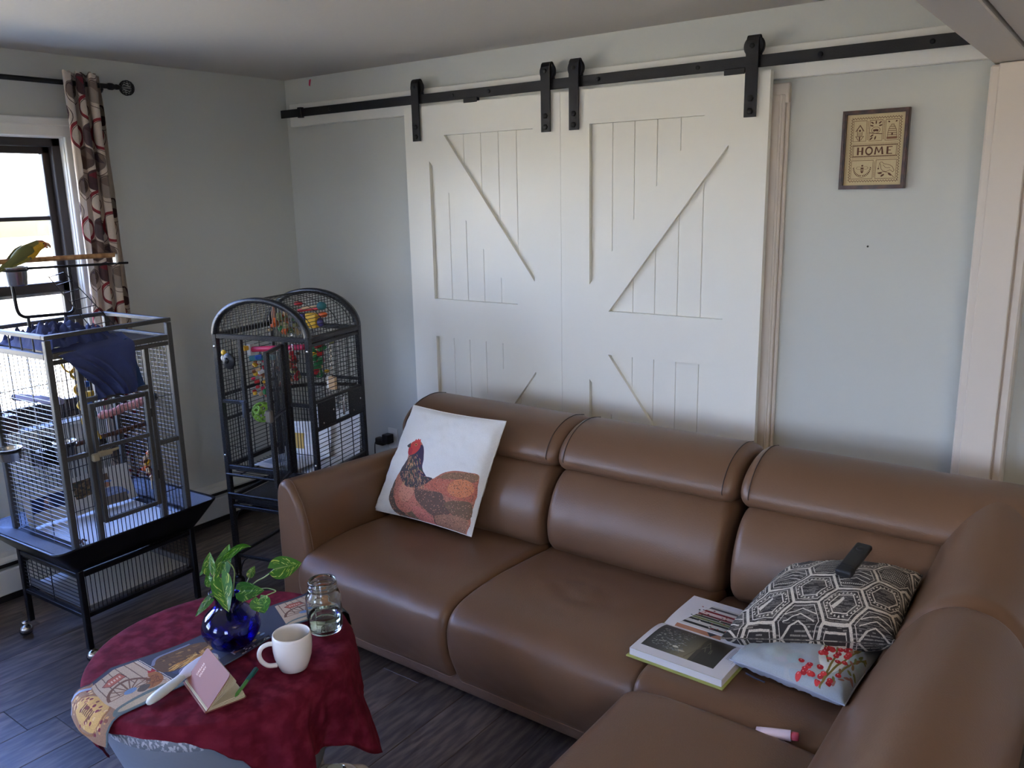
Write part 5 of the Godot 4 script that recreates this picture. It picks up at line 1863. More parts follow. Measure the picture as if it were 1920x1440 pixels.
	# white pet fountain on the floor beside the tub
	var pf := thing("pet_fountain", "white rounded pet water fountain with a clear dome standing under the table edge", "fountain", at(2.342, 0.0, 1.918, 0.60))
	var f1 := MB.new()
	f1.rbox(Vector3(0, 0.118, 0), Vector3(0.145, 0.236, 0.155), 0.03, 0.0, 4)
	obj("housing", f1, M.lacquer, pf)
	var f2 := MB.new()
	f2.tube(arc3(Vector3(0, 0.236, 0), Vector3(0.052, 0, 0), Vector3(0, 0, 0.056), 0, TAU, 40), 0.0035, 6, true)
	obj("rim", f2, M.beige, pf)
	var f3 := MB.new()
	var dome := []
	for k in 9:
		var a := PI / 2 * k / 8
		dome.append(Vector2(0.034 * cos(a), 0.236 + 0.026 * sin(a)))
	dome[8].x = 0.0
	f3.lathe([Vector2(0, 0.2365)] + [Vector2(0.034, 0.2365)] + dome.slice(1), 28, at(-0.012, 0, -0.012))
	obj("dome", f3, M.clear, pf)

func leaf(parent: Node, base: Vector3, tip: Vector3, width: float, kind: int, m: Material, face: Vector3) -> void:
	var mb := MB.new()
	var ax := tip - base
	var l := ax.length()
	ax = ax.normalized()
	var sd := ax.cross(face).normalized()
	var nrm := sd.cross(ax).normalized()
	var P := []
	var nt := 14
	for i in nt + 1:
		var t := float(i) / nt
		var row := PackedVector3Array()
		for j in 9:
			var s := -1.0 + j / 4.0
			# heart outline: lobes behind the base, point at the tip
			var w := pow(sin(PI * pow(t, 0.62)), 0.8) * 0.5 * width * (1.0 - 0.25 * t) if t < 1.0 else 0.0
			if i == 0: w = width * 0.10
			var back := -0.14 * l * pow(absf(s), 1.5) * pow(1.0 - t, 3.0) * 1.6
			var p := base + ax * (t * l + back) + sd * s * w * 1.12
			var fold := [0.35, 0.75, 0.9, 0.3][kind] as float
			p += nrm * (absf(s) * w * fold - (t * t) * l * [0.10, 0.06, 0.0, 0.16][kind])
			if kind == 2: p += nrm * sin(t * PI) * 0.012 + Vector3.UP * sin(t * PI * 0.9) * 0.016
			p += nrm * sin(t * 14.0 + s * 2.0) * 0.0007 * absf(s)
			row.append(p)
		P.append(row)
	mb.grid(P)
	mb.facing(0, nrm)
	obj("leaf", mb, m, parent)

func build_vase() -> void:
	var v := thing("vase", "cobalt blue glass vase with a flared rim standing on the runner", "vase", at(2.045, 0.5545, 1.990))
	var o := smooth2([[0.030, 0.0], [0.042, 0.003], [0.060, 0.020], [0.0735, 0.046], [0.0745, 0.066], [0.066, 0.088], [0.050, 0.104], [0.038, 0.116], [0.0345, 0.126], [0.0355, 0.138], [0.042, 0.150], [0.0475, 0.156]], 4)
	var pr: Array = [Vector2(0, 0.003), Vector2(0.024, 0.003)]
	for p in o: pr.append(p)
	pr.append(Vector2(0.0472, 0.1582))
	var inn := []
	for p in o: inn.append(Vector2(maxf(p.x - 0.0032, 0.0), maxf(p.y + 0.0008, 0.006)))
	inn.reverse()
	pr.append_array(inn)
	pr.append(Vector2(0, 0.0068))
	var mb := MB.new()
	mb.lathe(pr, 56)
	obj("vase_body", mb, M.cobalt, v)
	# cuttings
	var pl := thing("pothos_cutting", "variegated green pothos cuttings with heart shaped leaves in the blue vase", "plant", at(2.073, 0.55, 2.011))
	var stem := mat(C(126, 148, 84), 0.5)
	var paths := [[[-0.0213, 0.1210, -0.0317], [0.0455, 0.1886, -0.0488], [0.0805, 0.2129, -0.0625], [0.1005, 0.2328, -0.0765]], [[-0.0290, 0.1112, -0.0261], [-0.0303, 0.1796, -0.0283], [-0.0510, 0.1941, -0.0298], [-0.0569, 0.2004, -0.0272]], [[-0.0216, 0.1013, -0.0242], [-0.0181, 0.1825, -0.0127], [-0.0289, 0.1997, 0.0033], [-0.0466, 0.2215, 0.0102]], [[-0.0265, 0.1011, -0.0280], [-0.0191, 0.1824, -0.0374], [-0.0224, 0.2103, -0.0429], [-0.0336, 0.2291, -0.0399], [-0.0409, 0.2371, -0.0367]], [[-0.0295, 0.1069, -0.0165], [-0.0259, 0.1737, 0.0084], [-0.0428, 0.1894, 0.0165]], [[-0.0239, 0.1084, -0.0155], [-0.0008, 0.1854, -0.0008], [-0.0096, 0.2107, 0.0050]], [[-0.0190, 0.1113, -0.0217], [0.0180, 0.1649, -0.0217], [0.0305, 0.1755, -0.0212]], [[-0.0239, 0.1011, -0.0318], [-0.0017, 0.1680, -0.0590], [-0.0036, 0.1867, -0.0757]], [[-0.0216, 0.1078, -0.0350], [0.0518, 0.1700, -0.0609], [0.1098, 0.1797, -0.0685], [0.0964, 0.1705, -0.0533], [0.0791, 0.1601, -0.0401]], [[-0.0296, 0.1054, -0.0179], [-0.0205, 0.1598, 0.0083], [-0.0355, 0.1587, 0.0197]]]
	for a in paths:
		var st := MB.new()
		st.tube(smooth3(a, 6), 0.0016, 6)
		obj("stem", st, stem, pl)
	var lt := leaf_texture()
	var mats := []
	for k in 3:
		var m := mat([C(255, 255, 255), C(210, 240, 200), C(190, 214, 220)][k], [0.32, 0.4, 0.28][k])
		m.albedo_texture = lt
		m.uv1_offset = Vector3(0.13 * k, 0.4 * k, 0)
		m.backlight_enabled = true
		m.backlight = Color(0.35, 0.4, 0.15)
		mats.append(m)
	var cam_side := Vector3(0.58, 0.40, 0.71)
	var L := [[[0.1005, 0.2328, -0.0765], [0.1332, 0.2345, -0.1396], 0.0560, 0, 0], [[-0.0569, 0.2004, -0.0272], [-0.0585, 0.2700, -0.0585], 0.0416, 0, 1], [[-0.0466, 0.2215, 0.0102], [-0.0543, 0.2702, 0.0021], 0.0333, 1, 0], [[-0.0642, 0.2296, 0.0082], [-0.0680, 0.2121, 0.0287], 0.0125, 0, 1], [[-0.0409, 0.2371, -0.0367], [-0.0241, 0.2481, -0.1034], 0.0194, 2, 1], [[-0.0428, 0.1894, 0.0165], [-0.0621, 0.2120, 0.0116], 0.0236, 0, 1], [[-0.0096, 0.2107, 0.0050], [0.0445, 0.1483, 0.0336], 0.0527, 3, 0], [[0.0305, 0.1755, -0.0212], [0.0854, 0.1804, -0.0505], 0.0470, 1, 2], [[-0.0036, 0.1867, -0.0757], [-0.0054, 0.2088, -0.0933], 0.0208, 0, 0], [[0.0791, 0.1601, -0.0401], [0.0934, 0.1235, -0.0403], 0.0520, 0, 1], [[-0.0355, 0.1587, 0.0197], [-0.0491, 0.1196, 0.0664], 0.0208, 3, 2]]
	for e in L:
		leaf(pl, Vector3(e[0][0], e[0][1], e[0][2]), Vector3(e[1][0], e[1][1], e[1][2]), e[2], e[3], mats[e[4]], cam_side)

# ------------------------------------------------------------------ bird cages
func bar(mb: MB, a: Vector3, b: Vector3, s: float, s2 := 0.0) -> void:
	var d := b - a
	var y := d.normalized()
	var x := y.cross(Vector3.UP if absf(y.y) < 0.9 else Vector3.BACK).normalized()
	var z := x.cross(y).normalized()
	mb.box((a + b) * 0.5, Vector3(s, d.length(), s2 if s2 > 0.0 else s), 0.0022, Basis(x, y, z))

# wires between two edges: n wires from a0->b0 to a1->b1
func wires(mb: MB, a0: Vector3, b0: Vector3, a1: Vector3, b1: Vector3, n: int, r := 0.00115) -> void:
	for i in n:
		var t := (i + 0.5) / n
		mb.wire(a0.lerp(a1, t), b0.lerp(b1, t), r)

func caster(mb_w: MB, mb_h: MB, p: Vector3) -> void:
	mb_w.ball(p + Vector3(0, 0.026, 0), Vector3(0.026, 0.026, 0.022), 16, 10)
	mb_h.ball(p + Vector3(0.0, 0.033, 0.006), Vector3(0.026, 0.021, 0.021), 16, 8)
	mb_h.lathe([Vector2(0, 0.05), Vector2(0.012, 0.05), Vector2(0.012, 0.066), Vector2(0, 0.066)], 12, Transform3D(Basis.IDENTITY, p))

func bowl_mesh(r: float, h: float) -> MB:
	var m := MB.new()
	m.lathe([Vector2(0, 0), Vector2(r * 0.78, 0), Vector2(r * 0.84, 0.004), Vector2(r * 0.95, h * 0.92), Vector2(r * 1.03, h), Vector2(r * 1.04, h + 0.0025), Vector2(r * 0.99, h + 0.003), Vector2(r * 0.92, h * 0.92), Vector2(r * 0.80, 0.006), Vector2(0, 0.005)], 36)
	return m

const C1 := Transform3D(Vector3(-0.05268, 0, -0.97057), Vector3(0, 0.972, 0), Vector3(0.97057, 0, -0.05268), Vector3(0.847, 0.049, 1.8145))

func c1(u: float, y: float, v: float) -> Vector3: return Vector3(u, y, -v)

func build_cage_one() -> void:
	var W := 0.489
	var D := 0.435
	var c := thing("play_top_cage", "large grey hammered metal bird cage with an open play top beside the window", "bird cage", C1)
	var Y0 := 0.425
	var YR := 1.165
	var YT := 1.235
	for p in [[0, 0], [1, 0], [0, 1], [1, 1]]:
		var m := MB.new()
		bar(m, c1(p[0] * W, Y0, p[1] * D), c1(p[0] * W, YT - 0.011, p[1] * D), 0.022)
		obj("corner_post", m, M.hammer, c)
		var l := MB.new()
		bar(l, c1(p[0] * W, 0.014, p[1] * D), c1(p[0] * W, 0.34, p[1] * D), 0.022)
		var lg := obj("leg", l, M.black_steel, c)
		var wb := MB.new()
		var wh := MB.new()
		caster(wb, wh, c1(p[0] * W + (-0.022 if p[1] == 1 else 0.012), -0.0504, p[1] * D + 0.012))
		obj("caster_wheel", wb, M.plastic_black, lg)
		obj("caster_hood", wh, M.chrome, lg)
	# rails
	var e := 0.011
	var rim := MB.new()
	for y in [YT]:
		bar(rim, c1(-e, y, 0), c1(W + e, y, 0), 0.022, 0.016)
		bar(rim, c1(-e, y, D), c1(W + e, y, D), 0.022, 0.016)
		bar(rim, c1(0, y, e), c1(0, y, D - e), 0.022, 0.016)
		bar(rim, c1(W, y, e), c1(W, y, D - e), 0.022, 0.016)
	obj("play_top_rail", rim, M.hammer, c)
	var rf := MB.new()
	bar(rf, c1(e, YR, 0), c1(W - e, YR, 0), 0.022)
	bar(rf, c1(e, YR, D), c1(W - e, YR, D), 0.022)
	bar(rf, c1(0, YR, e), c1(0, YR, D - e), 0.022)
	bar(rf, c1(W, YR, e), c1(W, YR, D - e), 0.022)
	bar(rf, c1(e, YR - 0.024, 0), c1(W - e, YR - 0.024, 0), 0.016)
	for k in 4:
		bar(rf, c1(0.12 + 0.08 * k, YR, D), c1(0.12 + 0.08 * k, YT, D), 0.008)
		bar(rf, c1(0, YR, 0.09 + 0.085 * k), c1(0, YT, 0.09 + 0.085 * k), 0.006)
	obj("roof_frame", rf, M.hammer, c)
	var rw := MB.new()
	wires(rw, c1(e, YR, e), c1(W - e, YR, e), c1(e, YR, D - e), c1(W - e, YR, D - e), 25)
	wires(rw, c1(e, YR - 0.002, e), c1(e, YR - 0.002, D - e), c1(W - e, YR - 0.002, e), c1(W - e, YR - 0.002, D - e), 3)
	obj("roof_wires", rw, M.chrome_wire, c, "stuff")
	# front: door posts, door frame, cross bars
	var fp := MB.new()
	bar(fp, c1(0.104, Y0, 0), c1(0.104, YR - 0.03, 0), 0.020)
	bar(fp, c1(0.378, Y0, 0), c1(0.378, YR - 0.03, 0), 0.020)
	bar(fp, c1(0.012, 0.778, 0), c1(0.094, 0.778, 0), 0.018)
	bar(fp, c1(0.388, 0.742, 0), c1(W - 0.011, 0.742, 0), 0.018)
	bar(fp, c1(0.114, 0.982, 0), c1(0.368, 0.982, 0), 0.018)
	obj("front_bars", fp, M.hammer, c)
	var dr := MB.new()
	bar(dr, c1(0.128, 0.492, -0.004), c1(0.128, 0.966, -0.004), 0.017)
	bar(dr, c1(0.355, 0.492, -0.004), c1(0.355, 0.966, -0.004), 0.017)
	bar(dr, c1(0.136, 0.957, -0.004), c1(0.347, 0.957, -0.004), 0.017)
	bar(dr, c1(0.136, 0.500, -0.004), c1(0.347, 0.500, -0.004), 0.017)
	bar(dr, c1(0.136, 0.790, -0.004), c1(0.347, 0.790, -0.004), 0.016)
	var door := obj("cage_door", dr, M.hammer, c)
	var dw := MB.new()
	wires(dw, c1(0.136, 0.507, -0.004), c1(0.136, 0.950, -0.004), c1(0.347, 0.507, -0.004), c1(0.347, 0.950, -0.004), 13)
	obj("door_wires", dw, M.cage_wire, door, "stuff")
	var lk := MB.new()
	lk.box(c1(0.150, 0.770, -0.020), Vector3(0.055, 0.022, 0.018), 0.004)
	lk.box(c1(0.112, 0.762, -0.018), Vector3(0.026, 0.030, 0.020), 0.004)
	lk.rod(c1(0.165, 0.772, -0.022), c1(0.205, 0.776, -0.020), 0.006, 8)
	obj("latch", lk, mat(C(150, 138, 110), 0.5, 0.3), door)
	for hy in [0.60, 0.86]:
		var hg := MB.new()
		hg.rod(c1(0.367, hy, -0.006), c1(0.367, hy + 0.035, -0.006), 0.005, 8)
		obj("hinge", hg, M.black_steel, door)
	# wire walls
	var wf := MB.new()
	wires(wf, c1(0.012, Y0, 0), c1(0.012, YR, 0), c1(0.094, Y0, 0), c1(0.094, YR, 0), 5)
	wires(wf, c1(0.388, Y0, 0), c1(0.388, YR, 0), c1(W - 0.012, Y0, 0), c1(W - 0.012, YR, 0), 6)
	wires(wf, c1(0.114, 0.99, 0), c1(0.114, YR, 0), c1(0.368, 0.99, 0), c1(0.368, YR, 0), 15)
	wires(wf, c1(0.114, Y0, 0), c1(0.114, 0.49, 0), c1(0.368, Y0, 0), c1(0.368, 0.49, 0), 15)
	wf.wire(c1(0.012, 0.93, 0.001), c1(0.094, 0.93, 0.001)); wf.wire(c1(0.388, 0.53, 0.001), c1(W - 0.012, 0.53, 0.001)); wf.wire(c1(0.388, 0.93, 0.001), c1(W - 0.012, 0.93, 0.001)); wf.wire(c1(0.012, 0.57, 0.001), c1(0.094, 0.57, 0.001))
	obj("front_wires", wf, M.cage_wire, c, "stuff")
	var wb2 := MB.new()
	wires(wb2, c1(0.012, Y0, D), c1(0.012, YR, D), c1(W - 0.012, Y0, D), c1(W - 0.012, YR, D), 28)
	for y in [0.60, 0.80, 0.98]: wb2.wire(c1(0.012, y, D - 0.002), c1(W - 0.012, y, D - 0.002), 0.0016)
	obj("back_wires", wb2, M.cage_wire, c, "stuff")
	for u in [0.0, W]:
		var ws := MB.new()
		wires(ws, c1(u, Y0, 0.012), c1(u, Y0, D - 0.012), c1(u, YR, 0.012), c1(u, YR, D - 0.012), 42)
		for v in [0.15, 0.29]: ws.wire(c1(u + 0.002, Y0, v), c1(u + 0.002, YR, v), 0.0018)
		obj("side_wires", ws, M.chrome_wire, c, "stuff")
	# seed guard tray: rounded flaring rim all round
	var ring := func(off: float, y: float, r: float) -> PackedVector3Array:
		var o := PackedVector3Array()
		for k in 4:
			var cx: float = [W + off * 1.3 - r, -off * 1.3 + r, -off * 1.3 + r, W + off * 1.3 - r][k]
			var cz: float = [-D - off * 0.9 + r, -D - off * 0.9 + r, off * 0.75 - r, off * 0.75 - r][k]
			for j in 7:
				var a := -PI / 2 * k - PI / 2 * j / 6.0
				o.append(Vector3(cx + r * cos(a), y, cz + r * sin(a)))
		return o
	var tr := MB.new()
	var T := []
	for q in [[-0.03, 0.419, 0.005], [0.004, 0.420, 0.01], [0.040, 0.434, 0.02], [0.074, 0.450, 0.03], [0.080, 0.455, 0.034], [0.085, 0.4525, 0.035], [0.083, 0.446, 0.034], [0.035, 0.372, 0.02], [0.012, 0.340, 0.012], [-0.03, 0.338, 0.008]]:
		T.append(ring.call(q[0], q[1], q[2]))
	T.append(T[0])
	tr.grid(T, true)
	tr.closed(0)
	obj("seed_guard", tr, M.black_steel, c)
	var tp := MB.new()
	var T2 := []
	for q in [[0.005, 0.4215, 0.01], [0.040, 0.4355, 0.02], [0.073, 0.4515, 0.03]]: T2.append(ring.call(q[0], q[1], q[2]))
	tp.grid(T2, true)
	tp.facing(0, Vector3.UP)
	obj("guard_surface", tp, M.tray_grey, c)
	var gt := MB.new()
	gt.box(c1(W / 2, 0.400, D / 2), Vector3(W - 0.03, 0.02, D - 0.03), 0.004)
	obj("floor_grate", gt, M.tray_grey, c)
	# stand: bars, wires and pull-out tray
	var sb := MB.new()
	for y in [0.152, 0.320]:
		bar(sb, c1(e, y, 0), c1(W - e, y, 0), 0.018)
		bar(sb, c1(e, y, D), c1(W - e, y, D), 0.018)
		bar(sb, c1(0, y, e), c1(0, y, D - e), 0.018)
		bar(sb, c1(W, y, e), c1(W, y, D - e), 0.018)
	obj("stand_rails", sb, M.black_steel, c)
	var sw := MB.new()
	wires(sw, c1(e, 0.16, 0), c1(e, 0.315, 0), c1(W - e, 0.16, 0), c1(W - e, 0.315, 0), 27)
	wires(sw, c1(e, 0.16, D), c1(e, 0.315, D), c1(W - e, 0.16, D), c1(W - e, 0.315, D), 27)
	for u in [0.0, W]:
		wires(sw, c1(u, 0.165, e), c1(u, 0.165, D - e), c1(u, 0.31, e), c1(u, 0.31, D - e), 9)
		sw.wire(c1(u, 0.16, D / 2), c1(u, 0.315, D / 2), 0.0016)
	obj("stand_wires", sw, M.cage_wire, c, "stuff")
	var lt := MB.new()
	lt.box(c1(W / 2, 0.170, D / 2), Vector3(W - 0.03, 0.012, D - 0.03), 0.003)
	for k in [[0.018, 0.0], [W - 0.018, 0.0]]: lt.box(c1(k[0], 0.187, D / 2), Vector3(0.006, 0.03, D - 0.03), 0.001)
	obj("lower_tray", lt, M.tray_grey, c)
	var lp := MB.new()
	lp.box(c1(W / 2, 0.1775, D / 2), Vector3(W - 0.05, 0.002, D - 0.04), 0.0005)
	obj("tray_liner", lp, M.paper, c)
	# play stand above the roof
	var ps := MB.new()
	ps.tube(smooth3([[0.020, 1.468, -D / 2], [0.022, 1.38, -D / 2], [0.026, 1.315, -D / 2], [0.045, 1.292, -D / 2], [0.08, 1.288, -D / 2], [0.18, 1.284, -D / 2], [0.222, 1.284, -D / 2], [0.238, 1.300, -D / 2], [0.240, 1.34, -D / 2], [0.240, 1.462, -D / 2]], 5), 0.0065, 8)
	obj("stand_loop", ps, M.black_steel, c)
	var pr := MB.new()
	bar(pr, Vector3(-0.14, 1.473, -D / 2), Vector3(0.487, 1.457, -D / 2), 0.014, 0.009)
	pr.rod(Vector3(0.06, 1.29, -D / 2), Vector3(0.06, 1.17, -D / 2), 0.006, 8)
	pr.rod(Vector3(0.20, 1.286, -D / 2), Vector3(0.20, 1.17, -D / 2), 0.006, 8)
	obj("stand_bar", pr, M.black_steel, c)
	var pd := MB.new()
	pd.tube(pv([[-0.16, 1.501, -D / 2], [0.0, 1.498, -D / 2], [0.2, 1.496, -D / 2], [0.436, 1.492, -D / 2]]), 0.0098, 12)
	obj("dowel_perch", pd, M.wood, c)
	var cl := MB.new()
	cl.box(Vector3(0.435, 1.478, -D / 2), Vector3(0.012, 0.04, 0.022), 0.003)
	obj("perch_clip", cl, M.chrome, c)
	cl = MB.new()
	cl.box(Vector3(0.008, 1.48, -D / 2), Vector3(0.012, 0.03, 0.022), 0.003)
	obj("perch_clip", cl, M.chrome, c)
	var ld := MB.new()
	var La := Vector3(0.146, 1.434, -0.20)
	var Lb := Vector3(0.206, 1.448, -0.20)
	var Lc := Vector3(0.250, 1.215, -0.12)
	var Ld := Vector3(0.340, 1.222, -0.12)
	ld.wire(La, Lc, 0.0016); ld.wire(Lb, Ld, 0.0016)
	for k in 7:
		var t := (k + 0.15) / 6.8
		ld.wire(La.lerp(Lc, t), Lb.lerp(Ld, t), 0.0014)
	obj("wire_ladder", ld, M.cage_wire, c)

	# ---- what hangs in and on it
	var b1 := thing("steel_bowl", "shiny steel food bowl held in the play stand below the parrot", "bowl", C1 * at(0.038, 1.408, -D / 2), "steel bowls of the big cage")
	obj("bowl_body", bowl_mesh(0.042, 0.066), M.chrome, b1)
	var hk := MB.new()
	hk.tube(arc3(Vector3(0, 0.055, 0), Vector3(0.043, 0, 0), Vector3(0, 0, 0.043), 0, TAU, 28), 0.0022, 6, true)
	obj("holder_ring", hk, M.cage_wire, b1)
	var b2 := thing("steel_bowl", "shiny steel bowl hooked on the outside of the big cage at the left edge", "bowl", C1 * at(-0.042, 0.744, -0.30), "steel bowls of the big cage")
	obj("bowl_body", bowl_mesh(0.044, 0.046), M.chrome, b2)
	var hk2 := MB.new()
	hk2.tube(arc3(Vector3(0, 0.036, 0), Vector3(0.044, 0, 0), Vector3(0, 0, 0.044), 0, TAU, 28), 0.0022, 6, true)
	hk2.tube(pv([[0.03, 0.036, 0.03], [0.05, 0.036, 0.03], [0.05, 0.02, 0.03]]), 0.0022, 6)
	obj("holder_ring", hk2, M.cage_wire, b2)
	var b3 := thing("steel_bowl", "steel bowl hanging inside the big cage behind its left front post", "bowl", C1 * at(0.066, 0.748, -0.10), "steel bowls of the big cage")
	obj("bowl_body", bowl_mesh(0.040, 0.070), M.chrome, b3)
	var hk3 := MB.new()
	hk3.tube(arc3(Vector3(0, 0.058, 0), Vector3(0.041, 0, 0), Vector3(0, 0, 0.041), 0, TAU, 28), 0.0022, 6, true)
	hk3.tube(pv([[-0.041, 0.058, 0.0], [-0.066, 0.058, 0.0]]), 0.0022, 6)
	obj("holder_ring", hk3, M.cage_wire, b3)
	# caged feeder basket
	var fb := thing("feeder_basket", "dark wire feeder basket on the left inside of the big cage", "feeder", C1 * at(0.03, 0.70, -0.22))
	var fm := MB.new()
	for k in 9:
		fm.wire(Vector3(0.0 + k * 0.007, 0.0, 0.0), Vector3(k * 0.007, 0.11, 0.0), 0.0014)
		fm.wire(Vector3(0.0 + k * 0.007, 0.0, -0.07), Vector3(k * 0.007, 0.11, -0.07), 0.0014)
		fm.wire(Vector3(0.06, 0.0, -k * 0.0085), Vector3(0.06, 0.11, -k * 0.0085), 0.0014)
	for y in [0.0, 0.05, 0.11]: fm.tube(pv([[0, y, 0], [0.06, y, 0], [0.06, y, -0.07], [0, y, -0.07]]), 0.0018, 5, true)
	obj("basket_wires", fm, M.cage_wire, fb, "stuff")
	var fs := MB.new()
	fs.rbox(Vector3(0.03, 0.035, -0.035), Vector3(0.045, 0.06, 0.055), 0.01, 0.0, 3)
	obj("food_block", fs, M.plastic_black, fb)
	var perch := func(called: String, label: String, a: Vector3, b: Vector3, r: float, m: Material) -> void:
		var t := thing(called, label, "perch", C1, "perches in the big cage")
		var mb := MB.new()
		var pts := PackedVector3Array()
		var rr := PackedFloat32Array()
		for k in 11:
			var q := a.lerp(b, k / 10.0)
			pts.append(q + Vector3(0, sin(k * 1.7) * r * 0.12, cos(k * 2.3) * r * 0.12))
			rr.append(r * (0.92 + 0.12 * sin(k * 2.1)) * (0.72 if k == 0 or k == 10 else 1.0))
		mb.tube(pts, rr, 12)
		obj("branch", mb, m, t)
		var bt := MB.new()
		var d := (b - a).normalized()
		bt.tube(PackedVector3Array([b - d * 0.001, b + d * 0.006]), r * 0.9, 12)
		bt.tube(PackedVector3Array([b + d * 0.006, b + d * 0.012]), 0.012, 8)
		obj("wing_nut", bt, M.plastic_black, t)
	perch.call("chew_perch", "thick pale lavender perch stub pointing out on the left inside the big cage", Vector3(0.09, 0.968, -0.12), Vector3(0.030, 0.972, -0.34), 0.016, mat(C(150, 148, 176), 0.85))
	perch.call("cement_perch", "rough pink cement perch across the upper right of the big cage", Vector3(0.325, 0.828, -0.30), Vector3(0.478, 0.902, -0.13), 0.0185, M.cement)
	perch.call("wood_perch", "brown wooden perch crossing the middle of the big cage", Vector3(0.15, 0.752, -0.25), Vector3(0.474, 0.772, -0.22), 0.011, M.bark)
	# hanging rope toy
	var rt := thing("rope_toy", "yellow and blue knotted rope toy hanging behind the blue cloth in the big cage", "toy", C1, "toys in the big cage")
	var ro := MB.new()
	var pts := []
	for k in 26:
		var t := k / 25.0
		pts.append([0.190 + 0.014 * sin(t * 30.0) + t * 0.03, 1.09 - t * 0.31, -0.20 + 0.014 * cos(t * 30.0)])
	ro.tube(smooth3(pts, 3), 0.0055, 7)
	ro.tube(arc3(Vector3(0.185, 1.10, -0.20), Vector3(0.03, 0, 0.01), Vector3(0, 0.045, 0), 0, TAU, 26), 0.004, 6, true)
	obj("rope", ro, M.yellow, rt)
	for k in 5:
		var bl := MB.new()
		bl.rbox(Vector3(0.228 + 0.012 * (k % 2), 1.00 - k * 0.042, -0.195), Vector3(0.030, 0.022, 0.030), 0.006, 0.0, 2, Basis(Vector3.UP, k * 0.7))
		obj("block", bl, [M.blue, M.yellow, M.blue, M.teal, M.yellow][k], rt)
	var kn := MB.new()
	kn.ball(Vector3(0.262, 0.748, -0.20), Vector3(0.024, 0.022, 0.024), 14, 10)
	obj("knot", kn, M.plastic_black, rt)
	var kn2 := MB.new()
	kn2.tube(pv([[0.248, 0.800, -0.195], [0.252, 0.785, -0.19], [0.256, 0.768, -0.185]]), 0.006, 6)
	obj("rope_tail", kn2, M.yellow, rt)
	# wooden block toy at the right
	var wt := thing("block_toy", "cluster of small wooden and orange blocks hanging at the right side of the big cage", "toy", C1, "toys in the big cage")
	rng.seed = 5
	for k in 16:
		var q := MB.new()
		q.rbox(Vector3(0.456 + rng.randf_range(-0.022, 0.022), 0.655 - k * 0.0085, -0.19 + rng.randf_range(-0.02, 0.02)), Vector3(0.026, 0.014, 0.016), 0.003, 0.0, 1, Basis(Vector3(rng.randf(), rng.randf(), rng.randf()).normalized(), rng.randf() * 3.0))
		obj("block", q, [M.natural, M.orange, M.natural, M.red, M.brown, M.yellow, M.natural][k % 7], wt)
	var ch := MB.new()
	ch.rod(Vector3(0.456, 0.67, -0.19), Vector3(0.470, 0.86, -0.17), 0.0016, 5)
	obj("cord", ch, M.rope, wt)
	ch = MB.new()
	ch.rod(Vector3(0.458, 0.53, -0.19), Vector3(0.456, 0.49, -0.19), 0.004, 5)
	obj("cord", ch, M.rope, wt)
	var yw := thing("wood_slat_toy", "pale upright wooden slat tied to the right wall of the big cage", "toy", C1, "toys in the big cage")
	var ym := MB.new()
	ym.rbox(Vector3(0.462, 0.735, -0.135), Vector3(0.010, 0.085, 0.016), 0.003, 0.0, 2)
	obj("slat", ym, M.natural, yw)
	var yt := MB.new()
	yt.tube(arc3(Vector3(0.468, 0.75, -0.135), Vector3(0.012, 0, 0), Vector3(0, 0, 0.012), 0, TAU, 12), 0.002, 5, true)
	obj("tie", yt, M.rope, yw)
	# papers standing at the back of the cage floor
	var np := thing("newspaper", "grey newspaper sheets with pictures standing against the back of the big cage floor", "newspaper", C1)
	var sheet := func(called: String, a: Vector3, b: Vector3, hgt: float, lean: float, m: Material, uv0: Vector2, uv1: Vector2) -> void:
		var mb := MB.new()
		var P := []
		var Q := []
		for i in 9:
			var t := i / 8.0
			var row := PackedVector3Array()
			var row2 := PackedVector3Array()
			for j in 9:
				var q := a.lerp(b, j / 8.0) + Vector3(0, hgt * (1.0 - t), 0) + Vector3(0, 0, lean * t * t + 0.006 * sin(j * 0.9 + t * 2.0))
				row.append(q)
				row2.append(q - Vector3(0, 0, 0.0012))
			P.append(row); Q.append(row2)
		mb.grid(P, false, uv0, uv1)
		mb.facing(0, Vector3.BACK)
		var k := mb.mark()
		mb.grid(Q, false, uv0, uv0)
		mb.facing(k, Vector3.FORWARD)
		obj(called, mb, m, np)
	var pm := mat(Color.WHITE, 0.85)
	pm.albedo_texture = news_texture()
	sheet.call("standing_sheet", Vector3(0.018, 0.426, -0.395), Vector3(0.205, 0.426, -0.395), 0.125, 0.03, pm, Vector2(0, 0), Vector2(0.48, 1))
	sheet.call("standing_sheet", Vector3(0.190, 0.426, -0.385), Vector3(0.472, 0.426, -0.385), 0.150, 0.05, pm, Vector2(0.5, 0), Vector2(1, 1))
	var fsh := MB.new()
	fsh.box(Vector3(W / 2, 0.4135, -D / 2), Vector3(W - 0.05, 0.003, D - 0.05), 0.001)
	obj("floor_sheet", fsh, M.paper, np)
	var df := thing("dry_leaf", "dark crumpled leaf scrap on the floor of the big cage by the front", "leaf", C1 * at(0.045, 0.418, -0.06))
	var dm := MB.new()
	for k in 5: dm.tube(pv([[0, 0.004, 0], [0.016 * cos(k * 1.26), 0.014, 0.016 * sin(k * 1.26)], [0.028 * cos(k * 1.26 + 0.3), 0.006, 0.028 * sin(k * 1.26 + 0.3)]]), 0.004, 5)
	obj("scrap", dm, M.bark, df)
	build_blanket()
	build_parrot()

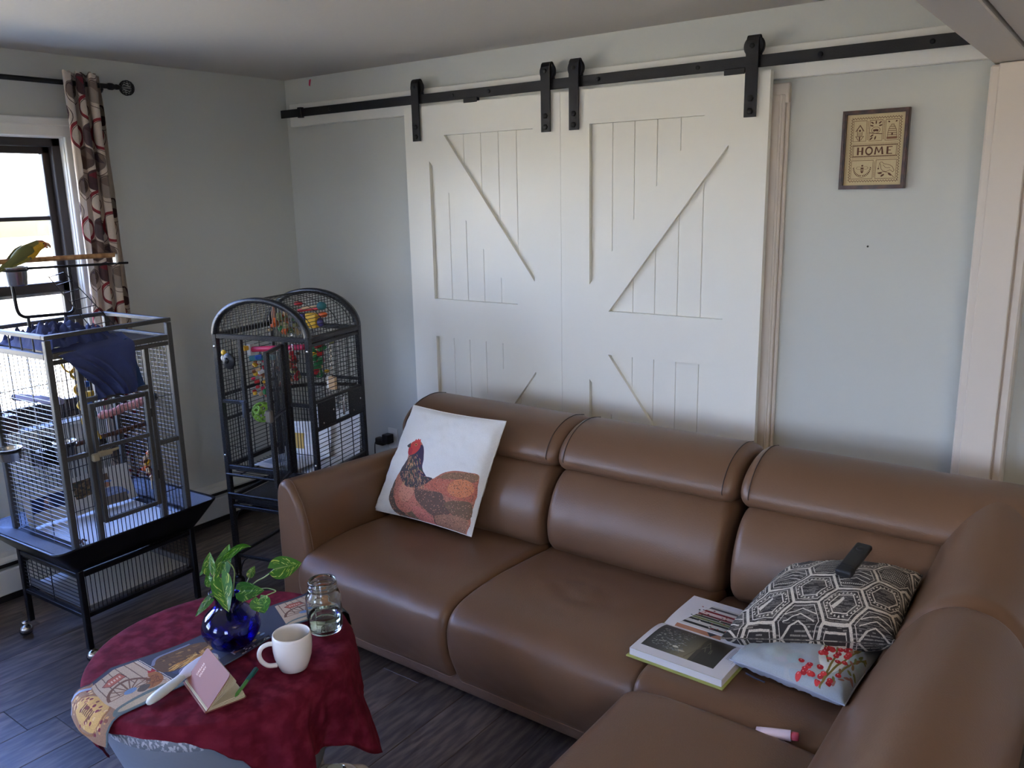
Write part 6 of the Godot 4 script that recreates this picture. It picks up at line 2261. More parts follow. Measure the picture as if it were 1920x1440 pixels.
func news_texture() -> Texture2D:
	var c := CV.new(768, 384, C(200, 198, 190))
	var r := RandomNumberGenerator.new()
	r.seed = 44
	for k in 26: c.rect(20, 250 + k * 5, 340, 252 + k * 5, C(150, 148, 144))
	c.rect(50, 60, 330, 240, C(46, 52, 84))
	c.disc(190, 130, 26, 34, C(176, 140, 124)); c.poly([[140, 240], [160, 170], [220, 170], [240, 240]], C(120, 104, 110))
	c.rect(420, 50, 560, 230, C(96, 78, 56))
	for k in 60: c.disc(420 + r.randf() * 140, 60 + r.randf() * 170, 12, 9, [C(70, 58, 44), C(128, 104, 72), C(60, 62, 48)][k % 3])
	c.rect(600, 60, 640, 130, C(104, 84, 64))
	c.disc(620, 150, 34, 16, C(120, 150, 206)); c.disc(620, 180, 22, 26, C(172, 122, 98))
	c.poly(smooth2([[540, 330], [560, 250], [620, 215], [690, 240], [720, 330]], 4, true), C(128, 148, 200))
	for k in 40: c.disc(560 + r.randf() * 140, 240 + r.randf() * 80, 8, 8, C(150, 168, 214))
	c.rect(560, 300, 710, 384, C(120, 112, 106))
	c.grain(0.1, 3)
	return c.tex()

func build_blanket() -> void:
	var b := thing("blue_blanket", "navy blue cloth bunched on top of the big cage and hanging down its front", "blanket", C1)
	# crumpled heap on the roof
	var nf := FastNoiseLite.new()
	nf.seed = 21
	nf.frequency = 7.0
	var nf2 := FastNoiseLite.new()
	nf2.seed = 5
	nf2.frequency = 16.0
	nf2.noise_type = FastNoiseLite.TYPE_CELLULAR
	var P := []
	for i in 49:
		var v := lerpf(0.40, 0.012, i / 48.0)
		var row := PackedVector3Array()
		for j in 61:
			var u := lerpf(0.012, 0.30, j / 60.0)
			var ed := smoothstep(0.0, 0.12, minf(minf(i / 48.0, 1.0 - i / 48.0) * 1.2 + (0.04 if i > 24 else 0.0), minf(j / 60.0, 1.0 - j / 60.0)))
			var h := 0.070 * (1.0 - 0.55 * smoothstep(0.14, 0.30, u)) * (0.7 + 0.3 * sin(v * 12.0))
			h *= ed
			h += (0.016 * (1.0 - 2.0 * absf(sin(u * 34.0 + v * 9.0 + nf.get_noise_2d(u, v) * 5.0))) + 0.034 * nf.get_noise_2d(u * 2.2, v * 2.2)) * ed
			row.append(Vector3(u, 1.180 + maxf(h, 0.001), -v))
		P.append(row)
	var mb := MB.new()
	mb.grid(P)
	mb.facing(0, Vector3.UP)
	obj("heap", mb, M.blanket, b)
	# the part that falls down the front, narrowing to the left
	P = []
	for i in 41:
		var t := i / 40.0
		var row := PackedVector3Array()
		for j in 49:
			var s := j / 48.0
			var uL := lerpf(0.022, 0.146, pow(smoothstep(0.0, 1.0, t), 0.75))
			var uR := lerpf(0.312, 0.302, t)
			var u := lerpf(uL, uR, s)
			var low := lerpf(0.976, 0.992, s) + 0.012 * sin(s * 5.0)
			var y := lerpf(lerpf(1.186, 1.209, s), low, t)
			var cr := s * 1.0 - t * 0.45
			var z := 0.018 + 0.022 * smoothstep(0.0, 0.2, t) + 0.012 * sin((s * 2.2 + t * 1.4) * 3.2) * t + nf.get_noise_2d(u * 1.3, y * 1.3) * 0.014 * t
			for rd in [[-0.12, 0.020, 0.035], [0.10, 0.016, 0.03], [0.26, 0.012, 0.05], [-0.30, 0.014, 0.03], [0.62, 0.008, 0.06]]:
				z += rd[1] * exp(-pow((cr - rd[0]) / rd[2], 2.0)) * smoothstep(0.10, 0.5, t)
			z += 0.006 * sin(y * 90.0 + s * 4.0) * (1.0 - smoothstep(0.0, 0.35, t))
			if t < 0.12: z -= (0.12 - t) * 0.45
			row.append(Vector3(u, y, z))
		P.append(row)
	var m2 := MB.new()
	m2.grid(P)
	m2.facing(0, Vector3.BACK)
	obj("front_fall", m2, M.blanket, b)
	# a second layer showing past its right edge
	P = []
	for i in 21:
		var t := i / 20.0
		var row := PackedVector3Array()
		for j in 9:
			var s := j / 8.0
			var u := lerpf(0.285, lerpf(0.305, 0.352, t), s)
			row.append(Vector3(u, lerpf(1.19, 0.985 + 0.01 * s, t), 0.014 + 0.004 * sin(s * 6.0)))
		P.append(row)
	var m3 := MB.new()
	m3.grid(P)
	m3.facing(0, Vector3.BACK)
	obj("under_fold", m3, relief(mat(C(34, 62, 104), 0.85), noise(0.2, 6, 128), 0.03), b)

func build_parrot() -> void:
	var p := thing("parrot", "small olive green parrot with a yellow neck on the wooden perch by the window", "parrot", Transform3D(Basis.from_scale(Vector3.ONE * 0.972), Vector3(0.640, 0.0485, 0.0882)))
	# spine: z, y, half width, half height
	var sp := [[1.838, 1.452, 0.002, 0.002], [1.815, 1.461, 0.006, 0.004], [1.785, 1.474, 0.010, 0.006], [1.762, 1.488, 0.016, 0.013], [1.742, 1.502, 0.023, 0.022], [1.720, 1.516, 0.027, 0.028], [1.700, 1.526, 0.027, 0.030], [1.683, 1.535, 0.024, 0.027], [1.668, 1.545, 0.020, 0.022], [1.655, 1.551, 0.0185, 0.0195], [1.643, 1.552, 0.016, 0.0165], [1.634, 1.549, 0.011, 0.012], [1.629, 1.546, 0.004, 0.005]]
	var P := []
	for i in sp.size():
		var a: Array = sp[maxi(i - 1, 0)]
		var b: Array = sp[mini(i + 1, sp.size() - 1)]
		var d := Vector3(0, b[1] - a[1], b[0] - a[0]).normalized()
		var up := d.cross(Vector3.RIGHT).normalized()
		if up.y < 0: up = -up
		var row := PackedVector3Array()
		for k in 20:
			var t := TAU * k / 20
			row.append(Vector3(0, sp[i][1], sp[i][0]) + up * cos(t) * sp[i][3] + Vector3.RIGHT * sin(t) * sp[i][2])
		P.append(row)
	var mb := MB.new()
	mb.skin(P)
	var c := CV.new(128, 256, C(124, 116, 56))
	c.rect(0, 0, 128, 120, C(112, 112, 58))
	c.rect(24, 110, 104, 200, C(206, 162, 40))
	c.rect(40, 60, 90, 120, C(150, 140, 56))
	c.rect(0, 190, 128, 256, C(176, 96, 56))
	c.rect(20, 185, 108, 215, C(212, 164, 44))
	c.grain(0.15, 4)
	var m := mat(Color.WHITE, 0.8)
	m.albedo_texture = c.tex()
	obj("body", mb, m, p)
	for s in [-1, 1]:
		var w := MB.new()
		var R := []
		for e in [[1.688, 1.538, 0.012, 0.004], [1.702, 1.536, 0.022, 0.007], [1.728, 1.524, 0.022, 0.007], [1.756, 1.504, 0.016, 0.005], [1.785, 1.486, 0.008, 0.003], [1.806, 1.474, 0.002, 0.001]]:
			var row := PackedVector3Array()
			for k in 12:
				var t := TAU * k / 12
				row.append(Vector3(s * (0.0235 - 0.35 * maxf(e[0] - 1.74, 0.0)) + sin(t) * e[3], e[1] + cos(t) * e[2] * 0.8, e[0] + cos(t) * e[2] * 0.25))
			R.append(row)
		w.skin(R)
		obj("wing", w, mat(C(104, 104, 56), 0.8), p)
		var ey := MB.new()
		ey.ball(Vector3(s * 0.0158, 1.5555, 1.6455), Vector3.ONE * 0.0028, 10, 8)
		obj("eye", ey, M.plastic_black, p)
		var ft := MB.new()
		ft.rod(Vector3(s * 0.011, 1.512, 1.706), Vector3(s * 0.012, 1.503, 1.702), 0.003, 8)
		for k in 3: ft.tube(smooth3([[s * 0.012 + (k - 1) * 0.005, 1.507, 1.703], [s * 0.012 + (k - 1) * 0.006 + 0.006, 1.5085, 1.702], [s * 0.012 + (k - 1) * 0.006 + 0.011, 1.502, 1.702]], 4), 0.0017, 6)
		obj("foot", ft, mat(C(128, 116, 108), 0.7), p)
	var bk := MB.new()
	bk.tube(smooth3([[0, 1.553, 1.636], [0, 1.552, 1.625], [0, 1.545, 1.617], [0, 1.536, 1.617]], 4), PackedFloat32Array([0.0085, 0.008, 0.0078, 0.0075, 0.0072, 0.0068, 0.0062, 0.0056, 0.005, 0.004, 0.003, 0.0018, 0.0008]), 10)
	bk.ball(Vector3(0, 1.541, 1.628), Vector3(0.005, 0.004, 0.006), 8, 6)
	obj("beak", bk, mat(C(196, 150, 112), 0.4), p)

const C2 := Transform3D(Vector3(0.97062, 0, -0.24062), Vector3(0, 1, 0), Vector3(0.24062, 0, 0.97062), Vector3(0.760, 0, 1.092))

func build_cage_two() -> void:
	var W := 0.47
	var D := 0.364
	var c := thing("dome_top_cage", "black arched bird cage full of toys on a stand between the curtain and the sofa", "bird cage", C2)
	var YB := 0.567
	var YC := 1.150
	var RISE := 0.150
	var arch := func(u: float, extra := 0.0) -> float:
		var t := (u - W / 2) / (W / 2)
		return YC + (RISE + extra) * sqrt(maxf(0.0, 1.0 - t * t))
	for p in [[0, 0], [1, 0], [0, 1], [1, 1]]:
		var m := MB.new()
		bar(m, c1(p[0] * W, 0.064, p[1] * D), c1(p[0] * W, YC + 0.004, p[1] * D), 0.022)
		var po := obj("corner_post", m, M.cage_black, c)
		var sc := MB.new()
		for y in [0.62, 1.10]: sc.ball(c1(p[0] * W, y, p[1] * D) + Vector3(0, 0, 0.0115 if p[1] == 0 else -0.0115), Vector3(0.006, 0.006, 0.003), 10, 6)
		obj("screw_cap", sc, M.chrome, po)
		var wb := MB.new()
		var wh := MB.new()
		caster(wb, wh, c1(p[0] * W, 0, p[1] * D))
		obj("caster_wheel", wb, M.plastic_black, po)
		obj("caster_hood", wh, M.plastic_black, po)
	for v in [0.0, D]:
		var am := MB.new()
		var P := []
		for k in 33:
			var a := PI * k / 32
			var ring := PackedVector3Array()
			for q in [[-0.011, -0.011], [0.011, -0.011], [0.011, 0.011], [-0.011, 0.011]]:
				ring.append(Vector3(W / 2 - cos(a) * (W / 2 + q[0]), YC + sin(a) * (RISE + q[0]), -v + q[1]))
			P.append(ring)
		am.skin(P, Vector2.ONE, 0)
		obj("arch_tube", am, M.cage_black, c)
	var fr := MB.new()
	var e := 0.011
	for y in [YC - 0.006, YB]:
		bar(fr, c1(e, y, 0), c1(W - e, y, 0), 0.020)
		bar(fr, c1(e, y, D), c1(W - e, y, D), 0.020)
		bar(fr, c1(0, y, e), c1(0, y, D - e), 0.020)
		bar(fr, c1(W, y, e), c1(W, y, D - e), 0.020)
	bar(fr, c1(W, YC - 0.028, e), c1(W, YC - 0.028, D - e), 0.016)
	bar(fr, c1(0, 0.862, 0), c1(0.118, 0.862, 0), 0.016)
	bar(fr, c1(0.365, 0.872, 0), c1(W, 0.872, 0), 0.016)
	for v in [e]:
		bar(fr, c1(0, 0.884, v), c1(0, 0.884, D - e), 0.014)
		bar(fr, c1(W, 0.884, v), c1(W, 0.884, D - e), 0.014)
		bar(fr, c1(W, 0.768, v), c1(W, 0.768, D - e), 0.014)
		bar(fr, c1(0, 0.776, v), c1(0, 0.776, D - e), 0.014)
	bar(fr, c1(0.128, YB, 0), c1(0.128, YC - 0.01, 0), 0.018)
	bar(fr, c1(0.352, YB, 0), c1(0.352, YC - 0.01, 0), 0.018)
	bar(fr, c1(0, 0.912, D), c1(W, 0.912, D), 0.014)
	obj("frame_bars", fr, M.cage_black, c)
	# open door, swung out towards the room
	var hinge := Vector3(0.345, 0, 0.012)
	var dd := Vector3(0.34, 0, 0.94).normalized()
	var dl := 0.185
	var dm := MB.new()
	for s in [0.010, dl]: bar(dm, hinge + dd * s + Vector3.UP * 0.578, hinge + dd * s + Vector3.UP * 1.128, 0.018)
	for y in [0.585, 0.86, 1.121]: bar(dm, hinge + dd * 0.018 + Vector3.UP * y, hinge + dd * (dl - 0.008) + Vector3.UP * y, 0.014)
	var dr := obj("cage_door", dm, M.cage_black, c)
	var dw := MB.new()
	wires(dw, hinge + dd * 0.018 + Vector3.UP * 0.585, hinge + dd * 0.018 + Vector3.UP * 1.12, hinge + dd * (dl - 0.01) + Vector3.UP * 0.585, hinge + dd * (dl - 0.01) + Vector3.UP * 1.12, 10)
	obj("door_wires", dw, M.cage_wire, dr, "stuff")
	var dk := MB.new()
	dk.box(hinge + dd * dl + Vector3(0, 0.875, 0.012), Vector3(0.026, 0.05, 0.022), 0.004)
	dk.rod(hinge + dd * dl + Vector3(-0.02, 0.88, 0.014), hinge + dd * dl + Vector3(0.014, 0.885, 0.014), 0.006, 8)
	obj("door_latch", dk, mat(C(104, 98, 90), 0.5, 0.3), dr)
	var lt := MB.new()
	lt.rod(c1(0.128, 0.80, -0.014), c1(0.128, 0.865, -0.014), 0.008, 10)
	lt.box(c1(0.128, 0.87, -0.014), Vector3(0.024, 0.012, 0.02), 0.002)
	obj("latch_pin", lt, mat(C(84, 92, 104), 0.3, 0.6), c)
	# wires
	var wf := MB.new()
	for i in 8: wf.wire(c1(0.02 + i * 0.0145, YB, 0), c1(0.02 + i * 0.0145, YC, 0))
	for i in 7: wf.wire(c1(0.368 + i * 0.0145, YB, 0), c1(0.368 + i * 0.0145, YC, 0))
	for y in [0.66, 0.96, 1.05]:
		wf.wire(c1(0.012, y, 0.001), c1(0.12, y, 0.001)); wf.wire(c1(0.36, y, 0.001), c1(W - 0.012, y, 0.001))
	for i in 30:
		var u := W * (i + 0.5) / 30
		wf.wire(c1(u, YC, 0), c1(u, arch.call(u), 0))
	obj("front_wires", wf, M.cage_wire, c, "stuff")
	var wk := MB.new()
	for i in 30:
		var u := W * (i + 0.5) / 30
		wk.wire(c1(u, YB, D), c1(u, arch.call(u), D))
	for i in 26: wk.wire(c1(0.01, YB + 0.022 * (i + 1), D - 0.001), c1(W - 0.01, YB + 0.022 * (i + 1), D - 0.001), 0.0009)
	obj("back_wires", wk, M.cage_wire, c, "stuff")
	for u in [0.0, W]:
		var ws := MB.new()
		wires(ws, c1(u, YB, e), c1(u, YB, D - e), c1(u, YC, e), c1(u, YC, D - e), 32)
		for k in 3: ws.wire(c1(u + 0.002, YB, 0.09 + 0.09 * k), c1(u + 0.002, YC, 0.09 + 0.09 * k), 0.0015)
		obj("side_wires", ws, M.cage_wire, c, "stuff")
	var wr := MB.new()
	for i in 34:
		var a := PI * (i + 0.5) / 34
		var q := Vector3(W / 2 - cos(a) * W / 2, YC + sin(a) * RISE, 0)
		wr.wire(q + Vector3(0, 0, -e), q + Vector3(0, 0, -D + e))
	for k in 4:
		var pts := PackedVector3Array()
		for i in 25:
			var a := PI * i / 24
			pts.append(Vector3(W / 2 - cos(a) * (W / 2 - 0.002), YC + sin(a) * (RISE - 0.002), -D * (k + 0.5) / 4))
		wr.tube(pts, 0.0015, 4)
	obj("roof_wires", wr, M.cage_wire, c, "stuff")
	# swing-out cup doors on the right side
	for g in [[0.020, 0.145], [0.245, 0.352]]:
		var cd := MB.new()
		cd.box(Vector3(W + 0.008, 0.825, -(g[0] + g[1]) / 2), Vector3(0.006, 0.112, g[1] - g[0]), 0.002)
		var cdo := obj("cup_door", cd, M.cage_black, c)
		var cs := MB.new()
		cs.ball(Vector3(W + 0.012, 0.83, -g[1] + 0.02), Vector3(0.003, 0.005, 0.005), 8, 6)
		cs.ball(Vector3(W + 0.012, 0.79, -g[0] - 0.03), Vector3(0.003, 0.004, 0.004), 8, 6)
		obj("screw", cs, M.chrome, cdo)
	var cl := MB.new()
	cl.rod(Vector3(W + 0.012, 0.79, -0.20), Vector3(W + 0.012, 0.87, -0.20), 0.005, 8)
	cl.rod(Vector3(W + 0.012, 0.85, -0.16), Vector3(W + 0.012, 0.85, -0.22), 0.0045, 8)
	obj("cup_latch", cl, M.chrome, c)
	# grate, tray and stand below
	var gr := MB.new()
	wires(gr, c1(0.012, YB - 0.03, 0.0), c1(W - 0.012, YB - 0.03, 0.0), c1(0.012, YB - 0.03, D), c1(W - 0.012, YB - 0.03, D), 16, 0.0014)
	for k in 3: gr.wire(c1(0.06 + 0.16 * k, YB - 0.033, 0.0), c1(0.06 + 0.16 * k, YB - 0.033, D), 0.0024)
	obj("floor_grate", gr, M.cage_wire, c, "stuff")
	var lb := MB.new()
	for y in [0.535, 0.445]:
		var rd := MB.new()
		rd.rod(c1(0, y, -0.014), c1(W, y, -0.014), 0.006, 8)
		obj("drawer_rod", rd, M.cage_black, c)
	for y in [0.425, 0.385]:
		bar(lb, c1(e, y, 0), c1(W - e, y, 0), 0.016)
		bar(lb, c1(e, y, D), c1(W - e, y, D), 0.016)
		bar(lb, c1(0, y, e), c1(0, y, D - e), 0.016)
		bar(lb, c1(W, y, e), c1(W, y, D - e), 0.016)
	obj("tray_rails", lb, M.cage_black, c)
	lb = MB.new()
	bar(lb, c1(0, 0.150, e), c1(0, 0.150, D - e), 0.014)
	bar(lb, c1(W, 0.150, e), c1(W, 0.150, D - e), 0.014)
	bar(lb, c1(e, 0.150, 0.0), c1(W - e, 0.150, 0.0), 0.014)
	bar(lb, c1(e, 0.150, D), c1(W - e, 0.150, D), 0.014)
	obj("stand_bars", lb, M.cage_black, c)
	for u in [0.02, W - 0.02]:
		var br := MB.new()
		var sg := 1.0 if u < 0.1 else -1.0
		br.tube(smooth3([[u - sg * 0.012, 0.28, 0], [u + sg * 0.004, 0.34, 0], [u + sg * 0.03, 0.372, 0], [u + sg * 0.07, 0.384, 0]], 5), 0.003, 6)
		br.tube(smooth3([[u - sg * 0.012, 0.06, 0], [u + sg * 0.002, 0.10, 0], [u + sg * 0.02, 0.13, 0], [u + sg * 0.05, 0.148, 0]], 5), 0.003, 6)
		obj("brace", br, M.cage_black, c)
	var ty := MB.new()
	ty.box(c1(W / 2, 0.405, D / 2), Vector3(W - 0.03, 0.03, D - 0.03), 0.004)
	obj("slide_tray", ty, M.cage_black, c)
	# ---- toys
	var toy := func(called: String, label: String, pos: Vector3, list: Array) -> Node3D:
		var t := thing(called, label, "toy", C2 * Transform3D(Basis.IDENTITY, pos), "toys in the black cage")
		for q in list:
			var m := MB.new()
			var bb := Basis(Vector3(0.3, 1, 0.2).normalized(), q[5] if q.size() > 5 else 0.0)
			if q[0] == "block": m.rbox(q[1], q[2], 0.003, 0.0, 1, bb)
			elif q[0] == "bead": m.ball(q[1], q[2], 12, 8)
			elif q[0] == "ring": m.tube(arc3(q[1], Vector3(q[2].x, 0, 0), Vector3(0, q[2].y, q[2].z), 0, TAU, 18), 0.0022, 6, true)
			elif q[0] == "stick": m.tube(PackedVector3Array([q[1], q[2]]), q[5] if q.size() > 5 else 0.005, 8)
			obj(q[4] if q.size() > 4 else q[0], m, q[3], t)
		return t
	# chain of small links between two points, added to a toy
	var chain := func(t: Node3D, a: Vector3, b: Vector3, n: int) -> void:
		var m := MB.new()
		for k in n:
			var p := a.lerp(b, (k + 0.5) / n)
			var l := (b - a).length() / n * 0.7
			var ax := (b - a).normalized() * l
			var sd := ax.cross(Vector3.RIGHT if k % 2 else Vector3(0.1, 0, 1)).normalized() * 0.0042
			m.tube(arc3(p, ax, sd, 0, TAU, 10), 0.0011, 5, true)
		obj("chain", m, M.chrome, t)
	# holed green ball
	var gb := toy.call("holed_ball", "lime green holed rubber ball hanging on a chain in the black cage", Vector3(0.112, 0.790, -0.12), []) as Node3D
	var gm := MB.new()
	var R := 0.043
	# rings round the twelve vertices and twenty faces of an icosahedron stand out as the lattice
	var ph := (1.0 + sqrt(5.0)) / 2.0
	var vs := []
	for s1 in [-1, 1]:
		for s2 in [-1, 1]:
			vs.append(Vector3(0, s1, s2 * ph).normalized()); vs.append(Vector3(s1, s2 * ph, 0).normalized()); vs.append(Vector3(s2 * ph, 0, s1).normalized())
	for d in [[1, 1, 1], [1, 1, -1], [1, -1, 1], [-1, 1, 1], [1, -1, -1], [-1, 1, -1], [-1, -1, 1], [-1, -1, -1]]: vs.append(Vector3(d[0], d[1], d[2]).normalized())
	for s1 in [-1, 1]:
		for s2 in [-1, 1]:
			vs.append(Vector3(0, s1 / ph, s2 * ph).normalized()); vs.append(Vector3(s1 / ph, s2 * ph, 0).normalized()); vs.append(Vector3(s2 * ph, 0, s1 / ph).normalized())
	for k in vs.size():
		var n: Vector3 = vs[k]
		var ax := n.cross(Vector3(0.31, 0.9, 0.2)).normalized()
		var ay := n.cross(ax)
		var rr := 0.33 if k < 12 else 0.30
		gm.tube(arc3(n * R * cos(rr), ax * R * sin(rr), ay * R * sin(rr), 0, TAU, 14), 0.0034, 5, true)
	obj("lattice", gm, M.lime, gb)
	chain.call(gb, Vector3(0.012, 0.042, 0), Vector3(0.085, 0.225, 0), 14)
	# bright perch
	toy.call("red_perch", "short bright red perch across the top left of the black cage", Vector3(0, 0, 0), [["stick", Vector3(0.010, 1.050, -0.20), Vector3(0.30, 1.075, -0.20), M.magenta, "dowel", 0.0125], ["block", Vector3(0.012, 1.05, -0.20), Vector3(0.02, 0.05, 0.03), M.white, "end_cap"], ["block", Vector3(0.0, 1.06, -0.17), Vector3(0.03, 0.02, 0.03), M.yellow, "clip"]])
	toy.call("teal_strap_toy", "teal wooden slat toy hanging under the red perch in the black cage", Vector3(0, 0, 0), [["block", Vector3(0.080, 1.018, -0.19), Vector3(0.12, 0.022, 0.016), M.teal, "slat", 0.25], ["block", Vector3(0.068, 1.022, -0.18), Vector3(0.03, 0.018, 0.016), M.blue, "slat", 0.5], ["stick", Vector3(0.08, 1.02, -0.19), Vector3(0.08, 1.055, -0.20), M.rope, "tie", 0.002]])
	toy.call("round_dial", "round dark plastic foraging disc clipped on the left front of the black cage", Vector3(0.070, 1.040, 0.012), [["bead", Vector3(0, 0, 0), Vector3(0.034, 0.036, 0.010), M.plastic_black, "disc"], ["bead", Vector3(-0.005, 0.003, 0.010), Vector3(0.013, 0.014, 0.006), M.black_steel, "knob"], ["bead", Vector3(-0.028, 0.035, -0.005), Vector3(0.012, 0.012, 0.008), M.yellow, "tab"], ["bead", Vector3(-0.036, 0.01, -0.005), Vector3(0.008, 0.012, 0.006), M.white, "tab"]])
	rng.seed = 9
	var cols := [M.red, M.natural, M.magenta, M.brown, M.white, M.red, M.yellow, M.brown]
	var mk := func(n: int, w: float, h: float, pal: Array, sd: int, size := 0.018) -> Array:
		rng.seed = sd
		var o := []
		for k in n:
			var y := -h * (k + 0.5) / n
			o.append([["block", "bead", "block"][k % 3], Vector3(rng.randf_range(-w, w), y, rng.randf_range(-w, w)), Vector3(size * rng.randf_range(0.8, 1.6), size * rng.randf_range(0.5, 0.9), size * rng.randf_range(0.7, 1.2)) * (1.0 if k % 3 != 1 else 0.55), pal[k % pal.size()], "block" if k % 3 != 1 else "bead", rng.randf() * 3.0])
		o.append(["stick", Vector3(0, 0.02, 0), Vector3(0, -h, 0), M.rope, "cord", 0.002])
		return o
	toy.call("paper_strip_toy", "long tangle of red, pink and wooden bits at the left wall of the black cage", Vector3(0.050, 1.015, -0.20), mk.call(34, 0.032, 0.175, cols, 3, 0.017))
	toy.call("stacked_chip_toy", "reddish stacked wood chip toy hanging behind the door gap of the black cage", Vector3(0.125, 0.985, -0.28), mk.call(12, 0.022, 0.12, [M.brown, M.red, M.bark, M.red], 4, 0.018))
	var t3 := toy.call("bead_drop_toy", "dark red and green beaded drop toy in the middle of the black cage", Vector3(0.255, 1.055, -0.18), mk.call(20, 0.020, 0.13, [M.red, M.bark, M.olive, M.red, M.brown], 5, 0.016)) as Node3D
	chain.call(t3, Vector3(0, 0.09, 0), Vector3(0, 0.0, 0), 8)
	toy.call("green_block_toy", "red, green and yellow block cluster behind the front right post of the black cage", Vector3(0.378, 1.10, -0.19), mk.call(22, 0.026, 0.145, [M.red, M.yellow, M.green, M.green, M.natural, M.green], 6, 0.024))
	toy.call("shredder_toy", "leafy shredder toy with brown, cream and orange pieces under the arch of the black cage", Vector3(0.235, 1.215, -0.16), mk.call(30, 0.045, 0.075, [M.olive, M.rope, M.orange, M.olive, M.brown, M.rope, M.green], 7, 0.022))
	toy.call("brown_paddle_toy", "upright brown wooden paddles under the arch of the black cage", Vector3(0.190, 1.20, -0.17), [["bead", Vector3(-0.012, 0.012, 0), Vector3(0.013, 0.042, 0.008), M.brown, "paddle"], ["bead", Vector3(0.030, 0.016, -0.02), Vector3(0.011, 0.040, 0.008), M.natural, "paddle"], ["bead", Vector3(0.052, -0.006, 0.0), Vector3(0.012, 0.022, 0.010), M.orange, "paddle"]])
	toy.call("yellow_block_toy", "big yellow block with colourful sticks hanging under the roof of the black cage", Vector3(0.350, 1.20, -0.19), [["block", Vector3(0.012, -0.005, 0), Vector3(0.052, 0.062, 0.035), M.yellow, "block"], ["block", Vector3(-0.045, 0.002, -0.01), Vector3(0.034, 0.040, 0.03), M.purple, "block"], ["stick", Vector3(-0.06, 0.034, 0.0), Vector3(0.07, 0.052, 0.0), M.red, "stick", 0.007], ["stick", Vector3(-0.03, 0.046, 0.01), Vector3(0.07, 0.060, -0.01), M.natural, "stick", 0.006], ["bead", Vector3(0.062, 0.058, 0.0), Vector3(0.022, 0.018, 0.02), M.teal, "bead"], ["bead", Vector3(0.065, 0.022, 0.0), Vector3(0.022, 0.012, 0.016), M.orange, "bead"], ["bead", Vector3(0.050, -0.012, 0.0), Vector3(0.016, 0.02, 0.014), M.purple, "bead"], ["bead", Vector3(-0.055, 0.065, 0.0), Vector3(0.022, 0.010, 0.016), M.red, "bead"]])
	var rb := toy.call("bell_chain_toy", "silver chain with a green bell and wooden block in the black cage", Vector3(0.432, 1.12, -0.20), [["bead", Vector3(0.012, -0.012, 0), Vector3(0.013, 0.014, 0.013), M.olive, "bell"], ["block", Vector3(0.004, -0.195, 0.0), Vector3(0.034, 0.055, 0.022), M.natural, "block"], ["block", Vector3(-0.018, -0.19, 0.0), Vector3(0.012, 0.06, 0.016), M.white, "block"]]) as Node3D
	chain.call(rb, Vector3(0, 0, 0), Vector3(0, -0.165, 0), 13)
	toy.call("small_bell_toy", "tiny silver bells with white beads low at the left of the black cage", Vector3(0.060, 0.70, -0.08), [["bead", Vector3(0, 0, 0), Vector3(0.009, 0.009, 0.009), M.chrome, "bell"], ["bead", Vector3(0.008, -0.022, 0), Vector3(0.007, 0.008, 0.007), M.white, "bead"], ["bead", Vector3(-0.010, -0.030, 0), Vector3(0.006, 0.009, 0.006), M.white, "bead"], ["stick", Vector3(0, 0.10, 0), Vector3(0, 0, 0), M.chrome, "wire", 0.0012]])
	var bp := thing("black_perch", "thin black rope perch across the right half of the black cage", "perch", C2)
	var bpm := MB.new()
	bpm.tube(smooth3([[0.20, 0.905, -0.05], [0.28, 0.906, -0.20], [0.36, 0.90, -0.27], [0.46, 0.890, -0.345]], 6), 0.008, 8)
	obj("rope", bpm, M.plastic_black, bp)
	var bpc := MB.new()
	bpc.rod(Vector3(0.20, 0.905, -0.05), Vector3(0.195, 0.905, -0.04), 0.012, 10)
	obj("end_cap", bpc, M.green, bp)
	# newspaper sheets on the cage floor, one folded up the back
	var pm := mat(Color.WHITE, 0.85)
	pm.albedo_texture = plain_news_texture()
	var np := thing("newspaper", "white newspaper sheets folded up inside the bottom of the black cage", "newspaper", C2)
	var sheet := func(a: Vector3, b: Vector3, dz: Vector3, up: float, uv0: Vector2, uv1: Vector2, called: String) -> void:
		var mb := MB.new()
		var P := []
		for i in 13:
			var t := i / 12.0
			var row := PackedVector3Array()
			for j in 11:
				var q := a.lerp(b, j / 10.0) + dz * minf(t * 2.0, 1.0) + Vector3(0, up * maxf(t * 2.0 - 1.0, 0.0), 0)
				q += dz.normalized() * 0.03 * maxf(t * 2.0 - 1.0, 0.0)
				q.y += 0.006 * sin(j * 1.1 + t * 3.0) * (1.0 if t < 0.5 else 0.4) + 0.006
				q.z += 0.008 * sin(j * 0.8 + t * 5.0)
				row.append(q)
			P.append(row)
		mb.grid(P, false, uv0, uv1)
		var m := mb.mark()
		mb.facing(0, Vector3(0, 1, 0.6))
		var Q := []
		for row in P:
			var r2 := PackedVector3Array()
			for q in row: r2.append(q - Vector3(0, 0.0008, 0.0008))
			Q.append(r2)
		mb.grid(Q, false, uv0, uv0)
		mb.facing(m, Vector3(0, -1, -0.6))
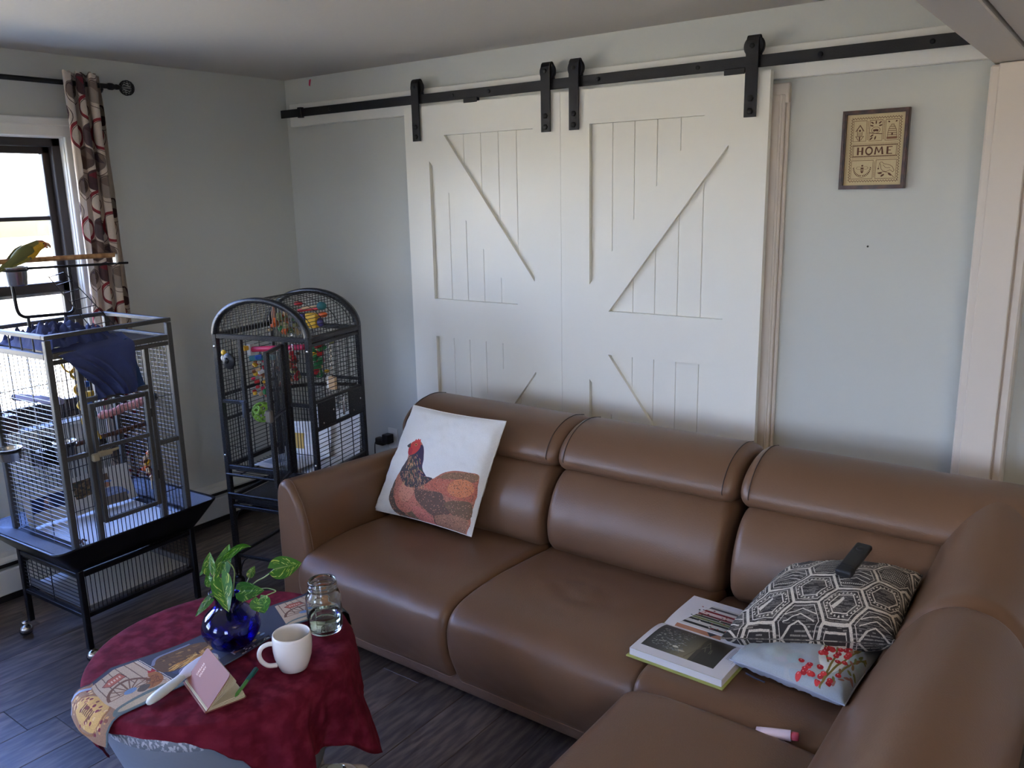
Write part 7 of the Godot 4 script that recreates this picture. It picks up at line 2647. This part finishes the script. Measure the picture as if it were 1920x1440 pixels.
		obj(called, mb, pm, np)
	sheet.call(Vector3(0.20, 0.542, -0.05), Vector3(0.455, 0.545, -0.06), Vector3(0.0, 0.0, -0.27), 0.215, Vector2(0.5, 0), Vector2(1, 1), "sheet")
	sheet.call(Vector3(0.075, 0.552, -0.06), Vector3(0.30, 0.556, -0.08), Vector3(0.03, 0.0, -0.20), 0.15, Vector2(0, 0), Vector2(0.5, 1), "sheet")

func plain_news_texture() -> Texture2D:
	var c := CV.new(512, 512, C(214, 214, 212))
	for col in 6:
		for k in 70:
			if (k + col * 7) % 13 > 1: c.rect(10 + col * 84, 10 + k * 7, 84 + col * 84, 12 + k * 7, C(176, 178, 182))
	c.rect(40, 300, 110, 420, C(196, 160, 84)); c.rect(330, 20, 400, 130, C(140, 146, 156)); c.rect(20, 60, 90, 150, C(150, 156, 164))
	c.grain(0.05, 2)
	return c.tex()

func build_sill_box() -> void:
	var b := thing("wooden_box", "small dark brown box on the window sill behind the left of the big cage", "box", at(0.012, 0.742, 1.70))
	var m := MB.new()
	m.box(Vector3(0, 0.032, 0), Vector3(0.066, 0.064, 0.16), 0.004)
	obj("box_body", m, mat(C(78, 52, 50), 0.6), b)
	var l := MB.new()
	l.box(Vector3(0, 0.070, 0), Vector3(0.070, 0.012, 0.166), 0.004)
	obj("box_lid", l, mat(C(64, 46, 58), 0.55), b)

func _ready() -> void:
	set_camera_and_light()
	make_materials()
	M.chrome_wire = mat(C(118, 119, 124), 0.4, 0.6)
	var drops := noise(0.11, 57, 256, FastNoiseLite.TYPE_SIMPLEX_SMOOTH, 3, [[0.0, C(20, 21, 25)], [0.74, C(22, 23, 27)], [0.80, C(96, 96, 94)], [1.0, C(140, 140, 136)]])
	M.cage_black = tri_mat(mat(Color.WHITE, 0.36, 0.15), 7.0, false)
	M.cage_black.albedo_texture = drops
	build_room()
	build_doors()
	build_wall_things()
	build_curtain()
	build_sofa()
	build_table()
	build_sofa_things()
	build_cage_one()
	build_cage_two()
	build_sill_box()
